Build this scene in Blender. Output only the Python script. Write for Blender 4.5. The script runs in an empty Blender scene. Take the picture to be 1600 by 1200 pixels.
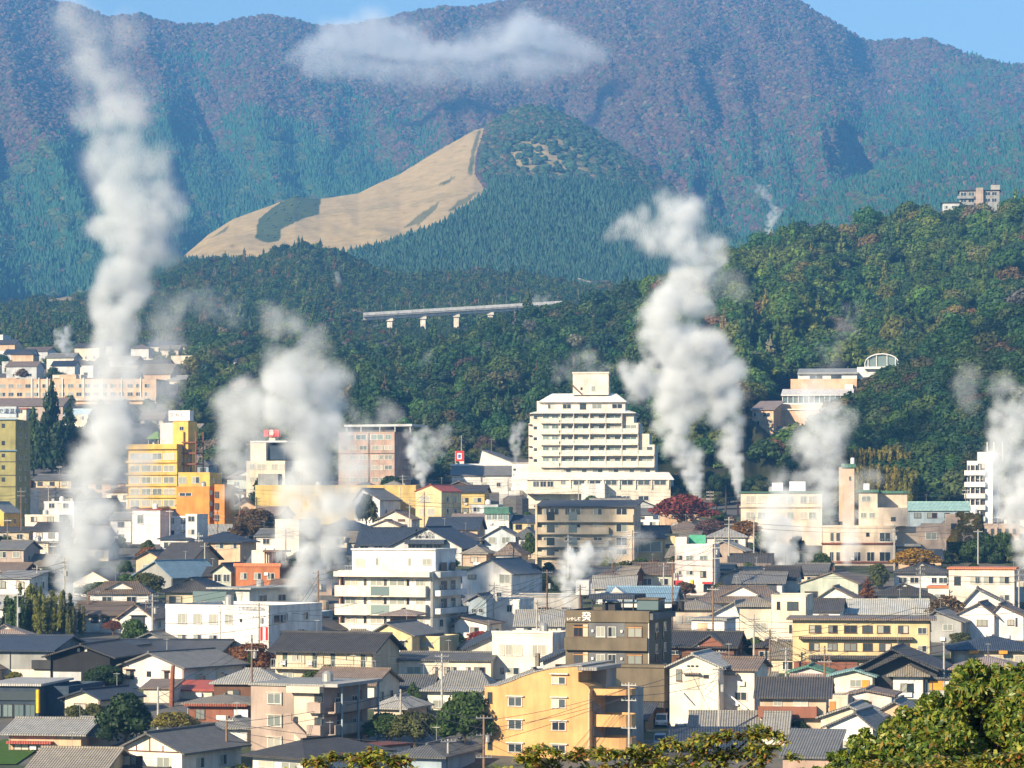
import bpy, bmesh, math, random
import numpy as np
from mathutils import Vector, Matrix, noise as mnoise

SC = bpy.context.scene
COL = SC.collection
R = math.radians

# ------------------------------------------------------------------ camera, sky, sun, exposure
F = 4500.0            # focal length in photograph pixels (1600 wide)
CZ = 52.0             # camera height above the datum
HY = 800.0            # photograph row of the horizon
cam_d = bpy.data.cameras.new('camera')
cam = bpy.data.objects.new('camera', cam_d)
COL.objects.link(cam)
cam.location = (0, 0, CZ)
cam.rotation_euler = (R(90), 0, 0)
cam_d.sensor_width = 36.0
cam_d.lens = 36.0 * F / 1600.0
cam_d.shift_y = (HY - 600.0) / 1600.0
cam_d.clip_start = 1.0
cam_d.clip_end = 40000.0
SC.camera = cam

SUN_AZ = 42.0         # degrees to the left of straight behind the camera
SUN_EL = 25.0
to_sun = Vector((-math.sin(R(SUN_AZ)) * math.cos(R(SUN_EL)), -math.cos(R(SUN_AZ)) * math.cos(R(SUN_EL)), math.sin(R(SUN_EL))))
world = bpy.data.worlds.new('World')
SC.world = world
world.use_nodes = True
wn = world.node_tree
wn.nodes.clear()
sky = wn.nodes.new('ShaderNodeTexSky')
sky.sky_type = 'NISHITA'
sky.sun_disc = False
sky.sun_elevation = R(SUN_EL)
sky.sun_rotation = math.atan2(to_sun.x, to_sun.y)
sky.air_density = 1.15
sky.dust_density = 0.0
sky.ozone_density = 4.0
bg = wn.nodes.new('ShaderNodeBackground')
bg.inputs['Strength'].default_value = 0.078
wo = wn.nodes.new('ShaderNodeOutputWorld')
wn.links.new(sky.outputs[0], bg.inputs[0])
wn.links.new(bg.outputs[0], wo.inputs[0])

sl = bpy.data.lights.new('sun', 'SUN')
sl.energy = 5.0
sl.angle = R(0.53)
sl.color = (1.0, 0.82, 0.58)
sun = bpy.data.objects.new('sun', sl)
COL.objects.link(sun)
sun.location = (-300, -300, 400)
sun.rotation_euler = (-to_sun).to_track_quat('-Z', 'Y').to_euler()

SC.view_settings.view_transform = 'Standard'
SC.view_settings.look = 'None'
SC.view_settings.gamma = 1.0
SC.view_settings.use_curve_mapping = False
SC.view_settings.exposure = 1.02
SC.render.engine = 'CYCLES'
cy = SC.cycles
cy.use_denoising = True
try:
    cy.denoiser = 'OPENIMAGEDENOISE'
except Exception:
    pass
cy.max_bounces = 6
cy.diffuse_bounces = 2
cy.glossy_bounces = 2
cy.transmission_bounces = 3
cy.transparent_max_bounces = 8
cy.volume_bounces = 2
cy.volume_step_rate = 2.0
cy.volume_max_steps = 256
cy.use_adaptive_sampling = True
cy.adaptive_threshold = 0.02
cy.caustics_reflective = False
cy.caustics_refractive = False

# ------------------------------------------------------------------ helpers
def P(px, py, d):
    return Vector(((px - 800.0) / F * d, d, CZ + (HY - py) / F * d))

GPROF_D = [-400, -40, 0, 40, 75, 120, 200, 300, 850, 1000, 1125, 1400, 1750, 2300, 3000, 9000]
GPROF_Z = [44, 47, 46, 43, 38, 27, 14, 19.5, 55.2, 76, 95, 127, 165, 215, 250, 300]
def gz(d, x=0.0):
    return float(np.interp(d, GPROF_D, GPROF_Z))
_tab_d = np.concatenate([np.linspace(300, 1750, 2900)])
_tab_y = HY - (np.interp(_tab_d, GPROF_D, GPROF_Z) - CZ) * F / _tab_d
def dep(yb):
    """depth at which the view ray of photograph row yb meets the town's ground"""
    return float(np.interp(-yb, -_tab_y, _tab_d))

def tag(o, label=None, cat=None, group=None, kind=None):
    if label: o['label'] = label
    if cat: o['category'] = cat
    if group: o['group'] = group
    if kind: o['kind'] = kind
    return o

def mesh_obj(name, verts, faces, mat=None, parent=None, smooth=False):
    me = bpy.data.meshes.new(name)
    me.from_pydata(verts, [], faces)
    me.update()
    if mat is not None:
        for m in (mat if isinstance(mat, (list, tuple)) else [mat]):
            me.materials.append(m)
    if smooth:
        me.polygons.foreach_set('use_smooth', [True] * len(me.polygons))
    o = bpy.data.objects.new(name, me)
    COL.objects.link(o)
    if parent is not None:
        o.parent = parent
    return o

def empty(name, loc=(0, 0, 0), rz=0.0):
    o = bpy.data.objects.new(name, None)
    o.empty_display_size = 0.5
    COL.objects.link(o)
    o.location = loc
    o.rotation_euler = (0, 0, rz)
    return o

# ------------------------------------------------------------------ materials
MATS = {}
def new_mat(name):
    m = bpy.data.materials.new(name)
    m.use_nodes = True
    nt = m.node_tree
    b = nt.nodes['Principled BSDF']
    return m, nt, b

def nd(nt, t, **kw):
    n = nt.nodes.new(t)
    for k, v in kw.items():
        if k.startswith('i_'):
            n.inputs[k[2:]].default_value = v
        else:
            setattr(n, k, v)
    return n

def ramp(nt, stops):
    n = nt.nodes.new('ShaderNodeValToRGB')
    el = n.color_ramp.elements
    while len(el) > 1:
        el.remove(el[-1])
    el[0].position = stops[0][0]
    el[0].color = tuple(stops[0][1]) + (1,)
    for p, c in stops[1:]:
        e = el.new(p)
        e.color = tuple(c) + (1,)
    return n

def c3(c, k=1.0):
    return tuple(max(0.0, min(1.0, v * k)) for v in c[:3])

def foliage_mat(name, cols, source='random', trans=0.25):
    """leaf colour picked per tree; source: random / tint (instance attribute) / objcol"""
    m, nt, b = new_mat(name)
    L = nt.links
    if source == 'tint':
        at = nd(nt, 'ShaderNodeAttribute', attribute_type='INSTANCER', attribute_name='tint')
        base = at.outputs['Color']
    else:
        oi = nd(nt, 'ShaderNodeObjectInfo')
        if source == 'objcol':
            base = oi.outputs['Color']
        else:
            rp = ramp(nt, [(i / max(1, len(cols) - 1), c) for i, c in enumerate(cols)])
            L.new(oi.outputs['Random'], rp.inputs[0])
            base = rp.outputs[0]
    geo = nd(nt, 'ShaderNodeNewGeometry')
    ns = nd(nt, 'ShaderNodeTexNoise', i_Scale=0.55, i_Detail=3.0)
    L.new(geo.outputs['Position'], ns.inputs['Vector'])
    isl = nd(nt, 'ShaderNodeMapRange')
    isl.inputs['To Min'].default_value = 0.65
    isl.inputs['To Max'].default_value = 1.35
    L.new(geo.outputs['Random Per Island'], isl.inputs[0])
    mr = nd(nt, 'ShaderNodeMapRange')
    mr.inputs['From Min'].default_value = 0.3
    mr.inputs['From Max'].default_value = 0.7
    mr.inputs['To Min'].default_value = 0.7
    mr.inputs['To Max'].default_value = 1.3
    L.new(ns.outputs[0], mr.inputs[0])
    mu = nd(nt, 'ShaderNodeMath', operation='MULTIPLY')
    L.new(mr.outputs[0], mu.inputs[0]); L.new(isl.outputs[0], mu.inputs[1])
    mx = nd(nt, 'ShaderNodeVectorMath', operation='SCALE')
    L.new(base, mx.inputs[0]); L.new(mu.outputs[0], mx.inputs['Scale'])
    L.new(mx.outputs[0], b.inputs['Base Color'])
    b.inputs['Roughness'].default_value = 0.6
    b.inputs['Specular IOR Level'].default_value = 0.25
    if trans > 0:
        tr = nd(nt, 'ShaderNodeBsdfTranslucent')
        L.new(mx.outputs[0], tr.inputs[0])
        ms = nd(nt, 'ShaderNodeMixShader')
        ms.inputs[0].default_value = trans
        out = nt.nodes['Material Output']
        L.new(b.outputs[0], ms.inputs[1]); L.new(tr.outputs[0], ms.inputs[2])
        L.new(ms.outputs[0], out.inputs['Surface'])
    return m

def bark_mat():
    m, nt, b = new_mat('bark')
    ns = nd(nt, 'ShaderNodeTexNoise', i_Scale=6.0, i_Detail=4.0)
    rp = ramp(nt, [(0.3, (0.05, 0.035, 0.025)), (0.7, (0.16, 0.12, 0.09))])
    nt.links.new(ns.outputs[0], rp.inputs[0])
    nt.links.new(rp.outputs[0], b.inputs['Base Color'])
    b.inputs['Roughness'].default_value = 0.9
    return m
MATS['bark'] = bark_mat()

def soil_mat(name, stops, scale=0.02, attr=None):
    m, nt, b = new_mat(name)
    geo = nd(nt, 'ShaderNodeNewGeometry')
    ns = nd(nt, 'ShaderNodeTexNoise', i_Scale=scale, i_Detail=8.0, i_Roughness=0.65)
    nt.links.new(geo.outputs['Position'], ns.inputs['Vector'])
    rp = ramp(nt, stops)
    nt.links.new(ns.outputs[0], rp.inputs[0])
    nt.links.new(rp.outputs[0], b.inputs['Base Color'])
    b.inputs['Roughness'].default_value = 0.95
    b.inputs['Specular IOR Level'].default_value = 0.1
    return m

# ------------------------------------------------------------------ terrain
def fbm(x, y, z=0.0, o=4):
    return mnoise.fractal(Vector((x, y, z)), 1.0, 2.0, o)

class Hill:
    """a slope lofted from its foot line to its ridge line; both given as (photo column, photo row, distance)"""
    def __init__(self, name, ridge, foot, mat, x0, x1, nx, nt, amp, seed, prof=1.0, nscale=(300.0, 2.0), back=0.35, rough=0.0, drop=0.0):
        self.ridge, self.foot = np.array(ridge, float), np.array(foot, float)
        self.ridge[:, 1] += drop          # the tree tops, not the soil, make the outline
        self.amp, self.seed, self.prof, self.ns, self.rough = amp, seed, prof, nscale, rough
        self.x0, self.x1 = x0, x1
        vs, fs = [], []
        nb = 6
        for j in range(nt + 1 + nb):
            for i in range(nx + 1):
                px = x0 + (x1 - x0) * i / nx
                if j <= nt:
                    vs.append(self.at(px, j / nt))
                else:
                    k = (j - nt) / nb
                    p = self.at(px, 1.0)
                    q = Vector((p.x, p.y, 0)) * (1 + back * k)
                    z0 = p.z
                    zb = gz(q.y) - 30 if back < 1 else 0
                    q.z = z0 + (zb - z0) * (k ** 1.3)
                    vs.append(q)
        w = nx + 1
        for j in range(nt + nb):
            for i in range(nx):
                a = j * w + i
                fs.append((a, a + 1, a + 1 + w, a + w))
        self.obj = mesh_obj(name, [tuple(v) for v in vs], fs, mat, smooth=True)
        tag(self.obj, kind='structure')
    def row(self, px, t):
        yr = np.interp(px, self.ridge[:, 0], self.ridge[:, 1]); yf = np.interp(px, self.foot[:, 0], self.foot[:, 1])
        return yf + (yr - yf) * (t ** self.prof)
    def t_of(self, px, py):
        yr = np.interp(px, self.ridge[:, 0], self.ridge[:, 1]); yf = np.interp(px, self.foot[:, 0], self.foot[:, 1])
        return max(0.0, min(1.0, (py - yf) / (yr - yf))) ** (1 / self.prof)
    def at(self, px, t):
        dr = np.interp(px, self.ridge[:, 0], self.ridge[:, 2]); df = np.interp(px, self.foot[:, 0], self.foot[:, 2])
        py = self.row(px, t)
        u = (px - 800) / self.ns[0]
        n = fbm(u + 0.5 * t, t * self.ns[1], self.seed, 5)
        r1 = 1 - abs(fbm(u * 0.8 + t * 0.9, t * self.ns[1] * 0.55, self.seed + 7.3, 4)) * 2.0
        d = df + (dr - df) * t - self.amp * (0.55 * r1 + 0.6 * n) * math.sin(math.pi * min(1, t * 0.93 + 0.02)) ** 0.8
        if self.rough:
            py += self.rough * fbm(px / 23.0, t * 9, self.seed + 2, 3)
        return P(px, py, d)
# ------------------------------------------------------------------ the ground and the hills
def town_ground_mat():
    m, nt, b = new_mat('town_ground')
    geo = nd(nt, 'ShaderNodeNewGeometry')
    n1 = nd(nt, 'ShaderNodeTexNoise', i_Scale=0.045, i_Detail=5.0)
    n2 = nd(nt, 'ShaderNodeTexNoise', i_Scale=0.7, i_Detail=6.0)
    nt.links.new(geo.outputs['Position'], n1.inputs['Vector'])
    nt.links.new(geo.outputs['Position'], n2.inputs['Vector'])
    r1 = ramp(nt, [(0.40, (0.11, 0.105, 0.10)), (0.5, (0.13, 0.12, 0.10)), (0.56, (0.045, 0.065, 0.025)), (0.7, (0.035, 0.055, 0.02))])
    nt.links.new(n1.outputs[0], r1.inputs[0])
    mr = nd(nt, 'ShaderNodeMapRange')
    mr.inputs['To Min'].default_value = 0.6; mr.inputs['To Max'].default_value = 1.4
    nt.links.new(n2.outputs[0], mr.inputs[0])
    mx = nd(nt, 'ShaderNodeVectorMath', operation='SCALE')
    nt.links.new(r1.outputs[0], mx.inputs[0]); nt.links.new(mr.outputs[0], mx.inputs['Scale'])
    nt.links.new(mx.outputs[0], b.inputs['Base Color'])
    b.inputs['Roughness'].default_value = 0.95
    return m

def build_ground():
    xs = np.concatenate([np.linspace(-9000, -700, 14), np.linspace(-600, 600, 61), np.linspace(700, 9000, 14)])
    ds = np.concatenate([np.linspace(-400, -60, 6), np.arange(-40, 310, 14), np.arange(320, 1760, 30), np.linspace(1800, 7900, 22)])
    vs, fs = [], []
    for d in ds:
        for x in xs:
            z = gz(d) + (1.2 * fbm(x / 60, d / 60, 3.1, 3) if d < 250 or d > 900 else 0.0)
            vs.append((x, d, z))
    w = len(xs)
    for j in range(len(ds) - 1):
        for i in range(w - 1):
            a = j * w + i
            fs.append((a, a + 1, a + 1 + w, a + w))
    o = mesh_obj('ground', vs, fs, town_ground_mat(), smooth=True)
    tag(o, kind='structure')
build_ground()

forest_floor = soil_mat('forest_floor', [(0.35, (0.02, 0.03, 0.015)), (0.65, (0.05, 0.05, 0.025))], 0.03)
mountain_floor = soil_mat('mountain_floor', [(0.35, (0.06, 0.05, 0.03)), (0.6, (0.10, 0.075, 0.05)), (0.75, (0.2, 0.15, 0.1))], 0.006)

MOUNT = Hill('mountain',
    [(-500, -70, 5600), (-200, -40, 5700), (0, -14, 5800), (60, -8, 5900), (125, 4, 5950), (170, 22, 6000), (220, 17, 6050), (270, 32, 6100), (335, 34, 6150), (400, 20, 6150), (440, 21, 6100),
     (500, 37, 6150), (560, 32, 6200), (640, 15, 6200), (690, 4, 6150), (730, 7, 6150), (770, 0, 6100), (870, -20, 6000), (1000, -36, 6000), (1120, -42, 6000), (1190, -30, 6000), (1255, 0, 6000),
     (1320, 40, 6050), (1345, 56, 6100), (1365, 60, 6100), (1400, 58, 6050), (1450, 56, 6000), (1500, 75, 6000), (1565, 95, 6000), (1600, 96, 6000), (1800, 150, 5900), (2100, 240, 5800)],
    [(-500, 520, 2900), (0, 520, 3000), (600, 480, 3900), (1130, 440, 4300), (1220, 430, 4000), (1600, 450, 3600), (2100, 470, 3400)],
    mountain_floor, -500, 2100, 260, 70, 620.0, 11.0, 0.92, (210.0, 1.3), 0.24, rough=2.0, drop=8)

SPUR = Hill('valley_spur',
    [(1060, 440, 2700), (1130, 402, 2900), (1180, 378, 3100), (1240, 334, 3400), (1330, 288, 3800), (1450, 243, 4200), (1600, 200, 4500), (2100, 90, 5000)],
    [(1060, 470, 2400), (1300, 450, 2300), (1600, 440, 2300), (2100, 440, 2300)],
    mountain_floor, 1060, 2100, 90, 40, 130.0, 5.0, 1.0, (160.0, 2.0), 0.3, rough=1.5)

def inside(px, py, poly):
    c = False
    n = len(poly)
    for i in range(n):
        x1, y1 = poly[i]; x2, y2 = poly[(i + 1) % n]
        if (y1 > py) != (y2 > py) and px < (x2 - x1) * (py - y1) / (y2 - y1) + x1:
            c = not c
    return c
GRASS = [(270, 408), (285, 395), (325, 360), (365, 335), (415, 316), (460, 299), (500, 303), (560, 294), (590, 279), (625, 264), (670, 236), (705, 216), (740, 196), (766, 188),
         (760, 215), (752, 245), (751, 272), (764, 294), (756, 312), (730, 334), (688, 360), (618, 386), (566, 400), (480, 420), (270, 420)]
MOUND = [(399, 372), (404, 342), (428, 323), (455, 306), (480, 303), (501, 307), (499, 334), (470, 343), (440, 358), (437, 376), (418, 380)]
STREAKS = [[(628, 358), (655, 335), (686, 315), (684, 324), (655, 350)], [(700, 330), (718, 312), (745, 300), (730, 318)], [(686, 288), (706, 276), (712, 277), (694, 290)],
           [(730, 272), (737, 235), (748, 202), (752, 202), (742, 240), (738, 275)], [(330, 372), (360, 350), (352, 362)]]
CLEAR = [(800, 222), (830, 212), (870, 210), (905, 222), (935, 240), (962, 258), (966, 280), (955, 292), (935, 280), (900, 278), (860, 285), (820, 275), (790, 262), (795, 240)]

def grass_hill_mat():
    m, nt, b = new_mat('autumn_grass')
    L = nt.links
    geo = nd(nt, 'ShaderNodeNewGeometry')
    mp = nd(nt, 'ShaderNodeMapping')
    mp.inputs['Scale'].default_value = (0.09, 0.06, 0.05)
    L.new(geo.outputs['Position'], mp.inputs['Vector'])
    ns = nd(nt, 'ShaderNodeTexNoise', i_Scale=1.0, i_Detail=9.0, i_Roughness=0.7)
    L.new(mp.outputs[0], ns.inputs['Vector'])
    rp = ramp(nt, [(0.25, (0.27, 0.20, 0.085)), (0.42, (0.44, 0.32, 0.14)), (0.58, (0.50, 0.37, 0.175)), (0.75, (0.60, 0.47, 0.25))])
    L.new(ns.outputs[0], rp.inputs[0])
    n2 = nd(nt, 'ShaderNodeTexNoise', i_Scale=0.011, i_Detail=7.0, i_Roughness=0.6)
    L.new(geo.outputs['Position'], n2.inputs['Vector'])
    rg = ramp(nt, [(0.35, (0.05, 0.075, 0.025)), (0.65, (0.10, 0.125, 0.04))])
    L.new(ns.outputs[0], rg.inputs[0])
    at = nd(nt, 'ShaderNodeAttribute', attribute_name='cover')
    # soft natural edge, and patches of greener grass of their own
    ad = nd(nt, 'ShaderNodeMath', operation='ADD')
    sc = nd(nt, 'ShaderNodeMapRange')
    sc.inputs['From Min'].default_value = 0.52; sc.inputs['From Max'].default_value = 0.75
    sc.inputs['To Max'].default_value = 0.45
    L.new(n2.outputs[0], sc.inputs[0])
    L.new(at.outputs['Fac'], ad.inputs[0]); L.new(sc.outputs[0], ad.inputs[1])
    ad.use_clamp = True
    mx = nd(nt, 'ShaderNodeMix', data_type='RGBA')
    L.new(ad.outputs[0], mx.inputs['Factor']); L.new(rp.outputs[0], mx.inputs['A']); L.new(rg.outputs[0], mx.inputs['B'])
    L.new(mx.outputs['Result'], b.inputs['Base Color'])
    b.inputs['Roughness'].default_value = 0.9
    b.inputs['Specular IOR Level'].default_value = 0.1
    return m

OGI = Hill('grass_hill',
    [(180, 450, 2700), (230, 428, 2750), (285, 400, 2900), (325, 365, 3050), (365, 340, 3150), (415, 322, 3220), (460, 305, 3280), (500, 309, 3300), (560, 300, 3350), (590, 285, 3400), (625, 270, 3450), (670, 242, 3520),
     (705, 222, 3570), (740, 202, 3620), (765, 195, 3650), (790, 181, 3680), (815, 169, 3700), (850, 171, 3700), (885, 185, 3690), (925, 207, 3670), (960, 230, 3650), (990, 250, 3620), (1040, 288, 3570),
     (1100, 338, 3500), (1150, 378, 3430), (1210, 405, 3400), (1260, 430, 3380)],
    [(180, 470, 2600), (285, 440, 2500), (500, 470, 2450), (800, 470, 2500), (1000, 470, 2600), (1260, 450, 2900)],
    grass_hill_mat(), 180, 1260, 432, 80, 100.0, 21.0, 0.95, (260.0, 1.5), 0.28, rough=0.5, drop=2)
def paint_cover():
    me = OGI.obj.data
    at = me.attributes.new('cover', 'FLOAT', 'POINT')
    val = np.zeros(len(me.vertices), np.float32)
    for k, v in enumerate(me.vertices):
        d = v.co.y
        px = v.co.x * F / d + 800; py = HY - (v.co.z - CZ) * F / d
        if inside(px, py, MOUND): val[k] = 1.0
        elif any(inside(px, py, s) for s in STREAKS): val[k] = 0.75
        elif inside(px, py, CLEAR): val[k] = 0.25
    at.data.foreach_set('value', val)
paint_cover()

WOODS = Hill('wooded_foothill',
    [(-500, 480, 2200), (0, 478, 2200), (100, 460, 2200), (200, 447, 2250), (250, 425, 2280), (290, 408, 2300), (340, 406, 2300), (400, 402, 2300), (430, 390, 2280), (470, 382, 2250), (520, 390, 2250), (555, 404, 2250), (600, 421, 2250),
     (650, 429, 2250), (700, 427, 2250), (760, 423, 2250), (800, 426, 2250), (860, 434, 2250), (920, 449, 2250), (980, 446, 2250), (1100, 430, 2300), (1300, 420, 2300)],
    [(-500, 570, 1450), (0, 568, 1430), (240, 580, 1380), (290, 640, 1180), (420, 665, 1120), (560, 650, 1250), (640, 560, 1560), (1300, 520, 1700)],
    forest_floor, -500, 1300, 180, 50, 70.0, 31.0, 1.0, (120.0, 2.0), 0.2, rough=1.5, drop=17)

RIDGE = Hill('wooded_ridge',
    [(440, 640, 1130), (500, 606, 1180), (540, 588, 1220), (590, 562, 1270), (640, 545, 1300), (700, 530, 1330), (760, 511, 1350), (800, 496, 1370), (830, 488, 1380), (880, 486, 1390), (930, 474, 1400), (965, 455, 1410), (1000, 448, 1420),
     (1060, 433, 1430), (1110, 420, 1440), (1140, 402, 1450), (1200, 381, 1460), (1250, 366, 1470), (1300, 357, 1480), (1350, 344, 1490), (1400, 339, 1500), (1450, 336, 1500), (1480, 331, 1500), (1560, 327, 1500), (1600, 321, 1500), (2100, 270, 1500)],
    [(440, 690, 1020), (540, 700, 1000), (800, 722, 960), (1000, 745, 900), (1170, 752, 880), (1350, 770, 870), (1600, 790, 860), (2100, 800, 860)],
    forest_floor, 440, 2100, 240, 60, 120.0, 41.0, 0.9, (75.0, 2.5), 0.25, rough=1.5, drop=20)

KNOLL = Hill('wooded_knoll',
    [(1240, 740, 850), (1280, 690, 880), (1310, 652, 900), (1350, 630, 930), (1400, 594, 960), (1440, 556, 980), (1480, 518, 990), (1520, 505, 1000), (1560, 488, 1010), (1600, 475, 1020), (2100, 400, 1050)],
    [(1240, 775, 815), (1330, 795, 805), (1600, 812, 790), (2100, 812, 790)],
    forest_floor, 1240, 2100, 100, 40, 18.0, 51.0, 0.85, (80.0, 3.0), 0.12, rough=1.0, drop=24)

# ------------------------------------------------------------------ tree shapes
def rot_to(n):
    return Vector(n).to_track_quat('Z', 'Y').to_matrix()

def leafy_crown(seed, blobs, nleaf, leaf, jitter=0.55, core=True, droop=0.0, asp=1.6):
    """blobs: list of (centre, (rx, ry, rz)); leaves are small quads laid over every blob"""
    rnd = random.Random(seed)
    vs, fs = [], []
    area = [r[0] * r[1] + r[2] * (r[0] + r[1]) for _, r in blobs]
    tot = sum(area)
    for (c, r), a in zip(blobs, area):
        n = max(4, int(nleaf * a / tot))
        for _ in range(n):
            while True:
                u = Vector((rnd.gauss(0, 1), rnd.gauss(0, 1), rnd.gauss(0, 1)))
                if u.length > 1e-3: break
            u.normalize()
            if u.z < -0.45 and rnd.random() < 0.7:
                u.z = -u.z
            k = 1.0 - 0.22 * rnd.random() ** 2 + 0.10 * rnd.random()
            p = Vector(c) + Vector((u.x * r[0], u.y * r[1], u.z * r[2])) * k
            nrm = Vector((u.x / r[0], u.y / r[1], u.z / r[2])).normalized()
            nrm = (nrm + jitter * Vector((rnd.gauss(0, 1), rnd.gauss(0, 1), rnd.gauss(0, 1)))).normalized()
            nrm.z -= droop
            M = rot_to(nrm)
            a_ = rnd.random() * math.tau
            s = leaf * (0.6 + 0.8 * rnd.random())
            e1 = M @ Vector((math.cos(a_), math.sin(a_), 0)) * s * asp * 0.5
            e2 = M @ Vector((-math.sin(a_), math.cos(a_), 0)) * s * 0.5
            b = len(vs)
            vs += [tuple(p - e1), tuple(p + e2), tuple(p + e1), tuple(p - e2)]
            fs.append((b, b + 1, b + 2, b + 3))
    if core:
        for c, r in blobs:
            b = len(vs)
            nu, nv = 6, 4
            for j in range(1, nv):
                for i in range(nu):
                    th = math.pi * j / nv; ph = math.tau * i / nu
                    k = 0.78
                    vs.append((c[0] + r[0] * k * math.sin(th) * math.cos(ph), c[1] + r[1] * k * math.sin(th) * math.sin(ph), c[2] + r[2] * k * math.cos(th)))
            top = len(vs); vs.append((c[0], c[1], c[2] + r[2] * 0.78))
            bot = len(vs); vs.append((c[0], c[1], c[2] - r[2] * 0.78))
            for j in range(nv - 2):
                for i in range(nu):
                    i2 = (i + 1) % nu
                    fs.append((b + j * nu + i, b + (j + 1) * nu + i, b + (j + 1) * nu + i2, b + j * nu + i2))
            for i in range(nu):
                i2 = (i + 1) % nu
                fs.append((top, b + i, b + i2))
                fs.append((bot, b + (nv - 2) * nu + i2, b + (nv - 2) * nu + i))
    return vs, fs

def dome_blobs(seed, w, h, z0, n, rmin=0.24, rmax=0.42, flat=0.8):
    """sub-crowns of a broad tree of width w and crown height h starting at z0"""
    rnd = random.Random(seed)
    out = [((0, 0, z0 + h * 0.45), (w * 0.34, w * 0.34, h * 0.42))]
    for k in range(n):
        a = k * 2.4 + rnd.random() * 0.8
        f = math.sqrt((k + 0.5) / n)
        rr = w * 0.5 * (rmin + (rmax - rmin) * rnd.random())
        rad = f * (w * 0.5 - rr * 0.6)
        z = z0 + h * (0.80 - 0.58 * f ** 2.2) + rnd.uniform(-0.07, 0.07) * h
        out.append(((rad * math.cos(a), rad * math.sin(a), z), (rr, rr, rr * flat)))
    return out

def cone_blobs(seed, w, h, z0, n):
    rnd = random.Random(seed)
    out = []
    for k in range(n):
        f = k / (n - 1)
        r = w * 0.5 * (1 - f) ** 0.8 + w * 0.05
        m = max(1, int(5 * (1 - f) + 0.6))
        for q in range(m):
            a = q * math.tau / m + rnd.random()
            rr = r * (0.55 if m > 1 else 1.0)
            off = r * 0.55 if m > 1 else 0
            out.append(((off * math.cos(a), off * math.sin(a), z0 + h * f), (rr, rr, h / n * 0.9)))
    return out

def tube(path, radii, seg=6, vs=None, fs=None):
    vs = [] if vs is None else vs; fs = [] if fs is None else fs
    b0 = len(vs)
    for k, (p, r) in enumerate(zip(path, radii)):
        p = Vector(p)
        t = (Vector(path[min(k + 1, len(path) - 1)]) - Vector(path[max(k - 1, 0)]))
        M = rot_to(t.normalized() if t.length > 1e-6 else (0, 0, 1))
        for i in range(seg):
            a = math.tau * i / seg
            vs.append(tuple(p + M @ Vector((math.cos(a) * r, math.sin(a) * r, 0))))
    for k in range(len(path) - 1):
        for i in range(seg):
            i2 = (i + 1) % seg
            a = b0 + k * seg
            fs.append((a + i, a + i2, a + seg + i2, a + seg + i))
    fs.append(tuple(b0 + i for i in range(seg))[::-1])
    fs.append(tuple(b0 + (len(path) - 1) * seg + i for i in range(seg)))
    return vs, fs

def trunk_mesh(seed, h, r, limbs):
    rnd = random.Random(seed)
    vs, fs = tube([(0, 0, -0.6), (0.05 * h * rnd.uniform(-1, 1), 0, h * 0.5), (0, 0.05 * h * rnd.uniform(-1, 1), h)], [r * 1.25, r * 0.85, r * 0.4])
    for (c, _) in limbs:
        z = h * rnd.uniform(0.35, 0.75)
        mid = Vector((c[0] * 0.5, c[1] * 0.5, (z + c[2]) * 0.5))
        tube([(0, 0, z), tuple(mid), c], [r * 0.45, r * 0.3, r * 0.12], 5, vs, fs)
    return vs, fs

def lump(seed, w, h, cone=0.0, sub=2):
    """a far tree: one lumpy crown of a few dozen faces"""
    bm = bmesh.new()
    bmesh.ops.create_icosphere(bm, subdivisions=sub, radius=1.0)
    rnd = random.Random(seed)
    off = Vector((rnd.random() * 50, rnd.random() * 50, rnd.random() * 50))
    for v in bm.verts:
        n = mnoise.noise(v.co * 2.1 + off)
        k = 1 + 0.45 * n + 0.12 * rnd.uniform(-1, 1)
        z = v.co.z
        tap = 1 - cone * (z * 0.5 + 0.5)
        v.co = Vector((v.co.x * k * w * 0.5 * tap, v.co.y * k * w * 0.5 * tap, (z * k * 0.5 + 0.42) * h))
    vs = [tuple(v.co) for v in bm.verts]
    bm.verts.ensure_lookup_table()
    fs = [tuple(v.index for v in f.verts) for f in bm.faces]
    bm.free()
    return vs, fs

# ------------------------------------------------------------------ forests (instances over the far slopes)
tint_mat = foliage_mat('forest_leaves', None, 'tint', 0.18)
tint_far = foliage_mat('mountain_leaves', None, 'tint', 0.0)

def proto_coll(name, items, mat):
    c = bpy.data.collections.new(name)
    for k, (vs, fs) in enumerate(items):
        me = bpy.data.meshes.new('%s_%02d' % (name, k))
        me.from_pydata(vs, [], fs); me.update()
        me.materials.append(mat)
        o = bpy.data.objects.new('%s_%02d' % (name, k), me)
        c.objects.link(o)
    return c

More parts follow.
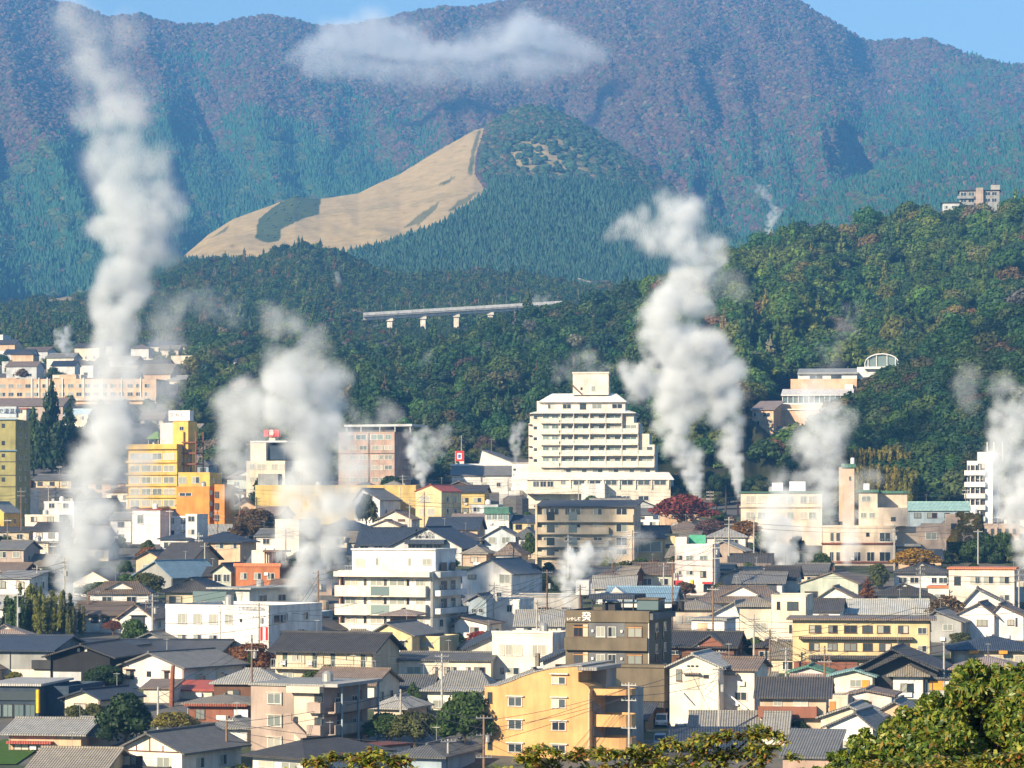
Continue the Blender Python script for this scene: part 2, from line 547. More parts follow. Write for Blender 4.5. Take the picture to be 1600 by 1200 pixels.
def scatter_group(name, coll):
    g = bpy.data.node_groups.new(name, 'GeometryNodeTree')
    g.interface.new_socket('Geometry', in_out='INPUT', socket_type='NodeSocketGeometry')
    g.interface.new_socket('Geometry', in_out='OUTPUT', socket_type='NodeSocketGeometry')
    N, L = g.nodes, g.links
    gi = N.new('NodeGroupInput'); go = N.new('NodeGroupOutput')
    ci = N.new('GeometryNodeCollectionInfo')
    ci.inputs['Collection'].default_value = coll
    ci.inputs['Separate Children'].default_value = True
    ci.inputs['Reset Children'].default_value = True
    ip = N.new('GeometryNodeInstanceOnPoints')
    ip.inputs['Pick Instance'].default_value = True
    def attr(nm, t):
        a = N.new('GeometryNodeInputNamedAttribute'); a.data_type = t
        a.inputs['Name'].default_value = nm
        return a.outputs['Attribute']
    L.new(gi.outputs[0], ip.inputs['Points'])
    L.new(ci.outputs[0], ip.inputs['Instance'])
    L.new(attr('pick', 'INT'), ip.inputs['Instance Index'])
    L.new(attr('turn', 'FLOAT_VECTOR'), ip.inputs['Rotation'])
    L.new(attr('size', 'FLOAT_VECTOR'), ip.inputs['Scale'])
    L.new(ip.outputs[0], go.inputs[0])
    return g

def forest(name, pts, coll, label=None, cat=None):
    """pts: list of (position, pick, size vector, turn, tint)"""
    me = bpy.data.meshes.new(name)
    me.from_pydata([tuple(p[0]) for p in pts], [], [])
    a = me.attributes.new('pick', 'INT', 'POINT'); a.data.foreach_set('value', [p[1] for p in pts])
    a = me.attributes.new('size', 'FLOAT_VECTOR', 'POINT'); a.data.foreach_set('vector', [c for p in pts for c in p[2]])
    a = me.attributes.new('turn', 'FLOAT_VECTOR', 'POINT'); a.data.foreach_set('vector', [c for p in pts for c in (0.0, 0.0, p[3])])
    a = me.attributes.new('tint', 'FLOAT_COLOR', 'POINT'); a.data.foreach_set('color', [c for p in pts for c in (*p[4], 1.0)])
    o = bpy.data.objects.new(name, me)
    COL.objects.link(o)
    m = o.modifiers.new('scatter', 'NODES')
    m.node_group = scatter_group(name + '_scatter', coll)
    tag(o, label, cat, kind='stuff')
    return o

def vary(rnd, c, k=0.18):
    s = 1 + rnd.uniform(-k, k)
    return tuple(max(0.004, v * s * (1 + rnd.uniform(-k, k) * 0.5)) for v in c)

far_broad = [lump(100 + k, 1.0, 1.0) for k in range(5)]
far_conif = [lump(120 + k, 1.0, 1.0, 0.75, 2) for k in range(3)]
FAR = proto_coll('far_tree', far_broad + far_conif, tint_far)

def slope_points(hill, x0, x1, nx, nt, rnd, t0=0.0, t1=1.0):
    for j in range(nt):
        for i in range(nx):
            px = x0 + (x1 - x0) * (i + rnd.random()) / nx
            t = t0 + (t1 - t0) * (j + rnd.random()) / nt
            yield px, t

def mountain_forest():
    rnd = random.Random(4)
    pts = []
    for hill, x0, x1, nx, nt in ((MOUNT, -80, 1700, 430, 160), (SPUR, 1065, 1700, 150, 75)):
        for px, t in slope_points(hill, x0, x1, nx, nt, rnd):
            py = hill.row(px, t)
            if py > 470: continue
            p = hill.at(px, t)
            n = fbm(px / 120, py / 70, 8.0, 4)
            n2 = fbm(px / 30, py / 24, 2.0, 3)
            # conifer plantations low on the slopes, bare autumn wood above
            line = np.interp(px, [-200, 0, 120, 250, 420, 560, 700, 900, 1100, 1250, 1400, 1600], [330, 280, 200, 160, 180, 195, 260, 330, 240, 205, 150, 130])
            g = (py - line) / 60 + n * 1.5
            con = rnd.random() < 1 / (1 + math.exp(-3.2 * g))
            if con and rnd.random() < (0.97 if px < 620 else 0.66):
                conifer = n2 > -0.25
                tint = vary(rnd, (0.016, 0.070, 0.032) if conifer else (0.046, 0.075, 0.022))
                k = rnd.uniform(10, 15)
                pts.append((p, rnd.randrange(5, 8) if conifer else rnd.randrange(5), (k * 0.62, k * 0.62, k * 1.15) if conifer else (k, k, k * 0.8), rnd.random() * 6.28, tint))
            else:
                q = rnd.random()
                tint = (0.086, 0.050, 0.036) if q < 0.48 else (0.066, 0.050, 0.033) if q < 0.76 else (0.110, 0.050, 0.032) if q < 0.80 else (0.115, 0.088, 0.05) if q < 0.88 else (0.032, 0.050, 0.022)
                k = rnd.uniform(7, 13)
                pts.append((p, rnd.randrange(5), (k, k, k * 0.9), rnd.random() * 6.28, vary(rnd, tint, 0.22)))
    forest('mountain_forest', pts, FAR, 'bare autumn and conifer woods covering the high mountain', 'forest')
mountain_forest()

def hill_forest():
    rnd = random.Random(9)
    pts = []
    for px, t in slope_points(OGI, 180, 1260, 300, 90, rnd):
        py = OGI.row(px, t)
        g = inside(px, py, GRASS)
        if g and not inside(px, py, MOUND): continue
        if inside(px, py, MOUND):
            if rnd.random() < 0.93: continue
            k = rnd.uniform(2, 4)
            pts.append((OGI.at(px, t), rnd.randrange(5), (k, k, k * 0.55), rnd.random() * 6.28, vary(rnd, (0.07, 0.10, 0.03), 0.3)))
            continue
        if inside(px, py, CLEAR):
            if fbm(px / 13, py / 8, 6.0, 2) < 0.05 or rnd.random() < 0.35: continue
            k = rnd.uniform(5, 10)
            pts.append((OGI.at(px, t), rnd.randrange(5), (k, k, k * 0.8), rnd.random() * 6.28, vary(rnd, (0.03, 0.06, 0.025), 0.25)))
            continue
        edge = np.interp(px, [700, 800, 960, 1100], [292, 285, 290, 330])
        con = py > edge
        k = rnd.uniform(7.5, 12.5)
        tint = (0.018, 0.055, 0.028) if con else ((0.03, 0.058, 0.028) if rnd.random() < 0.75 else (0.09, 0.065, 0.04))
        pts.append((OGI.at(px, t), rnd.randrange(5, 8) if con else rnd.randrange(5), (k * 0.6, k * 0.6, k * 1.2) if con else (k * 0.9, k * 0.9, k * 0.8), rnd.random() * 6.28, vary(rnd, tint, 0.22)))
    # the dark scrub along the fire-break that climbs the grass slope
    for k in range(420):
        f = rnd.random()
        py = 197 + f * 97
        px = np.interp(py, [196, 215, 245, 272, 294], [762, 757, 748, 746, 760]) + rnd.uniform(-2.2, 2.2)
        s = rnd.uniform(3, 6)
        pts.append((OGI.at(px, OGI.t_of(px, py)), rnd.randrange(5), (s, s, s * 0.5), rnd.random() * 6, vary(rnd, (0.075, 0.055, 0.055), 0.3)))
    forest('hill_forest', pts, FAR, 'dense cedar plantation and scrub wrapping the bare grass hill', 'forest')
hill_forest()

GREENS = [(0.034, 0.078, 0.022), (0.050, 0.098, 0.024), (0.075, 0.115, 0.026), (0.030, 0.064, 0.026), (0.095, 0.115, 0.030), (0.055, 0.088, 0.024)]
def green(rnd):
    q = rnd.random()
    if q < 0.93: return vary(rnd, rnd.choice(GREENS), 0.25)
    if q < 0.965: return vary(rnd, (0.13, 0.11, 0.04), 0.25)
    if q < 0.988: return vary(rnd, (0.13, 0.08, 0.04), 0.25)
    return vary(rnd, (0.17, 0.15, 0.10), 0.2)

mid_items = []
for k in range(6):
    bl = dome_blobs(300 + k, 1.0, 0.8, 0.22, 10 + k, 0.28, 0.50, 0.75)
    vs, fs = leafy_crown(310 + k, bl, 900, 0.06, 0.4)
    mid_items.append((vs, fs))
for k in range(2):
    bl = cone_blobs(330 + k, 0.55, 1.25, 0.12, 8)
    mid_items.append(leafy_crown(340 + k, bl, 650, 0.06, 0.4))
MID = proto_coll('mid_tree', mid_items, tint_mat)

def woods_forest():
    rnd = random.Random(15)
    pts = []
    for px, t in slope_points(WOODS, -120, 1150, 250, 72, rnd):
        py = WOODS.row(px, t)
        if inside(px, py, ((60, 470), (110, 455), (150, 470), (140, 492), (70, 492))) and rnd.random() < 0.9: continue
        if 556 < px < 830 and 500 < py < 560 and WOODS.at(px, t).y < 1730: continue
        k = rnd.uniform(7, 13)
        con = rnd.random() < 0.18
        pts.append((WOODS.at(px, t), rnd.randrange(6, 8) if con else rnd.randrange(6), (k, k, k * rnd.uniform(0.75, 1.0)), rnd.random() * 6.28, green(rnd)))
    forest('foothill_forest', pts, MID, 'mixed woods on the foothill behind the highway bridge', 'forest')
woods_forest()

MUSEUM_CLEAR = [(1138, 738), (1146, 690), (1155, 645), (1168, 622), (1172, 650), (1225, 610), (1250, 596), (1330, 588), (1404, 582), (1404, 620), (1340, 700), (1240, 722)]
HILLSIDE = []      # trees of the ridge and knoll that show largest: real objects, built with the other trees
def ridge_forest():
    rnd = random.Random(23)
    pts, near = [], []
    for px, t in slope_points(RIDGE, 440, 1800, 118, 34, rnd):
        py = RIDGE.row(px, t)
        if inside(px, py, MUSEUM_CLEAR): continue
        if t < 0.04: continue
        if px > 1330 and py > np.interp(px, [1330, 1400, 1480, 1600], [660, 590, 540, 500]): continue
        k = rnd.choice([rnd.uniform(6, 10), rnd.uniform(9, 14), rnd.uniform(12, 17)])
        con = rnd.random() < 0.13
        if px < 1000: k *= 0.82
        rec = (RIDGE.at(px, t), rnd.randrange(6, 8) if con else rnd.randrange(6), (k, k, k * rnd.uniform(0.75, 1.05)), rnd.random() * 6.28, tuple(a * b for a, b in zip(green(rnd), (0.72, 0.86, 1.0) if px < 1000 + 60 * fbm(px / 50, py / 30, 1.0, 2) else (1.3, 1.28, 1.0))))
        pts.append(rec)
    for px, t in slope_points(KNOLL, 1245, 1760, 56, 15, rnd):
        k = rnd.uniform(8, 14)
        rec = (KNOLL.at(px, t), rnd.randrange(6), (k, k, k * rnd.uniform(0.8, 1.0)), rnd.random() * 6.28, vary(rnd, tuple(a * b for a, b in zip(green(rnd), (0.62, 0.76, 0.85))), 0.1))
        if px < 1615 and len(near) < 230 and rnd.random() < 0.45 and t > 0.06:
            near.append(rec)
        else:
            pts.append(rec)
    HILLSIDE.extend(near)
    forest('ridge_forest', pts, MID, 'dense evergreen woods over the ridge above the town', 'forest')
ridge_forest()
# ------------------------------------------------------------------ steam
def steam_mat(name, dens, albedo=(0.92, 0.965, 1.0), g=-0.35):
    m = bpy.data.materials.new(name)
    m.use_nodes = True
    nt = m.node_tree
    nt.nodes.clear()
    out = nd(nt, 'ShaderNodeOutputMaterial')
    v = nd(nt, 'ShaderNodeVolumePrincipled')
    v.inputs['Color'].default_value = (*albedo, 1)
    v.inputs['Anisotropy'].default_value = g
    v.inputs['Density Attribute'].default_value = 'density'
    v.inputs['Density'].default_value = dens
    nt.links.new(v.outputs[0], out.inputs['Volume'])
    return m
STEAM = steam_mat('steam', 1.0)

def plume_group(src, name, res, lo, hi, nscale, seed, namp, mat, soft, fadek=1.0):
    g = bpy.data.node_groups.new(name, 'GeometryNodeTree')
    g.interface.new_socket('Geometry', in_out='INPUT', socket_type='NodeSocketGeometry')
    g.interface.new_socket('Geometry', in_out='OUTPUT', socket_type='NodeSocketGeometry')
    N, L = g.nodes, g.links
    go = N.new('NodeGroupOutput')
    gi = N.new('GeometryNodeObjectInfo'); gi.transform_space = 'ORIGINAL'; gi.inputs['Object'].default_value = src
    GEO = gi.outputs['Geometry']
    pos = N.new('GeometryNodeInputPosition')
    near = N.new('GeometryNodeSampleNearest'); near.domain = 'POINT'
    L.new(GEO, near.inputs['Geometry'])
    def named(nm, t):
        a = N.new('GeometryNodeInputNamedAttribute'); a.data_type = t
        a.inputs['Name'].default_value = nm
        return a.outputs['Attribute']
    def samp(field, t):
        s = N.new('GeometryNodeSampleIndex'); s.data_type = t; s.domain = 'POINT'
        L.new(GEO, s.inputs['Geometry']); L.new(field, s.inputs['Value']); L.new(near.outputs[0], s.inputs['Index'])
        return s.outputs[0]
    def math_(op, a, b=None, clamp=False):
        m = N.new('ShaderNodeMath'); m.operation = op; m.use_clamp = clamp
        for i, v in enumerate((a, b)):
            if v is None: continue
            if isinstance(v, (int, float)): m.inputs[i].default_value = v
            else: L.new(v, m.inputs[i])
        return m.outputs[0]
    # warp the sampling place first so that the outline billows
    def noise(vec, sc, det, off):
        v = N.new('ShaderNodeVectorMath'); v.operation = 'ADD'
        L.new(vec, v.inputs[0]); v.inputs[1].default_value = off
        n = N.new('ShaderNodeTexNoise'); n.noise_dimensions = '3D'
        n.inputs['Scale'].default_value = sc; n.inputs['Detail'].default_value = det; n.inputs['Roughness'].default_value = 0.55
        L.new(v.outputs[0], n.inputs['Vector'])
        return n
    wn_ = noise(pos.outputs[0], nscale * 0.75, 4.0, (seed * 13.7, seed * 3.1, 5.0))
    sub = N.new('ShaderNodeVectorMath'); sub.operation = 'SUBTRACT'
    L.new(wn_.outputs['Color'], sub.inputs[0]); sub.inputs[1].default_value = (0.5, 0.5, 0.5)
    scl = N.new('ShaderNodeVectorMath'); scl.operation = 'SCALE'
    L.new(sub.outputs[0], scl.inputs[0]); scl.inputs['Scale'].default_value = 1.0 / nscale
    wp = N.new('ShaderNodeVectorMath'); wp.operation = 'ADD'
    L.new(pos.outputs[0], wp.inputs[0]); L.new(scl.outputs[0], wp.inputs[1])
    # the warp fades out with the local radius, so that the jet at the vent stays put
    near0 = N.new('GeometryNodeSampleNearest'); near0.domain = 'POINT'
    L.new(GEO, near0.inputs['Geometry'])
    s0 = N.new('GeometryNodeSampleIndex'); s0.data_type = 'FLOAT'; s0.domain = 'POINT'
    L.new(GEO, s0.inputs['Geometry']); L.new(named('rad', 'FLOAT'), s0.inputs['Value']); L.new(near0.outputs[0], s0.inputs['Index'])
    k0 = math_('MULTIPLY', s0.outputs[0], nscale * 0.9, False)
    k0 = math_('MINIMUM', k0, 1.0)
    L.new(math_('MULTIPLY', k0, 1.25 / nscale), scl.inputs['Scale'])
    L.new(wp.outputs[0], near.inputs['Sample Position'])
    cpos = samp(pos.outputs[0], 'FLOAT_VECTOR')
    rad = samp(named('rad', 'FLOAT'), 'FLOAT')
    den = samp(named('den', 'FLOAT'), 'FLOAT')
    dist = N.new('ShaderNodeVectorMath'); dist.operation = 'DISTANCE'
    L.new(wp.outputs[0], dist.inputs[0]); L.new(cpos, dist.inputs[1])
    q = math_('DIVIDE', dist.outputs['Value'], rad)
    body = math_('MULTIPLY', math_('SUBTRACT', 1.0, q), 1.2)
    nb = noise(pos.outputs[0], nscale, 5.0, (seed * 7.1, 1.3, seed * 2.9))
    nv = math_('MULTIPLY', math_('SUBTRACT', nb.outputs[0], 0.5), namp)
    nf = noise(pos.outputs[0], nscale * 3.3, 5.0, (seed * 1.1, 8.3, seed * 5.9))
    nv2 = math_('MULTIPLY', math_('SUBTRACT', nf.outputs[0], 0.5), namp * 1.25)
    vz = N.new('ShaderNodeTexVoronoi'); vz.feature = 'SMOOTH_F1'; vz.inputs['Scale'].default_value = nscale * 1.7; vz.inputs['Smoothness'].default_value = 0.35; vz.inputs['Detail'].default_value = 1.0
    L.new(wp.outputs[0], vz.inputs['Vector'])
    pf = math_('MULTIPLY', math_('SUBTRACT', 0.42, vz.outputs['Distance']), namp * 0.5)
    fade = math_('MINIMUM', math_('MULTIPLY', rad, fadek), 1.0)
    val = math_('ADD', body, math_('MULTIPLY', math_('ADD', math_('ADD', nv, nv2), pf), fade))
    mr = N.new('ShaderNodeMapRange'); mr.interpolation_type = 'SMOOTHSTEP'
    mr.inputs['From Min'].default_value = 0.12; mr.inputs['From Max'].default_value = 0.12 + soft
    L.new(val, mr.inputs[0])
    out = math_('MULTIPLY', mr.outputs[0], den)
    vc = N.new('GeometryNodeVolumeCube')
    L.new(out, vc.inputs['Density'])
    vc.inputs['Min'].default_value = lo; vc.inputs['Max'].default_value = hi
    for nm, r in zip(('Resolution X', 'Resolution Y', 'Resolution Z'), res):
        vc.inputs[nm].default_value = r
    sm = N.new('GeometryNodeSetMaterial'); sm.inputs['Material'].default_value = mat
    L.new(vc.outputs[0], sm.inputs[0]); L.new(sm.outputs[0], go.inputs[0])
    return g

def plume(name, label, spines, d, seed, nscale=None, namp=1.15, voxel=None, soft=0.85, squash=1.0, cat='steam', group='steam plumes rising over the town', gain=2.0, wide=1.62, smooth=False):
    """spines: chains of (photo column, row, half width in photo pixels, density)"""
    pts, rads, dens = [], [], []
    rnd = random.Random(seed)
    for sp in spines:
        dd = 0.0
        for (a, b) in zip(sp[:-1], sp[1:]):
            n = max(2, int(math.hypot(b[0] - a[0], b[1] - a[1]) / max(2.0, 0.42 * (a[2] + b[2]) * 0.5)))
            for k in range(n):
                f = k / n
                w = a[2] + (b[2] - a[2]) * f
                p = P(a[0] + (b[0] - a[0]) * f, a[1] + (b[1] - a[1]) * f, d)
                wm = w * d / F * wide
                dn = (a[3] + (b[3] - a[3]) * f) * gain
                m = 1 if w < 6 or smooth else 4
                for _ in range(m):
                    q = p.copy()
                    if m > 1:
                        an = rnd.random() * math.tau; rr = 0.55 * wm * math.sqrt(rnd.random())
                        q += Vector((rr * math.cos(an), rr * math.sin(an), rnd.uniform(-0.4, 0.4) * wm))
                    pts.append(q); rads.append(wm * (0.70 * rnd.uniform(0.9, 1.1) if m > 1 else 1.0)); dens.append(dn)
    base = pts[0].copy()
    loc = [p - base for p in pts]
    me = bpy.data.meshes.new(name)
    me.from_pydata([tuple(p) for p in loc], [], [])
    at = me.attributes.new('rad', 'FLOAT', 'POINT'); at.data.foreach_set('value', rads)
    at = me.attributes.new('den', 'FLOAT', 'POINT'); at.data.foreach_set('value', dens)
    src = bpy.data.objects.new(name + '_spine', me)
    vo = bpy.data.volumes.new(name)
    vo.materials.append(STEAM)
    o = bpy.data.objects.new(name, vo)
    COL.objects.link(o)
    o.location = base
    A = np.array([tuple(p) for p in loc]); Rr = np.array(rads)[:, None] * 1.35
    lo = (A - Rr).min(0); hi = (A + Rr).max(0)
    rm = max(rads)
    nscale = nscale or 1.0 / (rm * 1.7)
    voxel = voxel or max(0.3, rm / 14)
    res = [max(8, int((hi[i] - lo[i]) / voxel)) for i in range(3)]
    m = o.modifiers.new('steam', 'NODES')
    m.node_group = plume_group(src, name + '_field', res, tuple(lo), tuple(hi), nscale, seed, namp, STEAM, soft, 1.8 / rm)
    tag(o, label, cat, group)
    return o
# ------------------------------------------------------------------ building materials
WALLS = {
    'white': (0.78, 0.76, 0.72), 'cream': (0.74, 0.66, 0.52), 'ivory': (0.80, 0.72, 0.60), 'pinkish': (0.68, 0.57, 0.45), 'palepink': (0.78, 0.68, 0.63),
    'yellow': (0.70, 0.52, 0.20), 'paleyellow': (0.68, 0.55, 0.31), 'deepyellow': (0.76, 0.50, 0.13), 'orange': (0.72, 0.42, 0.18), 'deeporange': (0.72, 0.29, 0.07), 'tan': (0.58, 0.45, 0.33),
    'peach': (0.72, 0.50, 0.33), 'taupe': (0.42, 0.335, 0.28), 'brick': (0.45, 0.17, 0.075), 'grey': (0.34, 0.35, 0.34), 'palegrey': (0.58, 0.60, 0.60), 'black': (0.028, 0.03, 0.034),
    'charcoal': (0.06, 0.062, 0.066), 'umber': (0.17, 0.14, 0.095), 'brown': (0.16, 0.085, 0.055), 'beige': (0.60, 0.50, 0.36), 'olive': (0.36, 0.33, 0.14), 'rosebrown': (0.44, 0.32, 0.26),
    'palegreen': (0.52, 0.57, 0.48), 'darkgrey': (0.15, 0.155, 0.16), 'bluegrey': (0.32, 0.40, 0.46), 'sand': (0.66, 0.56, 0.40), 'navywall': (0.05, 0.075, 0.11), 'wood': (0.50, 0.25, 0.08),
    'paleblue': (0.55, 0.62, 0.66), 'stone': (0.46, 0.37, 0.31), 'redwood': (0.28, 0.12, 0.08), 'concrete': (0.42, 0.41, 0.38),
}
def wall_mat(name, ribs=0.0):
    key = ('wall', name, ribs)
    if key in MATS: return MATS[key]
    m, nt, b = new_mat('wall_' + name)
    L = nt.links
    c = WALLS[name]
    geo = nd(nt, 'ShaderNodeNewGeometry')
    mp = nd(nt, 'ShaderNodeMapping')
    mp.inputs['Scale'].default_value = (0.9, 0.9, 0.10)
    L.new(geo.outputs['Position'], mp.inputs['Vector'])
    n1 = nd(nt, 'ShaderNodeTexNoise', i_Scale=0.9, i_Detail=6.0, i_Roughness=0.65)
    L.new(mp.outputs[0], n1.inputs['Vector'])
    n2 = nd(nt, 'ShaderNodeTexNoise', i_Scale=0.35, i_Detail=5.0)
    L.new(geo.outputs['Position'], n2.inputs['Vector'])
    ad = nd(nt, 'ShaderNodeMath', operation='ADD')
    L.new(n1.outputs[0], ad.inputs[0]); L.new(n2.outputs[0], ad.inputs[1])
    mr = nd(nt, 'ShaderNodeMapRange')
    mr.inputs['From Min'].default_value = 0.75; mr.inputs['From Max'].default_value = 1.2
    mr.inputs['To Min'].default_value = 0.66; mr.inputs['To Max'].default_value = 1.08
    L.new(ad.outputs[0], mr.inputs[0])
    oi = nd(nt, 'ShaderNodeObjectInfo')
    mo = nd(nt, 'ShaderNodeMapRange')
    mo.inputs['To Min'].default_value = 0.92; mo.inputs['To Max'].default_value = 1.04
    L.new(oi.outputs['Random'], mo.inputs[0])
    mu = nd(nt, 'ShaderNodeMath', operation='MULTIPLY')
    L.new(mr.outputs[0], mu.inputs[0]); L.new(mo.outputs[0], mu.inputs[1])
    sc = nd(nt, 'ShaderNodeVectorMath', operation='SCALE')
    sc.inputs[0].default_value = c
    L.new(mu.outputs[0], sc.inputs['Scale'])
    # grime collects where stains run
    gr = nd(nt, 'ShaderNodeMix', data_type='RGBA')
    st = nd(nt, 'ShaderNodeMapRange')
    st.inputs['From Min'].default_value = 0.54; st.inputs['From Max'].default_value = 0.70; st.inputs['To Max'].default_value = 0.6
    L.new(n1.outputs[0], st.inputs[0])
    L.new(st.outputs[0], gr.inputs['Factor']); L.new(sc.outputs[0], gr.inputs['A'])
    gr.inputs['B'].default_value = (c[0] * 0.52, c[1] * 0.47, c[2] * 0.40, 1)
    L.new(gr.outputs['Result'], b.inputs['Base Color'])
    b.inputs['Roughness'].default_value = 0.85
    b.inputs['Specular IOR Level'].default_value = 0.2
    MATS[key] = m
    return m

ROOFS = {
    'navy': (0.040, 0.052, 0.075), 'charcoal': (0.062, 0.060, 0.060), 'slate': (0.14, 0.14, 0.137), 'grey': (0.26, 0.255, 0.235), 'palegrey': (0.34, 0.34, 0.31), 'brown': (0.165, 0.127, 0.10),
    'taupe': (0.24, 0.19, 0.165), 'green': (0.08, 0.20, 0.15), 'teal': (0.16, 0.27, 0.27), 'mint': (0.35, 0.55, 0.50), 'red': (0.36, 0.085, 0.06), 'orange': (0.62, 0.20, 0.09), 'white': (0.74, 0.72, 0.68),
    'blue': (0.20, 0.32, 0.42), 'redbrown': (0.24, 0.08, 0.05), 'concrete': (0.38, 0.37, 0.34), 'oldtile': (0.23, 0.205, 0.165), 'lime': (0.30, 0.52, 0.08), 'paleblue': (0.42, 0.56, 0.62),
}
def roof_mat(name, pitch=0.32):
    key = ('roof', name, pitch)
    if key in MATS: return MATS[key]
    m, nt, b = new_mat('roof_' + name)
    L = nt.links
    c = ROOFS[name]
    tc = nd(nt, 'ShaderNodeTexCoord')
    sx = nd(nt, 'ShaderNodeSeparateXYZ'); L.new(tc.outputs['Object'], sx.inputs[0])
    nx = nd(nt, 'ShaderNodeSeparateXYZ'); L.new(tc.outputs['Normal'], nx.inputs[0])
    ax = nd(nt, 'ShaderNodeMath', operation='ABSOLUTE'); L.new(nx.outputs[0], ax.inputs[0])
    ay = nd(nt, 'ShaderNodeMath', operation='ABSOLUTE'); L.new(nx.outputs[1], ay.inputs[0])
    gt = nd(nt, 'ShaderNodeMath', operation='GREATER_THAN'); L.new(ax.outputs[0], gt.inputs[0]); L.new(ay.outputs[0], gt.inputs[1])
    mx = nd(nt, 'ShaderNodeMix', data_type='FLOAT'); L.new(gt.outputs[0], mx.inputs['Factor']); L.new(sx.outputs[0], mx.inputs['A']); L.new(sx.outputs[1], mx.inputs['B'])
    fr = nd(nt, 'ShaderNodeMath', operation='MULTIPLY'); L.new(mx.outputs['Result'], fr.inputs[0]); fr.inputs[1].default_value = math.tau / pitch
    sn = nd(nt, 'ShaderNodeMath', operation='SINE'); L.new(fr.outputs[0], sn.inputs[0])
    fz = nd(nt, 'ShaderNodeMath', operation='MULTIPLY'); L.new(sx.outputs[2], fz.inputs[0]); fz.inputs[1].default_value = math.tau / 0.17
    sz = nd(nt, 'ShaderNodeMath', operation='SINE'); L.new(fz.outputs[0], sz.inputs[0])
    hs = nd(nt, 'ShaderNodeMath', operation='MULTIPLY_ADD'); L.new(sz.outputs[0], hs.inputs[0]); hs.inputs[1].default_value = 0.35; L.new(sn.outputs[0], hs.inputs[2])
    bu = nd(nt, 'ShaderNodeBump'); bu.inputs['Strength'].default_value = 0.9; bu.inputs['Distance'].default_value = 0.05
    L.new(hs.outputs[0], bu.inputs['Height']); L.new(bu.outputs[0], b.inputs['Normal'])
    ns = nd(nt, 'ShaderNodeTexNoise', i_Scale=0.7, i_Detail=7.0, i_Roughness=0.7); L.new(tc.outputs['Object'], ns.inputs['Vector'])
    n2 = nd(nt, 'ShaderNodeTexNoise', i_Scale=5.0, i_Detail=3.0); L.new(tc.outputs['Object'], n2.inputs['Vector'])
    av = nd(nt, 'ShaderNodeMath', operation='ADD'); L.new(ns.outputs[0], av.inputs[0]); L.new(n2.outputs[0], av.inputs[1])
    mr = nd(nt, 'ShaderNodeMapRange')
    mr.inputs['From Min'].default_value = 0.6; mr.inputs['From Max'].default_value = 1.4
    mr.inputs['To Min'].default_value = 0.6; mr.inputs['To Max'].default_value = 1.45
    L.new(av.outputs[0], mr.inputs[0])
    oi = nd(nt, 'ShaderNodeObjectInfo')
    mo = nd(nt, 'ShaderNodeMapRange'); mo.inputs['To Min'].default_value = 0.8; mo.inputs['To Max'].default_value = 1.3
    L.new(oi.outputs['Random'], mo.inputs[0])
    mu = nd(nt, 'ShaderNodeMath', operation='MULTIPLY'); L.new(mr.outputs[0], mu.inputs[0]); L.new(mo.outputs[0], mu.inputs[1])
    sc = nd(nt, 'ShaderNodeVectorMath', operation='SCALE'); sc.inputs[0].default_value = c
    L.new(mu.outputs[0], sc.inputs['Scale'])
    gv = nd(nt, 'ShaderNodeMapRange'); gv.inputs['From Min'].default_value = -1.3; gv.inputs['From Max'].default_value = 1.3; gv.inputs['To Min'].default_value = 0.84; gv.inputs['To Max'].default_value = 1.16
    L.new(hs.outputs[0], gv.inputs[0])
    s2 = nd(nt, 'ShaderNodeVectorMath', operation='SCALE'); L.new(sc.outputs[0], s2.inputs[0]); L.new(gv.outputs[0], s2.inputs['Scale'])
    # lichen and replaced tiles
    n3 = nd(nt, 'ShaderNodeTexNoise', i_Scale=0.28, i_Detail=6.0, i_Roughness=0.75); L.new(tc.outputs['Object'], n3.inputs['Vector'])
    lm = nd(nt, 'ShaderNodeMapRange'); lm.inputs['From Min'].default_value = 0.52; lm.inputs['From Max'].default_value = 0.72; lm.inputs['To Max'].default_value = 0.45
    L.new(n3.outputs[0], lm.inputs[0])
    lx_ = nd(nt, 'ShaderNodeMix', data_type='RGBA'); L.new(lm.outputs[0], lx_.inputs['Factor']); L.new(s2.outputs[0], lx_.inputs['A'])
    lx_.inputs['B'].default_value = (c[0] * 0.6 + 0.07, c[1] * 0.6 + 0.062, c[2] * 0.6 + 0.045, 1)
    L.new(lx_.outputs['Result'], b.inputs['Base Color'])
    b.inputs['Roughness'].default_value = 0.55
    b.inputs['Specular IOR Level'].default_value = 0.35
    MATS[key] = m
    return m

def plain_mat(name, c, rough=0.6, metal=0.0, spec=0.3):
    key = ('plain', name)
    if key in MATS: return MATS[key]
    m, nt, b = new_mat(name)
    geo = nd(nt, 'ShaderNodeNewGeometry')
    ns = nd(nt, 'ShaderNodeTexNoise', i_Scale=1.3, i_Detail=5.0)
    nt.links.new(geo.outputs['Position'], ns.inputs['Vector'])
    rp = ramp(nt, [(0.3, c3(c, 0.8)), (0.7, c3(c, 1.12))])
    nt.links.new(ns.outputs[0], rp.inputs[0])
    nt.links.new(rp.outputs[0], b.inputs['Base Color'])
    b.inputs['Roughness'].default_value = rough
    b.inputs['Metallic'].default_value = metal
    b.inputs['Specular IOR Level'].default_value = spec
    MATS[key] = m
    return m

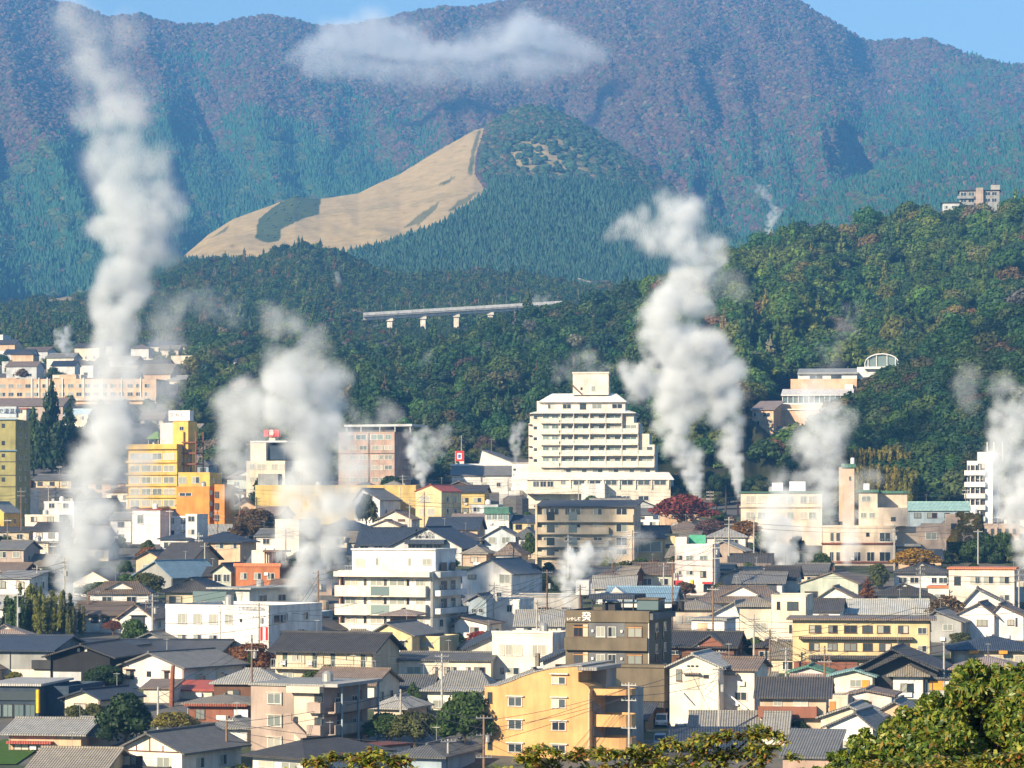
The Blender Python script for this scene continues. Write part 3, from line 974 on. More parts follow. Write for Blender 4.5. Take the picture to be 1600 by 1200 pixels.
def glass_mat(name, stops, rough=0.12):
    m, nt, b = new_mat(name)
    oi = nd(nt, 'ShaderNodeObjectInfo')
    rp = ramp(nt, stops)
    nt.links.new(oi.outputs['Random'], rp.inputs[0])
    nt.links.new(rp.outputs[0], b.inputs['Base Color'])
    b.inputs['Roughness'].default_value = rough
    b.inputs['Specular IOR Level'].default_value = 0.6
    return m
GL_DARK = glass_mat('window_glass_dark', [(0.0, (0.015, 0.02, 0.03)), (0.5, (0.035, 0.05, 0.06)), (1.0, (0.08, 0.10, 0.11))])
GL_PALE = glass_mat('window_glass_curtain', [(0.0, (0.16, 0.19, 0.18)), (0.4, (0.30, 0.32, 0.28)), (0.75, (0.42, 0.40, 0.33)), (1.0, (0.55, 0.52, 0.45))])
GL_SHOP = glass_mat('window_glass_clear', [(0.0, (0.10, 0.15, 0.16)), (1.0, (0.25, 0.32, 0.30))], 0.05)
FR_WHITE = plain_mat('frame_white', (0.62, 0.60, 0.56), 0.4)
FR_BROWN = plain_mat('frame_brown', (0.12, 0.06, 0.04), 0.5)
FR_DARK = plain_mat('frame_dark', (0.05, 0.05, 0.055), 0.4)
RAIL = plain_mat('rail_metal', (0.35, 0.36, 0.36), 0.45, 0.4)
STEEL = plain_mat('galvanised_steel', (0.42, 0.42, 0.40), 0.45, 0.5)
CONC = plain_mat('pole_concrete', (0.40, 0.39, 0.36), 0.9)
RUST = plain_mat('rusty_steel', (0.25, 0.09, 0.05), 0.85)
WHITEP = plain_mat('white_paint', (0.76, 0.75, 0.72), 0.5)
REDP = plain_mat('red_paint', (0.60, 0.035, 0.03), 0.5)
BLUEP = plain_mat('blue_paint', (0.06, 0.16, 0.45), 0.5)
YELP = plain_mat('yellow_paint', (0.78, 0.50, 0.03), 0.5)
ORAP = plain_mat('orange_paint', (0.76, 0.30, 0.03), 0.5)
BLACKP = plain_mat('black_paint', (0.025, 0.025, 0.03), 0.5)
INKB = plain_mat('sign_ink', (0.03, 0.03, 0.035), 0.7)
GREENNET = plain_mat('green_netting', (0.08, 0.35, 0.22), 0.8)

# ------------------------------------------------------------------ mesh snippets
def box_vf(x0, x1, y0, y1, z0, z1, vs=None, fs=None):
    vs = [] if vs is None else vs; fs = [] if fs is None else fs
    b = len(vs)
    vs += [(x0, y0, z0), (x1, y0, z0), (x1, y1, z0), (x0, y1, z0), (x0, y0, z1), (x1, y0, z1), (x1, y1, z1), (x0, y1, z1)]
    fs += [(b, b + 3, b + 2, b + 1), (b + 4, b + 5, b + 6, b + 7), (b, b + 1, b + 5, b + 4), (b + 1, b + 2, b + 6, b + 5), (b + 2, b + 3, b + 7, b + 6), (b + 3, b, b + 4, b + 7)]
    return vs, fs

def extrude_vf(poly, axis, a0, a1, vs=None, fs=None):
    """poly in (u, z); axis 'x': u is y, extruded along x; axis 'y': u is x, extruded along y"""
    vs = [] if vs is None else vs; fs = [] if fs is None else fs
    b = len(vs); n = len(poly)
    for a in (a0, a1):
        for u, z in poly:
            vs.append((a, u, z) if axis == 'x' else (u, a, z))
    f0 = tuple(range(b, b + n)); f1 = tuple(range(b + n, b + 2 * n))
    side = [(b + i, b + (i + 1) % n, b + n + (i + 1) % n, b + n + i) for i in range(n)]
    fs += [f0[::-1], f1] + side
    return vs, fs

def fix_normals(o):
    bm = bmesh.new(); bm.from_mesh(o.data)
    bmesh.ops.recalc_face_normals(bm, faces=bm.faces)
    bm.to_mesh(o.data); bm.free()
    return o

def _win_protos():
    out = {}
    for fname, fm in (('white', FR_WHITE), ('brown', FR_BROWN), ('dark', FR_DARK)):
        vs, fs = [], []
        t = 0.055
        box_vf(-0.5, 0.5, -0.09, 0.02, 1 - t, 1.0, vs, fs)
        box_vf(-0.53, 0.53, -0.14, 0.02, -0.05, t * 0.6, vs, fs)
        box_vf(-0.5, -0.5 + t, -0.09, 0.02, t * 0.6, 1 - t, vs, fs)
        box_vf(0.5 - t, 0.5, -0.09, 0.02, t * 0.6, 1 - t, vs, fs)
        box_vf(-t * 0.35, t * 0.35, -0.07, 0.02, t * 0.6, 1 - t, vs, fs)
        me = bpy.data.meshes.new('window_frame_' + fname)
        me.from_pydata(vs, [], fs); me.materials.append(fm); me.update()
        out['f_' + fname] = me
    for pn, (m0, m1) in {'dd': (GL_DARK, GL_DARK), 'pd': (GL_PALE, GL_DARK), 'dp': (GL_DARK, GL_PALE), 'pp': (GL_PALE, GL_PALE), 'ss': (GL_SHOP, GL_SHOP)}.items():
        me = bpy.data.meshes.new('window_pane_' + pn)
        me.from_pydata([(-0.46, -0.035, 0.03), (0.0, -0.035, 0.03), (0.0, -0.035, 0.95), (-0.46, -0.035, 0.95), (0.0, -0.022, 0.03), (0.46, -0.022, 0.03), (0.46, -0.022, 0.95), (0.0, -0.022, 0.95)], [], [(0, 1, 2, 3), (4, 5, 6, 7)])
        me.materials.append(m0)
        if m1 is not m0:
            me.materials.append(m1); me.polygons[1].material_index = 1
        me.update()
        out['p_' + pn] = me
    return out
WP = _win_protos()
WR = random.Random(77)

def link_mesh(name, me, parent, loc, scale=(1, 1, 1), rz=0.0):
    o = bpy.data.objects.new(name, me)
    COL.objects.link(o)
    o.parent = parent
    o.location = loc
    o.scale = scale
    o.rotation_euler = (0, 0, rz)
    return o

def text_mesh(s, size, mat, bold=0.0):
    cu = bpy.data.curves.new('lettering', 'FONT')
    cu.body = s
    cu.size = size
    cu.extrude = 0.02
    cu.offset = bold
    cu.align_x = 'CENTER'; cu.align_y = 'CENTER'
    cu.resolution_u = 2
    o = bpy.data.objects.new('lettering', cu)
    COL.objects.link(o)
    bpy.context.view_layer.update()
    me = bpy.data.meshes.new_from_object(o.evaluated_get(bpy.context.evaluated_depsgraph_get()))
    bpy.data.objects.remove(o); bpy.data.curves.remove(cu)
    me.materials.clear(); me.materials.append(mat)
    me.transform(Matrix.Rotation(R(90), 4, 'X'))
    return me

# ------------------------------------------------------------------ buildings
ALLB = []
class B:
    """a building placed by its front wall: photo columns x0..x1, foot row yb, eave/top row yt; distance from the ground it stands on"""
    def __init__(s, name, label, x0, x1, yb, yt, D=9.0, yaw=16.0, w='white', roof='flat', yr=None, rm='charcoal', over=0.6, d=None, cat='building', group=None, xp=None, par=0.5, low=None):
        s.d = d or dep(yb)
        s.s = F / s.d
        s.nw = 0; s.kind = roof; ALLB.append(s)
        s.a = R(yaw)
        s.xc, s.yb = (x0 + x1) / 2, yb
        base = P(s.xc, yb, s.d)
        s.W = (x1 - x0) / s.s / math.cos(s.a)
        s.D = D
        s.H = (yb - yt) / s.s
        s.root = empty(name, base, -s.a)
        tag(s.root, label, cat, group)
        s.wm = wall_mat(w)
        s.z0 = min(0.0, gz(base.y) - base.z) - 3.5 if not low else -3.0       # footing below the ground
        s.rm = roof_mat(rm)
        s.over = over
        s.build(roof, yr, xp, par)
    def lx(s, px): return (px - s.xc) / s.s / math.cos(s.a)
    def lz(s, py): return (s.yb - py) / s.s
    def part(s, name, vs, fs, mat, parent=None):
        o = mesh_obj(name, vs, fs, mat, parent or s.root)
        return fix_normals(o)
    def build(s, roof, yr, xp, par):
        W, D, H, o, z0 = s.W, s.D, s.H, s.over, s.z0
        h2 = W / 2
        t = 0.22
        rise = (s.lz(yr) - H) if yr is not None else 0.0
        if roof in ('gx', 'hip', 'iri', 'iriy') :
            rise = max(0.8, rise - D / 2 * (s.yb - HY) / F - t)
        elif roof == 'gy':
            rise = max(0.6, rise - t)
        s.rise = rise
        if roof == 'flat':
            s.part('wall', *box_vf(-h2, h2, 0, D, z0, H - par), s.wm)
            s.part('roof', *box_vf(-h2 + 0.05, h2 - 0.05, 0.05, D - 0.05, H - par + 0.004, H - par + 0.12), s.rm)
            vs, fs = [], []
            k = 0.22; e = 0.04; zt = H; zb = H - par - 0.06
            box_vf(-h2 - e, h2 + e, -e, k, zb, zt, vs, fs)
            box_vf(-h2 - e, h2 + e, D - k, D + e, zb, zt, vs, fs)
            box_vf(-h2 - e, -h2 + k, k, D - k, zb, zt, vs, fs)
            box_vf(h2 - k, h2 + e, k, D - k, zb, zt, vs, fs)
            s.part('parapet', vs, fs, s.wm)
        elif roof == 'slab':
            s.part('wall', *box_vf(-h2, h2, 0, D, z0, H - 0.3), s.wm)
            s.part('roof', *box_vf(-h2 - o, h2 + o, -o, D + o, H - 0.3, H), s.rm)
        elif roof == 'gx':
            sl = rise / (D / 2)
            s.part('wall', *extrude_vf([(0, z0), (D, z0), (D, H), (D / 2, H + rise), (0, H)], 'x', -h2, h2), s.wm)
            ze = H - sl * o
            s.part('roof', *extrude_vf([(-o, ze), (D / 2, H + rise), (D + o, ze), (D + o, ze + t), (D / 2, H + rise + t), (-o, ze + t)], 'x', -h2 - o, h2 + o), s.rm)
            s.ridge = ('x', -h2 - o, h2 + o, D / 2, H + rise + t)
        elif roof == 'gy':
            cx = s.lx(xp) if xp is not None else 0.0
            s.part('wall', *extrude_vf([(-h2, z0), (h2, z0), (h2, H), (cx, H + rise), (-h2, H)], 'y', 0, D), s.wm)
            sl, sr = rise / (cx + h2), rise / (h2 - cx)
            s.part('roof', *extrude_vf([(-h2 - o, H - sl * o), (cx, H + rise), (h2 + o, H - sr * o), (h2 + o, H - sr * o + t), (cx, H + rise + t), (-h2 - o, H - sl * o + t)], 'y', -o, D + o), s.rm)
            s.ridge = ('y', -o, D + o, cx, H + rise + t)
        elif roof == 'shed':
            s.part('wall', *extrude_vf([(0, z0), (D, z0), (D, H + rise), (0, H)], 'x', -h2, h2), s.wm)
            sl = rise / D
            s.part('roof', *extrude_vf([(-o, H - sl * o), (D + o, H + rise + sl * o), (D + o, H + rise + sl * o + t), (-o, H - sl * o + t)], 'x', -h2 - o, h2 + o), s.rm)
        elif roof in ('hip', 'iri', 'iriy'):
            s.part('wall', *box_vf(-h2, h2, 0, D, z0, H), s.wm)
            X, Y0, Y1 = h2 + o, -o, D + o
            hd = (Y1 - Y0) / 2
            zt = H + rise + t
            if X >= hd: rl = max(0.3, X - hd * (1.0 if roof == 'hip' else 0.55)); r = [(-rl, D / 2, zt), (rl, D / 2, zt)]
            else: rl = max(0.3, hd - X * (1.0 if roof == 'hip' else 0.55)); r = [(0, D / 2 - rl, zt), (0, D / 2 + rl, zt)]
            ze = H + 0.0
            vs = [(-X, Y0, ze), (X, Y0, ze), (X, Y1, ze), (-X, Y1, ze), (-X, Y0, ze + t), (X, Y0, ze + t), (X, Y1, ze + t), (-X, Y1, ze + t)] + r
            fs = [(0, 3, 2, 1), (0, 1, 5, 4), (1, 2, 6, 5), (2, 3, 7, 6), (3, 0, 4, 7)]
            if X >= hd: fs += [(4, 5, 9, 8), (6, 7, 8, 9), (5, 6, 9), (7, 4, 8)]; s.ridge = ('x', -rl, rl, D / 2, zt)
            else: fs += [(4, 5, 8), (6, 7, 9), (5, 6, 9, 8), (7, 4, 8, 9)]; s.ridge = ('y', D / 2 - rl, D / 2 + rl, 0, zt)
            ro = s.part('roof', vs, fs, s.rm)
            if roof == 'iriy':          # a small gable over the front slope
                gw = W * 0.26; zg = H + rise * 0.30 + t
                yy = Y0 + (D / 2 - Y0) * 0.36
                g2 = extrude_vf([(-gw, zg), (gw, zg), (0, zt + 0.05)], 'y', yy, D / 2)
                s.part('gable', *g2, wall_mat('white'))
                tt = 0.18
                s.part('gable_roof', *extrude_vf([(-gw - 0.5, zg - 0.25), (0, zt + 0.06), (gw + 0.5, zg - 0.25), (gw + 0.5, zg - 0.25 + tt), (0, zt + 0.06 + tt), (-gw - 0.5, zg - 0.25 + tt)], 'y', yy - 0.5, D / 2), s.rm)
        if hasattr(s, 'ridge'):
            ax, a0, a1, c, z = s.ridge
            if ax == 'x': v = box_vf(a0 - 0.05, a1 + 0.05, c - 0.17, c + 0.17, z - 0.10, z + 0.16)
            else: v = box_vf(c - 0.17, c + 0.17, a0 - 0.05, a1 + 0.05, z - 0.10, z + 0.16)
            s.part('ridge_cap', *v, s.rm)
    # windows given by their photo rectangle on the front wall
    def win(s, x0, y0, x1, y1, fr='white', g=None, out=0.0, hood=None):
        s.nw += 1
        w = abs(s.lx(x1) - s.lx(x0)); h = (y1 - y0) / s.s
        g = g or WR.choice(['pp', 'pd', 'dp', 'dd', 'dd'])
        o = link_mesh('window', WP['f_' + fr], s.root, (s.lx((x0 + x1) / 2), -0.02 - out, s.lz(y1)), (w, 1.0, h))
        link_mesh('pane', WP['p_' + g], o, (0, -0.02, 0))
        if hood:
            z = s.lz(y0) + 0.12; c = s.lx((x0 + x1) / 2)
            s.part('hood', *box_vf(c - w / 2 - 0.2, c + w / 2 + 0.2, -0.55 - out, -out, z, z + 0.12), hood)
    def row(s, ys, xs, fr='white', g=None, out=0.0, hood=None):
        for (y0, y1) in ys:
            for (x0, x1) in xs:
                s.win(x0, y0, x1, y1, fr, g, out, hood)
    def n(s, ys, x0, x1, n, wpx, fr='white', g=None, out=0.0):
        for (y0, y1) in ys:
            for i in range(n):
                c = x0 + (x1 - x0) * (i + 0.5) / n
                s.win(c - wpx / 2, y0, c + wpx / 2, y1, fr, g, out)
    # windows on the shaded end wall: fractions of its depth
    def side(s, ys, fracs, wm=1.4, fr='white', g=None):
        for (y0, y1) in ys:
            for f in fracs:
                h = (y1 - y0) / s.s
                o = link_mesh('window', WP['f_' + fr], s.root, (s.W / 2 + 0.02, f * s.D, s.lz(y1)), (wm, 1.0, h), R(90))
                link_mesh('pane', WP['p_' + (g or WR.choice(['dd', 'pd', 'pp']))], o, (0, -0.02, 0))
    def box(s, name, x0, y0, x1, y1, out=0.3, back=0.0, mat=None, w=None):
        """a block on the front: photo rectangle, from `out` metres before the wall to `back` metres behind its face"""
        a, b_ = s.lx(x0), s.lx(x1)
        return s.part(name, *box_vf(a, b_, -out, back, s.lz(y1), s.lz(y0)), mat or (wall_mat(w) if w else s.wm))
    def sbox(s, name, f0, f1, y0, y1, out=1.2, mat=None, w=None, back=0.0):
        """a block on the end wall to the sun's lee side, by fractions of the depth"""
        return s.part(name, *box_vf(s.W / 2 - back, s.W / 2 + out, f0 * s.D, f1 * s.D, s.lz(y1), s.lz(y0)), mat or (wall_mat(w) if w else s.wm))
    def balcony(s, x0, x1, y0, y1, out=1.3, mat=None, rail=False):
        a, b_ = s.lx(x0), s.lx(x1); z1, z0 = s.lz(y0), s.lz(y1)
        vs, fs = [], []
        box_vf(a, b_, -out, 0, z0 - 0.12, z0 + 0.06, vs, fs)
        if rail:
            o = s.part('balcony', vs, fs, mat or s.wm)
            v2, f2 = [], []
            nb = max(2, int((b_ - a) / 0.45))
            for i in range(nb + 1):
                x = a + 0.04 + (b_ - a - 0.08) * i / nb
                box_vf(x - 0.02, x + 0.02, -out, -out + 0.04, z0 + 0.06, z1 - 0.06, v2, f2)
            box_vf(a, b_, -out - 0.01, -out + 0.05, z1 - 0.06, z1, v2, f2)
            s.part('railing', v2, f2, RAIL, o)
        else:
            box_vf(a, b_, -out, -out + 0.12, z0 + 0.06, z1, vs, fs)
            box_vf(a, a + 0.12, -out + 0.12, 0, z0 + 0.06, z1, vs, fs)
            box_vf(b_ - 0.12, b_, -out + 0.12, 0, z0 + 0.06, z1, vs, fs)
            o = s.part('balcony', vs, fs, mat or s.wm)
        return o
    def door(s, x0, y0, x1, y1, mat=None):
        a, b_ = s.lx(x0), s.lx(x1)
        o = s.part('door', *box_vf(a, b_, -0.06, 0.0, s.lz(y1), s.lz(y0)), mat or FR_BROWN)
        return o
    def text(s, body, xc, yc, hpx, mat=INKB, out=0.05, bold=0.0, parent=None):
        me = text_mesh(body, hpx / s.s / 0.78, mat, bold)
        return link_mesh('lettering', me, parent or s.root, (s.lx(xc), -out, s.lz(yc)))
    def rbox(s, name, x0, x1, y0, y1, f0, f1, mat=None, w=None, parent=None):
        """a block set back on the roof: photo rectangle, from f0 to f1 of the building's depth"""
        return s.part(name, *box_vf(s.lx(x0), s.lx(x1), f0 * s.D, f1 * s.D, s.lz(y1), s.lz(y0)), mat or (wall_mat(w) if w else s.wm), parent)
    def tank(s, name, px, y0, y1, rpx, f=0.5, mat=None):
        r = rpx / s.s; z0, z1 = s.lz(y1), s.lz(y0)
        vs, fs = tube([(s.lx(px), f * s.D, z0), (s.lx(px), f * s.D, z1 - r * 0.25), (s.lx(px), f * s.D, z1)], [r, r, r * 0.6], 12)
        return s.part(name, vs, fs, mat or STEEL)
# ================================================================== houses and blocks by the lower edge of the town
def hn(*a, **k):
    k.setdefault('cat', 'house')
    return B(*a, **k)

# --- long warehouse and black barn
b = B('warehouse', 'long navy-roofed warehouse with grey siding above a white base', -40, 81, 1071, 1016, 16, 10, 'grey', 'gx', 991, 'navy', 0.8)
b.box('base_wall', -40, 1046, 80, 1071, 0.06, 0, None, 'ivory')
b.box('drainpipe', 15.5, 1018, 16.5, 1060, 0.12, 0, FR_DARK)
b = B('barn', 'black timber barn with low gable and two round vents', 80, 173, 1074, 1024, 14, 12, 'black', 'gy', 1006, 'charcoal', 1.2, xp=130)
for vx in (123, 135): b.box('vent', vx - 2, 1013, vx + 2, 1018, 0.15, 0, STEEL)
b.box('base_wall', 82, 1050, 127, 1074, 0.08, 0, None, 'palegrey')
b.box('shed_wall', 48, 1032, 79, 1046, 0.4, 2, None, 'charcoal')
b = B('long_hall', 'low hall with a very long navy roof behind the barn', 110, 340, 1047, 1020, 18, 6, 'charcoal', 'gx', 998, 'navy', 0.8)
b = B('grey_gable_house', 'grey gabled house rising over the long navy roof', 203, 268, 1035, 1003, 10, 12, 'grey', 'gy', 987, 'slate', 0.7, cat='house')
b = B('small_gable_wing', 'small grey gable wing tucked before the long navy roof', 188, 230, 1052, 1022, 7, 12, 'grey', 'gy', 1010, 'charcoal', 0.6, cat='house')
b = hn('pink_house', 'weathered pink gabled house with brown window hoods and grey roof', 187, 291, 1078, 1041, 13, 34, 'palepink', 'gy', 1019, 'slate', 0.8, xp=237)
b.win(194, 1049, 207, 1062, 'brown', 'pd', hood=FR_BROWN); b.win(259, 1049, 266, 1062, 'brown', 'dd', hood=FR_BROWN); b.win(229, 1049, 236, 1057, 'dark', 'dd')
b.side([(1052, 1066)], [0.25, 0.62], 1.6)
# --- white hall above the navy roofs
b = hn('brown_roof_house', 'single-storey house with broad brown roof behind the bamboo', 116, 190, 988, 959, 10, 8, 'ivory', 'gx', 940, 'brown', 0.9)
b.win(142, 964, 154, 973, 'dark', 'dd'); b.win(160, 964, 172, 973, 'dark', 'dd')
b = hn('white_siding_house', 'white-sided gabled house with one dark latticed window', 186, 239, 990, 964, 11, 14, 'white', 'gy', 943, 'brown', 0.7, xp=213)
b.win(205, 963, 227, 975, 'dark', 'dd', hood=FR_DARK)
b = B('white_office', 'long white flat-roofed office block with grey lettering near its top', 254, 423, 1008, 945, 17, 25, 'white', 'flat', rm='concrete', par=0.6, d=445)
b.row([(959, 975)], [(274, 289), (300, 314), (326, 340), (352, 365)], 'white', 'pp'); b.row([(992, 1004)], [(274, 289), (300, 314), (326, 340)], 'white', 'pd')
b.win(377, 966, 380, 971, 'dark', 'dd'); b.side([(960, 973)], [0.2], 4.4, 'white', 'dd'); b.side([(985, 997)], [0.25, 0.6], 2.2, 'white', 'dd')
b.text('工専建設産業所', 395, 951, 5.5, plain_mat('grey_letter', (0.35, 0.37, 0.38)), 0.08)
b.box('drainpipe', 344, 950, 345, 1005, 0.12, 0, FR_WHITE)
b = B('pale_block', 'pale flat-roofed block with a wide roof terrace behind the office', 331, 392, 985, 918, 18, 33, 'white', 'slab', rm='palegrey', over=0.9, d=500)
b.box('glass_canopy', 312, 924, 368, 940, 2.5, 0, GL_SHOP); b.side([(930, 940)], [0.2, 0.5, 0.8], 2.4, 'white', 'dd')
b = hn('dark_tiled_house', 'dark brown tiled house with a small white gable over its eave', 257, 330, 950, 926, 12, 12, 'sand', 'iriy', 902, 'charcoal', 0.9)
# --- modern glass building, cream house, grey tiled house
b = B('glass_pavilion', 'low glass-walled building with beige roof slab and yellow corner post', -20, 61, 1122, 1068, 14, 8, 'navywall', 'slab', rm='concrete', over=0.5)
for k in range(4): b.win(-14 + k * 18, 1100, 2 + k * 18, 1120, 'dark', 'ss')
b.box('yellow_post', 59.5, 1077, 63.5, 1113, 0.7, 0, YELP); b.box('upper_glass', -20, 1080, 58, 1094, 0.25, 0, GL_DARK)
b = B('navy_block', 'windowless dark blue block beside the glass-walled building', 64, 108, 1118, 1072, 12, 14, 'navywall', 'flat', rm='charcoal')
b = hn('cream_cottage', 'small cream gabled cottage with brown shuttered window and navy roof', 99, 158, 1121, 1091, 9, 28, 'cream', 'gy', 1077, 'navy', 0.7, xp=133)
b.win(115, 1099, 136, 1115, 'brown', 'pp'); b.box('shutter', 136.5, 1100, 147, 1115, 0.1, 0, None, 'stone')
b = hn('grey_tiled_house', 'low orange-walled house under a grey tiled roof with red awning', 12, 128, 1175, 1146, 10, 10, 'peach', 'gx', 1121, 'grey', 0.9)
b.box('awning', 12, 1158, 84, 1162, 1.0, 0, roof_mat('red')); b.row([(1163, 1172)], [(20, 45), (55, 80)], 'brown', 'pp')
b = hn('grey_tiled_wing', 'grey tiled wing with stepped roofs beside the orange-walled house', 108, 155, 1170, 1148, 9, 18, 'stone', 'gx', 1120, 'grey', 0.8)
b = hn('old_tile_house', 'old house with weathered brown-grey tile roof at the lawn', 52, 162, 1226, 1199, 10, 10, 'sand', 'gx', 1167, 'oldtile', 0.9)
b = hn('timbered_house', 'cream half-timbered gable house with dark blue-grey roof', 185, 287, 1214, 1172, 13, 26, 'ivory', 'gy', 1144, 'slate', 0.9, xp=234)
b.win(202, 1182, 222, 1196, 'dark', 'pd'); b.win(246, 1182, 268, 1198, 'white', 'pp'); b.balcony(197, 270, 1196, 1206, 1.0, FR_DARK)
for x in (212, 234, 256): b.box('timber', x - 0.8, 1153 + abs(x - 234) * 0.52, x + 0.8, 1174, 0.06, 0, FR_BROWN)
b.box('timber', 190, 1173, 282, 1175, 0.07, 0, FR_BROWN)
b = hn('brown_tile_house', 'house with pale brown tile roof and dark red eave boards', 292, 386, 1128, 1101, 9, 8, 'redwood', 'hip', 1084, 'oldtile', 0.8)
b.box('eave_board', 289, 1099, 388, 1103, 0.85, 0, roof_mat('redbrown')); b.box('white_panel', 366, 1108, 388, 1126, 0.05, 0, WHITEP); b.win(305, 1108, 320, 1124, 'brown', 'pp')
b = hn('red_roof_shed', 'lean-to with dull red metal roof below the pink house', 272, 333, 1092, 1079, 5, 8, 'cream', 'shed', 1069, 'red', 0.4); b.win(276, 1082, 284, 1090)
b = hn('brown_lean_to', 'cream lean-to with brown roof beside the rusty pipe', 224, 270, 1098, 1076, 5, 8, 'ivory', 'shed', 1067, 'brown', 0.4)
b = hn('hip_cottage', 'whitewashed cottage with pale grey hip roof among the garden trees', 322, 388, 1166, 1139, 8, 12, 'white', 'hip', 1119, 'grey', 0.8); b.win(330, 1146, 345, 1158)
# --- taupe apartments
b = B('taupe_apartments', 'three-storey taupe apartment block with shaded gallery balconies and outside stair', 390, 508, 1190, 1068, 12.5, 22, 'taupe', 'slab', rm='palegrey', over=0.25, par=0.4, d=350)
b.row([(1084, 1100), (1118, 1135), (1153, 1170)], [(417, 439)], 'white', 'pp')
for y0, y1 in ((1083, 1100), (1118, 1135), (1152, 1168)): b.box('window_surround', 415.5, y0 - 1.6, 441, y0, 0.22, 0, None, 'pinkish'); b.box('window_surround', 439.6, y0, 441, y1 + 2, 0.22, 0, None, 'pinkish')
b.box('stair_bay', 462, 1073, 500, 1180, 0.35, 0, None, 'pinkish'); b.box('stair_canopy', 455, 1071, 508, 1081, 1.3, 0, None, 'pinkish')
for y in (1090, 1126, 1160): b.win(495, y - 7, 507, y + 4, 'dark', 'dd', 0.36)
for y in (1096, 1131): b.box('landing_parapet', 487, y, 509, y + 16, 1.25, 0)
def stair_run(b, xa, ya, xb, yb_, out, th, name='stair_parapet', mat=None):
    v = [(b.lx(xa), b.lz(ya)), (b.lx(xb), b.lz(yb_)), (b.lx(xb), b.lz(yb_ + th)), (b.lx(xa), b.lz(ya + th))]
    b.part(name, *extrude_vf(v, 'y', -out, -out + 0.18), mat or b.wm)
stair_run(b, 453, 1113, 488, 1146, 1.4, 17); stair_run(b, 453, 1113, 464, 1113.1, 1.42, 16)
for y in (1096, 1131, 1164):
    b.sbox('gallery_parapet', 0.0, 1.0, y, y + 16, 1.5, back=-1.38)
    b.sbox('gallery_floor', 0.0, 1.0, y + 14.5, y + 17.5, 1.36)
    for f in (0.3, 0.78): b.sbox('gallery_door', f, f + 0.085, y - 12, y + 12, 0.05, FR_DARK)
b.sbox('gallery_roof', -0.02, 1.04, 1067, 1072, 1.9, None, 'concrete')
for f in (0.12, 0.5, 0.96): b.sbox('gallery_post', f, f + 0.016, 1072, 1190, 1.74, None, 'bluegrey', back=-1.56)
# --- two-storey walk-up apartments
b = B('walkup_apartments', 'two-storey cream walk-up flats with dark doors, balcony rail and charcoal roof', 428, 584, 1071, 1016, 10, 20, 'sand', 'gx', 987, 'charcoal', 0.9)
b.balcony(427, 594, 1030, 1044, 1.4, None, True)
for x in (440, 488, 517, 565): b.door(x, 1019, x + 7, 1043, plain_mat('door_green', (0.05, 0.075, 0.07)))
for x in (435, 470, 500, 548, 580): b.box('post', x - 0.5, 1018, x + 0.5, 1030, 1.4, -1.28, FR_DARK)
b.win(439, 1052, 457, 1066, 'white', 'pp'); b.win(484, 1054, 491, 1062); b.win(514, 1053, 531, 1063, 'dark', 'pd'); b.win(564, 1052, 572, 1066, 'dark', 'dd'); b.win(455, 1020, 470, 1034, 'white', 'pp')
stair_run(b, 590, 1030, 603, 1062, 1.5, 4, 'stair_rail', FR_DARK); stair_run(b, 588, 1040, 602, 1066, 0.9, 3, 'stair', FR_DARK)
b = hn('yellow_gable_house', 'yellow gabled house with twin-paned upper window', 578, 645, 1048, 992, 11, 20, 'paleyellow', 'gy', 973, 'slate', 0.6, xp=605)
b.win(617, 1002, 634, 1010, 'white', 'dd', hood=FR_WHITE); b.win(590, 1015, 600, 1024); b.win(614, 1022, 628, 1034, 'white', 'pd')
b = hn('yellow_wing', 'flat yellow wing joined to the gabled yellow house', 646, 687, 1046, 994, 8, 20, 'paleyellow', 'flat', rm='slate', par=0.3); b.win(659, 1003, 676, 1011, 'white', 'pp')
b = B('cream_annex', 'long single-storey cream annex with shallow dark roof', 622, 767, 1064, 1032, 9, 8, 'ivory', 'gx', 1021, 'slate', 0.5)
b.win(635, 1042, 658, 1053, 'white', 'pp'); b.row([(1042, 1053)], [(676, 684), (694, 703), (705, 713), (728, 735), (741, 758)], 'brown', 'pd')
b = B('cream_three_storey', 'cream three-storey house with square upper windows beside the umber inn', 769, 863, 1063, 989, 10, 16, 'ivory', 'flat', rm='navy', par=0.35)
b.row([(1007, 1024)], [(781, 788), (790, 800), (802, 816), (832, 838.5), (840, 853)], 'white', 'pp'); b.row([(1043, 1054)], [(781, 788), (792, 812), (832, 852)], 'white', 'pd')
b.box('cornice', 768, 986, 864, 989.5, 0.15, 0, FR_WHITE); b.side([(1006, 1026)], [0.3], 1.2)
b = hn('temple_roof_house', 'traditional house with two tiers of dark grey tiles and white plaster wall', 668, 762, 1110, 1080, 9, 8, 'ivory', 'hip', 1062, 'grey', 1.0)
b.rbox('upper_storey', 682, 752, 1070, 1082, 0.2, 0.8, None, 'brown')
def roof_block(b, x0, x1, ye, yr, f0, f1, mat, over=0.7, name='upper_roof'):
    a, c = b.lx(x0) - over, b.lx(x1) + over; y0, y1 = f0 * b.D - over, f1 * b.D + over; m = (y0 + y1) / 2
    ze, zr = b.lz(ye), b.lz(yr)
    hd = (y1 - y0) / 2 * 0.5
    vs = [(a, y0, ze), (c, y0, ze), (c, y1, ze), (a, y1, ze), (a + hd, m, zr), (c - hd, m, zr), (a, y0, ze - .2), (c, y0, ze - .2), (c, y1, ze - .2), (a, y1, ze - .2)]
    return b.part(name, vs, [(0, 1, 5, 4), (2, 3, 4, 5), (1, 2, 5), (3, 0, 4), (6, 9, 8, 7), (6, 7, 1, 0), (7, 8, 2, 1), (8, 9, 3, 2), (9, 6, 0, 3)], mat)
roof_block(b, 682, 758, 1072, 1050, 0.15, 0.85, roof_mat('grey'))
b.win(676, 1094, 694, 1106, 'white', 'pp')
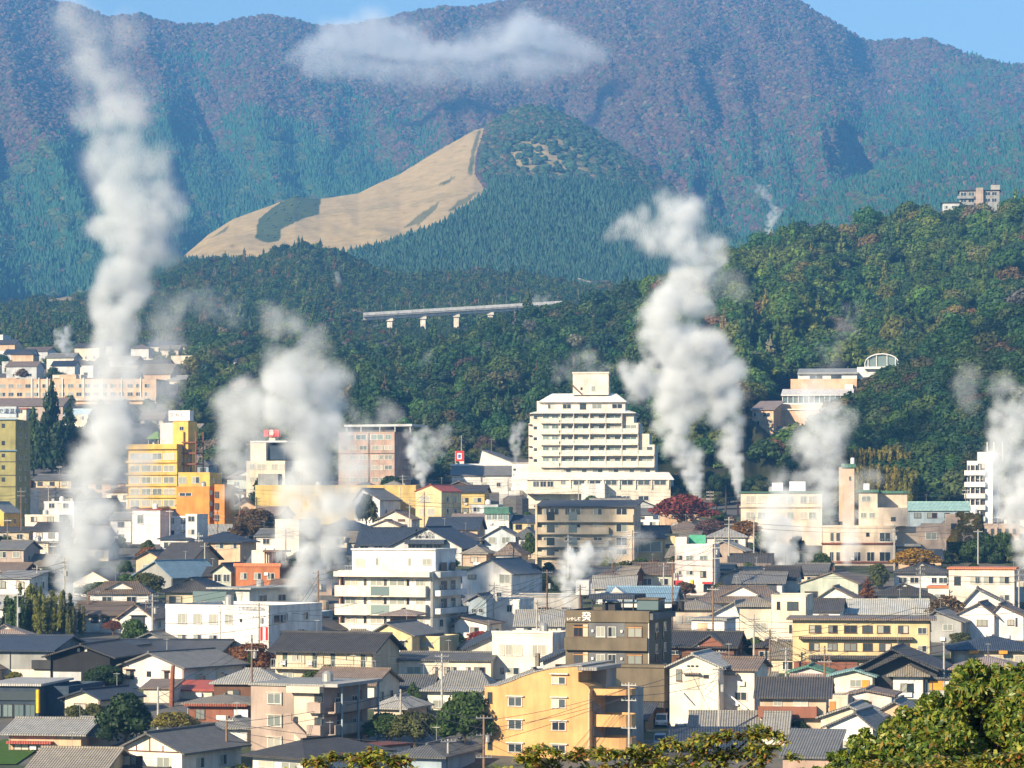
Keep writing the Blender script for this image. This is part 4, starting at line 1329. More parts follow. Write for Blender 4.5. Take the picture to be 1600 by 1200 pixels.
b = hn('slate_roof_house', 'small house with plain slate-grey roof behind the walk-up stair', 612, 672, 1092, 1074, 8, 6, 'stone', 'gx', 1055, 'slate', 0.6)
b = hn('beige_hip_house', 'little beige house with grey tiled hip roof behind the bushes', 584, 632, 1126, 1108, 8, 20, 'pinkish', 'hip', 1085, 'grey', 0.8)
b = hn('dark_hip_house', 'white-walled house with broad charcoal hip roof below the taupe flats', 392, 478, 1222, 1184, 14, 38, 'white', 'hip', 1150, 'charcoal', 1.0)
b.win(402, 1190, 428, 1200, 'white', 'pp'); b.win(440, 1190, 468, 1200, 'white', 'pp')
b = hn('brown_edge_shed', 'little white shed with brown roof edge', 552, 588, 1200, 1164, 6, 40, 'white', 'slab', rm='redbrown', over=0.3)
b = hn('blue_hip_house', 'house with blue-grey hip roof beside the brown-edged shed', 618, 690, 1212, 1184, 12, 18, 'bluegrey', 'hip', 1158, 'slate', 0.8)
# --- the orange apartment block with a curved gable
def orange_block():
    b = B('orange_apartments', 'orange four-storey apartment block with sweeping curved roofline and rounded stair balconies', 757, 921, 1190, 1076, 12, 20, 'orange', 'flat', rm='concrete', par=0.2, d=346)
    for o in list(b.root.children):
        bpy.data.objects.remove(o)
    prof = [(757, 1190), (921, 1190), (921, 1076), (918, 1071), (912, 1067), (903, 1064), (903, 1049), (909, 1048), (909, 1040), (895, 1040.5), (862, 1044), (838, 1050), (815, 1058), (800, 1065), (778, 1073), (757, 1074)]
    pts = [(b.lx(x), b.lz(y) if i > 1 else b.z0) for i, (x, y) in enumerate(prof)]
    b.part('wall', *extrude_vf(pts, 'y', 0, 12.5), b.wm)
    edge = prof[8:]
    a = [(b.lx(x), b.lz(y) + 0.012) for x, y in edge]
    up = [(x, z + 0.14) for x, z in a]
    b.part('roof', *extrude_vf(a + up[::-1], 'y', -0.12, 12.7), roof_mat('concrete'))
    b.row([(1090, 1104), (1126, 1140), (1163, 1176)], [(794, 816)], 'white', None); b.row([(1057, 1068), (1091, 1105), (1127, 1140), (1163, 1176)], [(862, 884)], 'white', None)
    for y in (1087.5, 1124, 1160.5): b.box('hood', 791, y, 819, y + 1.6, 0.3, 0, FR_WHITE); b.box('hood', 860, y, 887, y + 1.6, 0.3, 0, FR_WHITE)
    b.box('hood', 860, 1051, 888, 1053, 0.4, 0, FR_WHITE)
    b.row([(1083, 1100), (1121, 1137), (1157, 1173)], [(762, 769)], 'dark', 'dd')
    # stair tower on the lee side: stacked rounded landings joined by ramps
    xw = b.W / 2
    b.part('stair_core', *box_vf(xw, xw + 3.4, 6.0, 10.5, b.z0, b.lz(1078)), wall_mat('concrete'))
    b.part('penthouse', *box_vf(xw - 2.2, xw + 0.4, 5.0, 9.0, b.lz(1082), b.lz(1046)), wall_mat('taupe'))
    b.part('roof_slab', *box_vf(xw - 1.6, xw + 0.9, -0.1, 9.4, b.lz(1046), b.lz(1041)), roof_mat('concrete'))
    for y in (1075, 1115, 1151, 1187):
        vs, fs = [], []
        n = 9; r = 2.3; z0, z1 = b.lz(y + 19), b.lz(y); cx, cyy = xw + 2.3, 3.4
        if y == 1075: z0 = b.lz(y + 10)
        arc = [(xw + 0.1, cyy - r)] + [(cx + r * math.sin(math.pi * k / (n - 1)), cyy - r * math.cos(math.pi * k / (n - 1))) for k in range(n)] + [(xw + 0.1, cyy + r)]
        inner = [(cx + (x - cx) * 0.93 if x > xw + 0.2 else x, cyy + (yy - cyy) * 0.93) for x, yy in arc]
        m = len(arc)
        for lst in (arc, inner):
            for z in (z0, z1): vs += [(x, yy, z) for x, yy in lst]
        for k in range(m - 1):
            fs += [(k, k + 1, m + k + 1, m + k), (2 * m + k, 3 * m + k, 3 * m + k + 1, 2 * m + k + 1), (m + k, m + k + 1, 3 * m + k + 1, 3 * m + k), (k, 2 * m + k, 2 * m + k + 1, k + 1)]
        b.part('stair_parapet', vs, fs, b.wm)
        b.part('landing', [(x, yy, z0 + 0.02) for x, yy in inner] + [(x, yy, z0 + 0.2) for x, yy in inner], [tuple(range(m))[::-1], tuple(range(m, 2 * m))] + [(k, k + 1, m + k + 1, m + k) for k in range(m - 1)], wall_mat('concrete'))
    for z in (1100, 1138):
        b.part('stair_wall', *extrude_vf([(0.9, b.lz(z - 6)), (5.8, b.lz(z + 14)), (5.8, b.lz(z + 28)), (0.9, b.lz(z + 10))], 'x', xw + 0.02, xw + 0.14), wall_mat('taupe'))
    b.box('drainpipe', 919.5, 1080, 920.3, 1185, 0.1, 0, FR_WHITE)
    return b
orange_block()
b = hn('finial_roof_house', 'traditional house whose grey tiled roof carries a tall finial behind the orange flats', 775, 866, 1105, 1074, 10, 14, 'sand', 'hip', 1043, 'grey', 0.8, d=385)
b.tank('roof_finial', 826, 1023, 1044, 4.5, 0.5, roof_mat('oldtile'))
# --- the umber inn
b = B('umber_inn', 'tall umber-clad inn with white lettering, wooden window bays and roof pavilion', 884, 1014, 1132, 954, 13, 16, 'umber', 'flat', rm='charcoal', par=0.5, d=379)
for y0, y1 in ((976, 995), (1019, 1037)):
    b.box('recess', 920, y0 - 3, 976, y1, 0.03, 0, None, 'darkgrey')  # flat panel on the wall; the shade of a recess is put into its colour
    b.win(897, y0, 911, y1, 'brown', 'dd'); b.box('wood_panel', 911.5, y0, 919, y1, 0.1, 0, None, 'tan'); b.win(932, y0 + 3, 946, y1, 'white', None, 0.04); b.win(950, y0 + 3, 963, y1, 'white', None, 0.04); b.win(980, y0 + 2, 1003, y1, 'brown', 'pp')
    b.box('transom', 896, y0 + 3.5, 919, y0 + 5, 0.14, 0, None, 'wood'); b.box('transom', 980, y0 + 3.5, 1003, y0 + 5, 0.14, 0, None, 'wood')
    b.box('lamp', 925, y0 + 8, 928, y0 + 12, 0.25, 0, WHITEP); b.box('lamp', 970, y0 + 8, 973, y0 + 12, 0.25, 0, WHITEP)
b.box('balcony_band', 884, 996, 1012, 1016, 0.7, 0); b.box('fascia', 884, 955, 1014, 972, 0.25, 0)
LETTW = plain_mat('white_letter', (0.92, 0.84, 0.78))
b.text('いやし宿', 898, 968, 4.6, LETTW, 0.32, 0.012); b.text('癸', 917.5, 964.5, 12, LETTW, 0.32, 0.02)
b.rbox('pavilion_roof', 910, 982, 930, 938, 0.25, 0.75, roof_mat('navy')); b.rbox('terrace_screen', 984, 1017, 937, 954, 0.3, 0.6, GL_SHOP); b.rbox('terrace_frame', 983, 1018, 935.5, 938, 0.28, 0.62, None, 'umber')
for x in (914, 933, 962, 978): b.rbox('pavilion_post', x - 0.7, x + 0.7, 937, 956, 0.3, 0.33, FR_DARK)
b.rbox('lounge_seat', 928, 948, 944, 956, 0.35, 0.6, BLACKP)
for x in (1026, 1036): b.tank('water_tank', x, 942, 958, 5, 0.8, BLACKP)
b.sbox('cornice', -0.01, 1.02, 958, 968, 0.5, None, 'darkgrey'); b.side([(982, 1000), (1018, 1034)], [0.3, 0.62], 1.0, 'dark', 'dd')
b.box('podium', 921, 1037, 1045, 1092, 3.2, -0.7); b.box('podium_lip', 920, 1036, 1046, 1040, 3.4, -0.6)
b.box('entrance_recess', 960, 1092, 1044, 1132, 1.0, 0, None, 'charcoal'); b.box('entrance_eave', 985, 1093, 1046, 1103, 3.8, 0, roof_mat('charcoal'))
b.box('wood_screen', 966, 1103, 998, 1119, 1.3, -1.02, None, 'wood'); b.box('wood_screen', 1018, 1103, 1041, 1121, 1.3, -1.02, None, 'wood'); b.box('noren', 1012, 1111, 1019, 1128, 1.4, -1.05, ORAP)
b = B('umber_annex', 'navy-roofed umber annex leaning on the inn entrance', 966, 1008, 1143, 1124, 4, 18, 'umber', 'shed', 1106, 'navy', 0.5)
# --- houses right of the inn
b = hn('cream_gable_house', 'tall cream gabled house with small attic vents and sliding shutters', 1047, 1123, 1101, 1041, 10, 16, 'ivory', 'gy', 1021, 'palegrey', 0.6, xp=1083, d=371)
b.box('shutter', 1070, 1053, 1092, 1077, 0.1, 0, None, 'cream'); b.win(1057, 1046, 1066, 1064, 'brown', 'pp'); b.win(1099, 1054, 1107, 1059, 'brown', 'dd'); b.row([(1039.5, 1041.5)], [(1074, 1078), (1080, 1084), (1087, 1091)], 'dark', 'dd')
stair_run(b, 1063, 1075, 1080, 1094, 1.2, 3, 'stair_rail', WHITEP); b.box('canopy', 1068, 1051, 1094, 1053, 0.8, 0, roof_mat('taupe'))
b = hn('white_wing_house', 'white two-storey wing with brown roof and an outside white stair', 1124, 1178, 1106, 1046, 9, 16, 'ivory', 'gx', 1026, 'brown', 0.6, d=373)
b.box('awning', 1130, 1052, 1153, 1054, 0.9, 0, roof_mat('taupe')); b.box('shutter', 1130, 1055, 1151, 1066, 0.08, 0, None, 'palepink'); b.win(1148, 1081, 1167, 1094, 'white', 'dd'); stair_run(b, 1140, 1082, 1170, 1106, 1.2, 3, 'stair_rail', WHITEP)
b = hn('dark_wood_house', 'dark brown wooden house with black tiled roof and one round vent', 1048, 1146, 1040, 1010, 11, 12, 'brown', 'gx', 986, 'charcoal', 0.8)
b.part('gable_face', *extrude_vf([(b.lx(1086), b.lz(1011)), (b.lx(1134), b.lz(1011)), (b.lx(1110), b.lz(993))], 'y', -0.5, 4.0), wall_mat('redwood')); b.part('gable_roof', *extrude_vf([(b.lx(1083), b.lz(1012)), (b.lx(1110), b.lz(993)), (b.lx(1137), b.lz(1012)), (b.lx(1137), b.lz(1009.5)), (b.lx(1110), b.lz(990)), (b.lx(1083), b.lz(1009.5))], 'y', -0.95, 4.2), b.rm); b.box('vent', 1088, 1008, 1093, 1013, 0.6, 0, WHITEP); b.win(1048, 1017, 1064, 1023, 'white', 'dd', 0.05)
b = B('grey_longhouse', 'long low building with ribbed grey tile roof below the inn car park', 1082, 1238, 1158, 1138, 9, 6, 'white', 'gx', 1111, 'grey', 0.6)
b = B('navy_garage', 'low navy metal-roofed garage behind the leafy hedge', 1048, 1168, 1190, 1172, 9, 4, 'charcoal', 'shed', 1148, 'navy', 0.4)
# --- yellow-beige lodge and its neighbours
b = B('beige_lodge', 'long beige three-storey lodge with brown roof bands over each row of windows', 1240, 1452, 1056, 966, 11, 8, 'paleyellow', 'slab', rm='brown', over=0.9)
b.row([(977, 989)], [(1265, 1284), (1295, 1309), (1319, 1339), (1347, 1363), (1370, 1390), (1402, 1418)], 'brown'); b.row([(1005, 1017)], [(1265, 1281), (1294, 1309), (1319, 1339), (1348, 1363), (1373, 1392), (1402, 1420)], 'brown')
b.box('eave', 1250, 995, 1425, 999, 1.0, 0, roof_mat('brown')); b.box('eave', 1265, 1024, 1392, 1030, 1.1, 0, roof_mat('charcoal')); b.box('ground_wall', 1242, 1034, 1340, 1056, 0.35, 0, None, 'redwood'); b.win(1432, 980, 1446, 990); b.win(1432, 1008, 1446, 1018)
b.win(1234.5, 977, 1239, 990, 'brown', 'dd')
b = hn('palegrey_tile_house', 'long house with pale grey tiled roof behind the beige lodge', 1312, 1446, 985, 958, 11, 6, 'white', 'gx', 936, 'palegrey', 0.8)
b = hn('grey_sided_house', 'grey-sided gabled house with one square window', 1442, 1502, 1004, 971, 10, 18, 'grey', 'gy', 953, 'slate', 0.6, xp=1462); b.win(1473, 975, 1488, 985, 'white', 'pp')
b = hn('white_twin_house', 'white house with brown roof and brown-trimmed bay window', 1497, 1552, 1000, 960, 11, 16, 'white', 'gy', 941, 'brown', 0.6, xp=1530); b.win(1526, 968, 1542, 978, 'brown', 'pp')
b = hn('white_gable_wing', 'white gabled wing with shuttered windows behind the bay-window house', 1548, 1598, 1000, 962, 12, 14, 'white', 'gy', 944, 'brown', 0.6, xp=1562); b.win(1574, 968, 1584, 977, 'brown', 'pp'); b.box('shutter', 1586, 965, 1589, 979, 0.08, 0, FR_DARK)
b = B('red_trim_block', 'cream two-storey block with coral roof edging', 1484, 1583, 955, 887, 12, 12, 'ivory', 'slab', rm='orange', over=0.35)
b.row([(900, 912)], [(1516, 1532), (1536, 1552), (1560, 1576)], 'white', 'pd'); b.win(1492, 901, 1502, 914, 'dark', 'dd'); b.win(1561, 929, 1576, 938)
b = B('red_trim_annex', 'single-storey cream annex with coral roof edging', 1451, 1506, 950, 916, 9, 12, 'ivory', 'slab', rm='orange', over=0.3); b.win(1460, 928, 1478, 940)
b = hn('white_low_gable', 'white house with wide low gable below the coral-edged block', 1505, 1575, 968, 945, 11, 10, 'white', 'gy', 919, 'slate', 0.7, xp=1527)
b = hn('dark_irimoya_house', 'dark hip-roofed house with white upper walls beside the golden tree', 1398, 1478, 918, 896, 12, 10, 'white', 'iriy', 879, 'charcoal', 0.9); b.row([(902, 911)], [(1405, 1418), (1422, 1436), (1455, 1463), (1466, 1480)], 'white', 'dd')
b = hn('white_gablet_house', 'dark-roofed house with a white gablet by the rust-brown conifer', 1372, 1450, 952, 931, 11, 8, 'white', 'iriy', 911, 'charcoal', 0.8)
b = hn('white_gable_cottage', 'white cottage with steep brown-edged gable below the pale green wall', 1274, 1342, 955, 938, 9, 12, 'white', 'gy', 916, 'brown', 0.6, xp=1303)
b = B('palegreen_hall', 'weathered pale green hall with shallow stained gable', 1252, 1340, 942, 912, 14, 16, 'palegreen', 'gy', 893, 'brown', 0.4, xp=1300)
b = B('cream_tower_house', 'cream block with square upper room and dark window', 1206, 1260, 1030, 929, 9, 12, 'cream', 'flat', rm='concrete', par=0.3); b.win(1230, 940, 1247, 953, 'dark', 'dd'); b.win(1214, 940, 1219, 952, 'dark', 'dd')
b = hn('cream_tiled_house', 'cream two-storey house with brown tiled eave beside the square tower room', 1156, 1206, 1028, 948, 10, 10, 'cream', 'hip', 930, 'oldtile', 0.7); b.win(1179, 973, 1198, 986, 'white', 'pp')
b = hn('white_cottage', 'small white house with wooden shutter below the tiled roofs', 1081, 1131, 1003, 966, 8, 18, 'white', 'slab', rm='palegrey', over=0.5); b.box('shutter', 1090, 974, 1105, 985, 0.08, 0, None, 'peach')
b = hn('grey_gable_cottage', 'house with grey tiled gable and white plaster triangle', 1106, 1156, 990, 964, 9, 14, 'white', 'gy', 939, 'grey', 0.8, xp=1148)
b = hn('pink_tiled_house', 'pinkish house with old grey-brown tiles behind the inn', 1050, 1118, 985, 953, 10, 8, 'pinkish', 'hip', 936, 'oldtile', 0.8); b.row([(962, 974)], [(1055, 1066), (1070, 1081)], 'white', 'pp')
b = hn('big_brown_hip_house', 'large house with sweeping brown tile roof and gablet', 1090, 1225, 965, 942, 14, 8, 'cream', 'iriy', 915, 'brown', 0.9)
b = B('black_gable_hall', 'black metal-clad hall with doubled gable roof', 1345, 1462, 1090, 1043, 13, 14, 'charcoal', 'gy', 1013, 'charcoal', 0.9, xp=1394)
b.part('lower_gable', *extrude_vf([(b.lx(1352), b.lz(1047)), (b.lx(1410), b.lz(1019)), (b.lx(1466), b.lz(1045)), (b.lx(1466), b.lz(1048)), (b.lx(1410), b.lz(1022.5)), (b.lx(1352), b.lz(1050))], 'y', -2.2, -0.62), roof_mat('charcoal'))
b = hn('navy_hip_house', 'house with broad navy hip roof and orange awnings', 1492, 1620, 1044, 1017, 13, 6, 'beige', 'hip', 992, 'navy', 1.0)
b.box('awning', 1514, 1016, 1529, 1021, 1.3, -1.0, ORAP); b.box('awning', 1560, 1016, 1573, 1021, 1.3, -1.0, ORAP); b.n([(1024, 1038)], 1494, 1600, 6, 12, 'white', 'pp')
b = hn('taupe_pyramid_house', 'house under a plain taupe pyramid roof', 1490, 1592, 1064, 1047, 11, 12, 'stone', 'hip', 1024, 'taupe', 0.8)
b = hn('green_roof_cottage', 'tiny pinkish cottage with low green roof', 1234, 1292, 1072, 1051, 7, 12, 'palepink', 'gy', 1040, 'green', 0.6, xp=1263)
b = hn('teal_roof_house', 'cream house with teal gable roof and orange shutter', 1300, 1362, 1092, 1056, 9, 14, 'ivory', 'gy', 1045, 'teal', 0.7, xp=1335); b.win(1328, 1062, 1346, 1073, 'white', 'pp'); b.box('shutter', 1347, 1062, 1358, 1074, 0.12, 0, ORAP)
b = hn('white_siding_tower', 'narrow white-sided house under old tiled gablet roof', 1396, 1443, 1092, 1057, 9, 10, 'white', 'iriy', 1037, 'oldtile', 0.9)
b = hn('orange_shutter_house', 'white house with two orange shutters and grey eave', 1446, 1504, 1092, 1058, 9, 10, 'white', 'slab', rm='slate', over=0.5); b.box('shutter', 1453, 1064, 1473, 1078, 0.12, 0, ORAP); b.box('shutter', 1485, 1064, 1495, 1076, 0.12, 0, ORAP)
b = hn('dark_roof_inn', 'tan two-storey house with black roof and brown balcony', 1188, 1290, 1156, 1088, 10, 8, 'tan', 'gx', 1058, 'charcoal', 0.8)
b.row([(1089, 1103)], [(1209, 1222), (1240, 1262)], 'white', 'pp'); b.balcony(1186, 1276, 1103, 1119, 1.2, wall_mat('redwood')); b.row([(1124, 1140)], [(1205, 1222), (1236, 1256)], 'brown', 'pp')
b = hn('pink_low_house', 'low white house with thin pinkish gable edge and dark red door', 1322, 1392, 1116, 1087, 8, 14, 'palepink', 'gy', 1077, 'taupe', 0.5, xp=1352); b.win(1334, 1093, 1350, 1101, 'brown', 'pp'); b.door(1353, 1096, 1362, 1108, plain_mat('door_red', (0.25, 0.04, 0.04)))
b = hn('pink_shop', 'small flat shop with pink fascia and wooden doors', 1290, 1324, 1120, 1086, 7, 10, 'pinkish', 'flat', rm='concrete', par=0.3); b.door(1296, 1096, 1306, 1116, wall_mat('wood'))
b = hn('cream_gable_cottage', 'cream cottage with grey gable roof above the white gable', 1284, 1368, 1160, 1121, 9, 16, 'cream', 'gy', 1102, 'grey', 0.6, xp=1327)
b = hn('white_gable_bungalow', 'bright white gable front with grey tiled slope beside the leafy tree', 1293, 1362, 1185, 1136, 8, 20, 'white', 'gy', 1112, 'slate', 0.6, xp=1337)
b = hn('peach_gable_house', 'peach gabled house half hidden behind the leafy tree', 1366, 1430, 1150, 1116, 9, 14, 'peach', 'gy', 1095, 'slate', 0.6, xp=1398)
b = hn('slate_shed_house', 'brown flat house with slanting slate-grey roof above the hedge', 1224, 1300, 1212, 1184, 9, 14, 'rosebrown', 'shed', 1152, 'slate', 0.4)
b = hn('grey_tile_shed', 'small shed with ribbed grey tile roof and white wall', 1196, 1228, 1165, 1144, 6, 10, 'white', 'gx', 1112, 'grey', 0.5)
# ================================================================== middle of the town
b = B('white_apartments', 'five-storey white apartment block with stepped top floor and long balconies', 527, 676, 988, 892, 13, 20, 'ivory', 'flat', rm='concrete', par=0.4, d=470)
for y0, y1 in ((905, 915), (934, 944), (963, 974)):
    b.row([(y0, y1)], [(538, 556), (578, 598), (608, 634), (650, 664)], 'white', 'pp'); b.box('pier', 533, y0 - 3, 535, y1, 0.9, 0, FR_BROWN); b.row([(y0, y1)], [(568, 572), (600, 604), (636, 640)], 'dark', 'dd')
for y0, y1 in ((915, 931), (944, 960), (974, 990)):
    b.balcony(526, 670, y0, y1, 1.3); b.box('glass_panel', 584, y0 + 1, 613, y1 - 1, 1.36, -1.31, GL_SHOP)
b.box('eave', 525, 893, 677, 901, 1.5, 0)
b.rbox('penthouse', 539, 672, 859, 893, 0.2, 0.9, None, 'white'); b.rbox('penthouse_roof', 538, 673, 857.5, 860, 0.18, 0.92, None, 'white')
b.row([(873, 886)], [(545, 559)], 'white', 'pp', -0.2 * b.D); b.row([(872, 884)], [(577, 581), (629, 633)], 'white', 'pp', -0.2 * b.D); b.win(651, 873, 666, 883, 'white', 'pp', -0.2 * b.D)
b.balcony(538, 640, 884, 892, 0.1, None, True)
for y in (893, 922, 950): b.sbox('gallery_parapet', 0.05, 0.98, y, y + 9, 1.2, None, 'palegrey'); b.sbox('gallery_door', 0.3, 0.5, y - 14, y, 0.05, FR_DARK); b.sbox('gallery_door', 0.65, 0.8, y - 14, y, 0.05, FR_DARK)
b.box('water_pipe', 673, 900, 674.5, 985, 0.2, 0, STEEL)
b = B('gable_lodge', 'pale gabled lodge with two lines of dark lettering and navy roof', 607, 722, 882, 855, 15, 18, 'palegrey', 'gy', 823, 'navy', 0.9, xp=667)
b.text('町 いちのい', 664, 834, 4.8, INKB, 0.05, 0.01); b.text('鉄輪の湯宿泊', 664, 839.2, 4.2, INKB, 0.05, 0.01)
b.box('porch_roof', 636, 843, 698, 850, 1.8, 0, roof_mat('navy')); b.row([(851, 859)], [(637, 649), (650, 660), (666, 676), (678, 690)], 'white', 'dd'); b.win(706, 857, 714, 867, 'white', 'pd')
b = B('navy_roof_wing', 'lodge wing under a broad navy roof partly lost in steam', 560, 640, 880, 850, 12, 6, 'white', 'gx', 824, 'navy', 0.7); b.row([(853, 859)], [(562, 576), (584, 598)], 'white', 'dd')
b = hn('tan_navy_house', 'tan house with plain navy roof behind the lettered gable', 668, 746, 850, 826, 11, 8, 'peach', 'gx', 808, 'navy', 0.7)
b = hn('slate_gable_house', 'house with dark slate gable beside the lettered lodge', 690, 752, 872, 845, 10, 10, 'sand', 'hip', 829, 'charcoal', 0.7)
b = hn('blue_grey_house', 'pale blue-grey gabled house with two shuttered windows', 757, 806, 872, 838, 9, 8, 'paleblue', 'gy', 823, 'slate', 0.6, xp=781); b.row([(839, 849)], [(763, 775), (784, 796)], 'white', 'pp')
b = hn('green_lantern_house', 'slim white house with green roof and glazed top floor', 758, 795, 838, 801, 7, 12, 'white', 'slab', rm='green', over=0.5); b.box('upper_fascia', 757, 792, 796, 801, 0.5, 4, roof_mat('green')); b.row([(802, 812)], [(760, 768), (769, 777), (778, 786), (786.5, 794)], 'white', 'ss')
b = hn('tall_white_gable', 'tall white gabled house with grey-blue shaded flank', 722, 800, 948, 896, 13, 24, 'white', 'gy', 873, 'slate', 0.5, xp=768); b.win(731, 898, 744, 905, 'brown', 'pp'); b.win(776, 925, 784, 932, 'white', 'dd'); b.win(780, 897, 798, 911, 'white', 'pp')
b = hn('white_flat_house', 'plain white two-storey house with roof rail behind the wires', 760, 812, 992, 936, 10, 14, 'white', 'flat', rm='concrete', par=0.4); b.row([(945, 956)], [(792, 800)], 'white', 'dd')
b = hn('grey_cottage', 'small grey house with two dark windows in the white flats shadow', 732, 760, 966, 938, 8, 14, 'bluegrey', 'gy', 928, 'slate', 0.5); b.row([(951, 957)], [(737, 744), (748, 755)], 'white', 'dd')
b = hn('white_small_gable', 'little white gabled house beside a red maple', 710, 762, 1003, 975, 8, 16, 'white', 'gy', 963, 'brown', 0.6, xp=719); b.win(735, 980, 748, 989, 'brown', 'pd')
b = hn('white_lean_house', 'white single-storey house with shallow roof by the power pole', 681, 712, 1000, 974, 7, 16, 'ivory', 'shed', 965, 'palegrey', 0.4); b.win(686, 981, 697, 990, 'white', 'dd')
b = hn('white_gable_garage', 'white garage with long dark gable slope beside the walk-up flats', 428, 492, 1012, 986, 9, 30, 'white', 'gy', 967, 'charcoal', 0.6, xp=462)
b = B('terrace_hut', 'open wooden hut with purple-brown hip roof on a white terrace', 610, 640, 992, 962, 5, 10, 'redwood', 'hip', 951, 'taupe', 1.6, d=455); b.win(614, 964, 636, 976, 'dark', 'dd')
b.box('terrace_wall', 548, 976, 662, 992, 1.8, 0, None, 'white')
b = B('brick_red_house', 'brick-red two-storey house with rooftop pergola', 366, 438, 922, 883, 10, 16, 'brick', 'flat', rm='orange', par=0.5)
b.row([(895, 905)], [(375, 386), (397, 409), (418, 430)], 'white', 'pd'); b.rbox('stair_house', 384, 412, 860, 884, 0.3, 0.7, None, 'ivory'); b.rbox('pergola', 405, 436, 860, 863, 0.2, 0.7, FR_BROWN)
for x in (407, 420, 434): b.rbox('pergola_post', x, x + 1.2, 862, 884, 0.22, 0.26, FR_BROWN)
b.box('band', 364, 880, 440, 885, 0.2, 0, roof_mat('orange'))
b = hn('brown_slope_house', 'house with brown sloping roof and solar water heater', 420, 470, 948, 926, 9, 10, 'pinkish', 'gx', 905, 'brown', 0.7)
b.rbox('solar_heater', 420, 444, 930, 943, -0.25, 0.05, BLUEP); b.rbox('heater_tank', 421, 443, 928.5, 931, -0.2, -0.1, WHITEP)
b = B('steel_tank', 'weathered upright steel tank standing in the steam', 498, 512, 976, 968, 2, 0, 'concrete', 'slab', rm='concrete', over=0.1, cat='tank'); b.tank('tank_body', 505, 938, 970, 8.5, 0.5, plain_mat('tank_tan', (0.40, 0.31, 0.22), 0.5, 0.2))
b = B('tan_chimney_block', 'tall blank tan block half veiled by steam', 429, 468, 890, 811, 9, 28, 'pinkish', 'flat', rm='concrete', par=0.3, d=640)
b.side([(850, 860)], [0.5], 1.2)
b = hn('palegreen_cottage', 'pale green gabled cottage with two dark windows', 332, 362, 917, 893, 8, 18, 'palegreen', 'gy', 880, 'charcoal', 0.6, xp=348); b.row([(897, 909)], [(334, 346), (349, 360)], 'white', 'dd')
b = hn('low_dark_house', 'low dark-roofed house behind the pale green cottage', 300, 338, 915, 899, 8, 14, 'brown', 'gx', 886, 'charcoal', 0.6)
b = hn('tan_dark_roof_house', 'tan house with large black roof and wide window', 250, 300, 900, 873, 12, 22, 'peach', 'gx', 848, 'charcoal', 0.9); b.win(259, 876, 287, 887, 'dark', 'dd')
b = hn('tan_gable_end', 'tan gable end partly behind steam', 212, 252, 898, 872, 10, 16, 'peach', 'gy', 860, 'charcoal', 0.7)
b = B('blue_roof_hall', 'grey gabled hall with pale blue metal roof slope', 205, 272, 918, 901, 14, 36, 'grey', 'gy', 876, 'blue', 0.6, xp=245)
b = hn('pink_blue_roof_house', 'pink house with navy hip roof and three small windows', 300, 376, 884, 848, 10, 14, 'peach', 'hip', 831, 'navy', 0.9); b.row([(848.5, 857)], [(310, 320), (337, 350), (360, 371)], 'white', 'pd'); b.win(327, 868, 340, 873)
b = hn('navy_hip_cottage', 'white cottage with navy hip roof beside the pink house', 250, 300, 862, 843, 9, 12, 'white', 'hip', 832, 'navy', 0.7)
b = B('red_edge_house', 'white house with red roof edging half veiled by steam', 206, 252, 850, 795, 10, 12, 'white', 'slab', rm='red', over=0.25); b.win(214, 804, 224, 818, 'white', 'pp')
b = B('dark_red_edge_house', 'white house wing with dark red eave behind the round garden trees', 253, 282, 846, 797, 10, 12, 'palegrey', 'slab', rm='redbrown', over=0.25)
b = hn('red_tile_house', 'white house with rust-brown tile roof before the orange hotel', 278, 312, 830, 790, 8, 12, 'white', 'gx', 779, 'redbrown', 0.6); b.row([(792, 798)], [(290, 304)], 'white', 'pd')
b = B('orange_hotel', 'bright orange flat-roofed hotel block with stair tower', 275, 328, 840, 760, 12, 14, 'deeporange', 'flat', rm='concrete', par=0.4, d=690); b.row([(770, 775)], [(279, 300)], 'white', 'dd')
b.rbox('stair_tower', 336, 352, 757, 840, 0.0, 0.6); b.row([(766, 773), (783, 790), (800, 807)], [(328, 333)], 'dark', 'dd')
for y in (768, 786, 804): b.rbox('stair_opening_shade', 337, 343, y, y + 10, -0.02, 0.02, FR_DARK)  # flat dark sheets: the shade inside the openings is painted on
b.rbox('stair_gap', 328, 336, 765, 840, 0.3, 0.5, None, 'darkgrey')
b = B('yellow_annex', 'plain golden-yellow annex with one pale window', 278, 328, 792, 738, 12, 10, 'deepyellow', 'flat', rm='concrete', par=0.4, d=770); b.win(279, 745, 291, 755, 'white', 'pp'); b.win(300, 745, 312, 755, 'white', 'pd')
b = B('yellow_hotel', 'tall golden-yellow hotel with ribbon windows, roof sign and red escape stair', 198, 278, 806, 694, 13, 16, 'deepyellow', 'flat', rm='concrete', par=0.6, d=790)
for y in (708, 727, 745, 763, 781): b.row([(y, y + 10)], [(202, 218), (220, 236), (238, 254), (256, 274)], 'white', 'pp'); b.box('floor_band', 196, y + 12, 279, y + 15, 0.5, 0)
b.box('cornice', 196, 694, 279, 702, 0.7, 0)
b.rbox('lift_tower', 262, 287, 658, 702, 0.3, 0.8); b.win(273, 666, 280, 672, 'white', 'dd', -0.3 * b.D); b.rbox('pink_stair_house', 240, 262, 660, 694, 0.35, 0.9, None, 'palepink')
sg = b.rbox('roof_sign', 256, 290, 641, 657, 0.28, 0.5, WHITEP); b.text('文やし', 270, 649, 7, plain_mat('faded_letter', (0.22, 0.2, 0.18)), -0.28 * b.D + 0.06, 0, sg)
roof_block(b, 221, 236, 684, 673, 0.35, 0.75, roof_mat('lime'), 0.5, 'garden_canopy'); [b.rbox('canopy_post', x, x + 0.8, 684, 696, 0.36, 0.4, FR_WHITE) for x in (220, 236)]
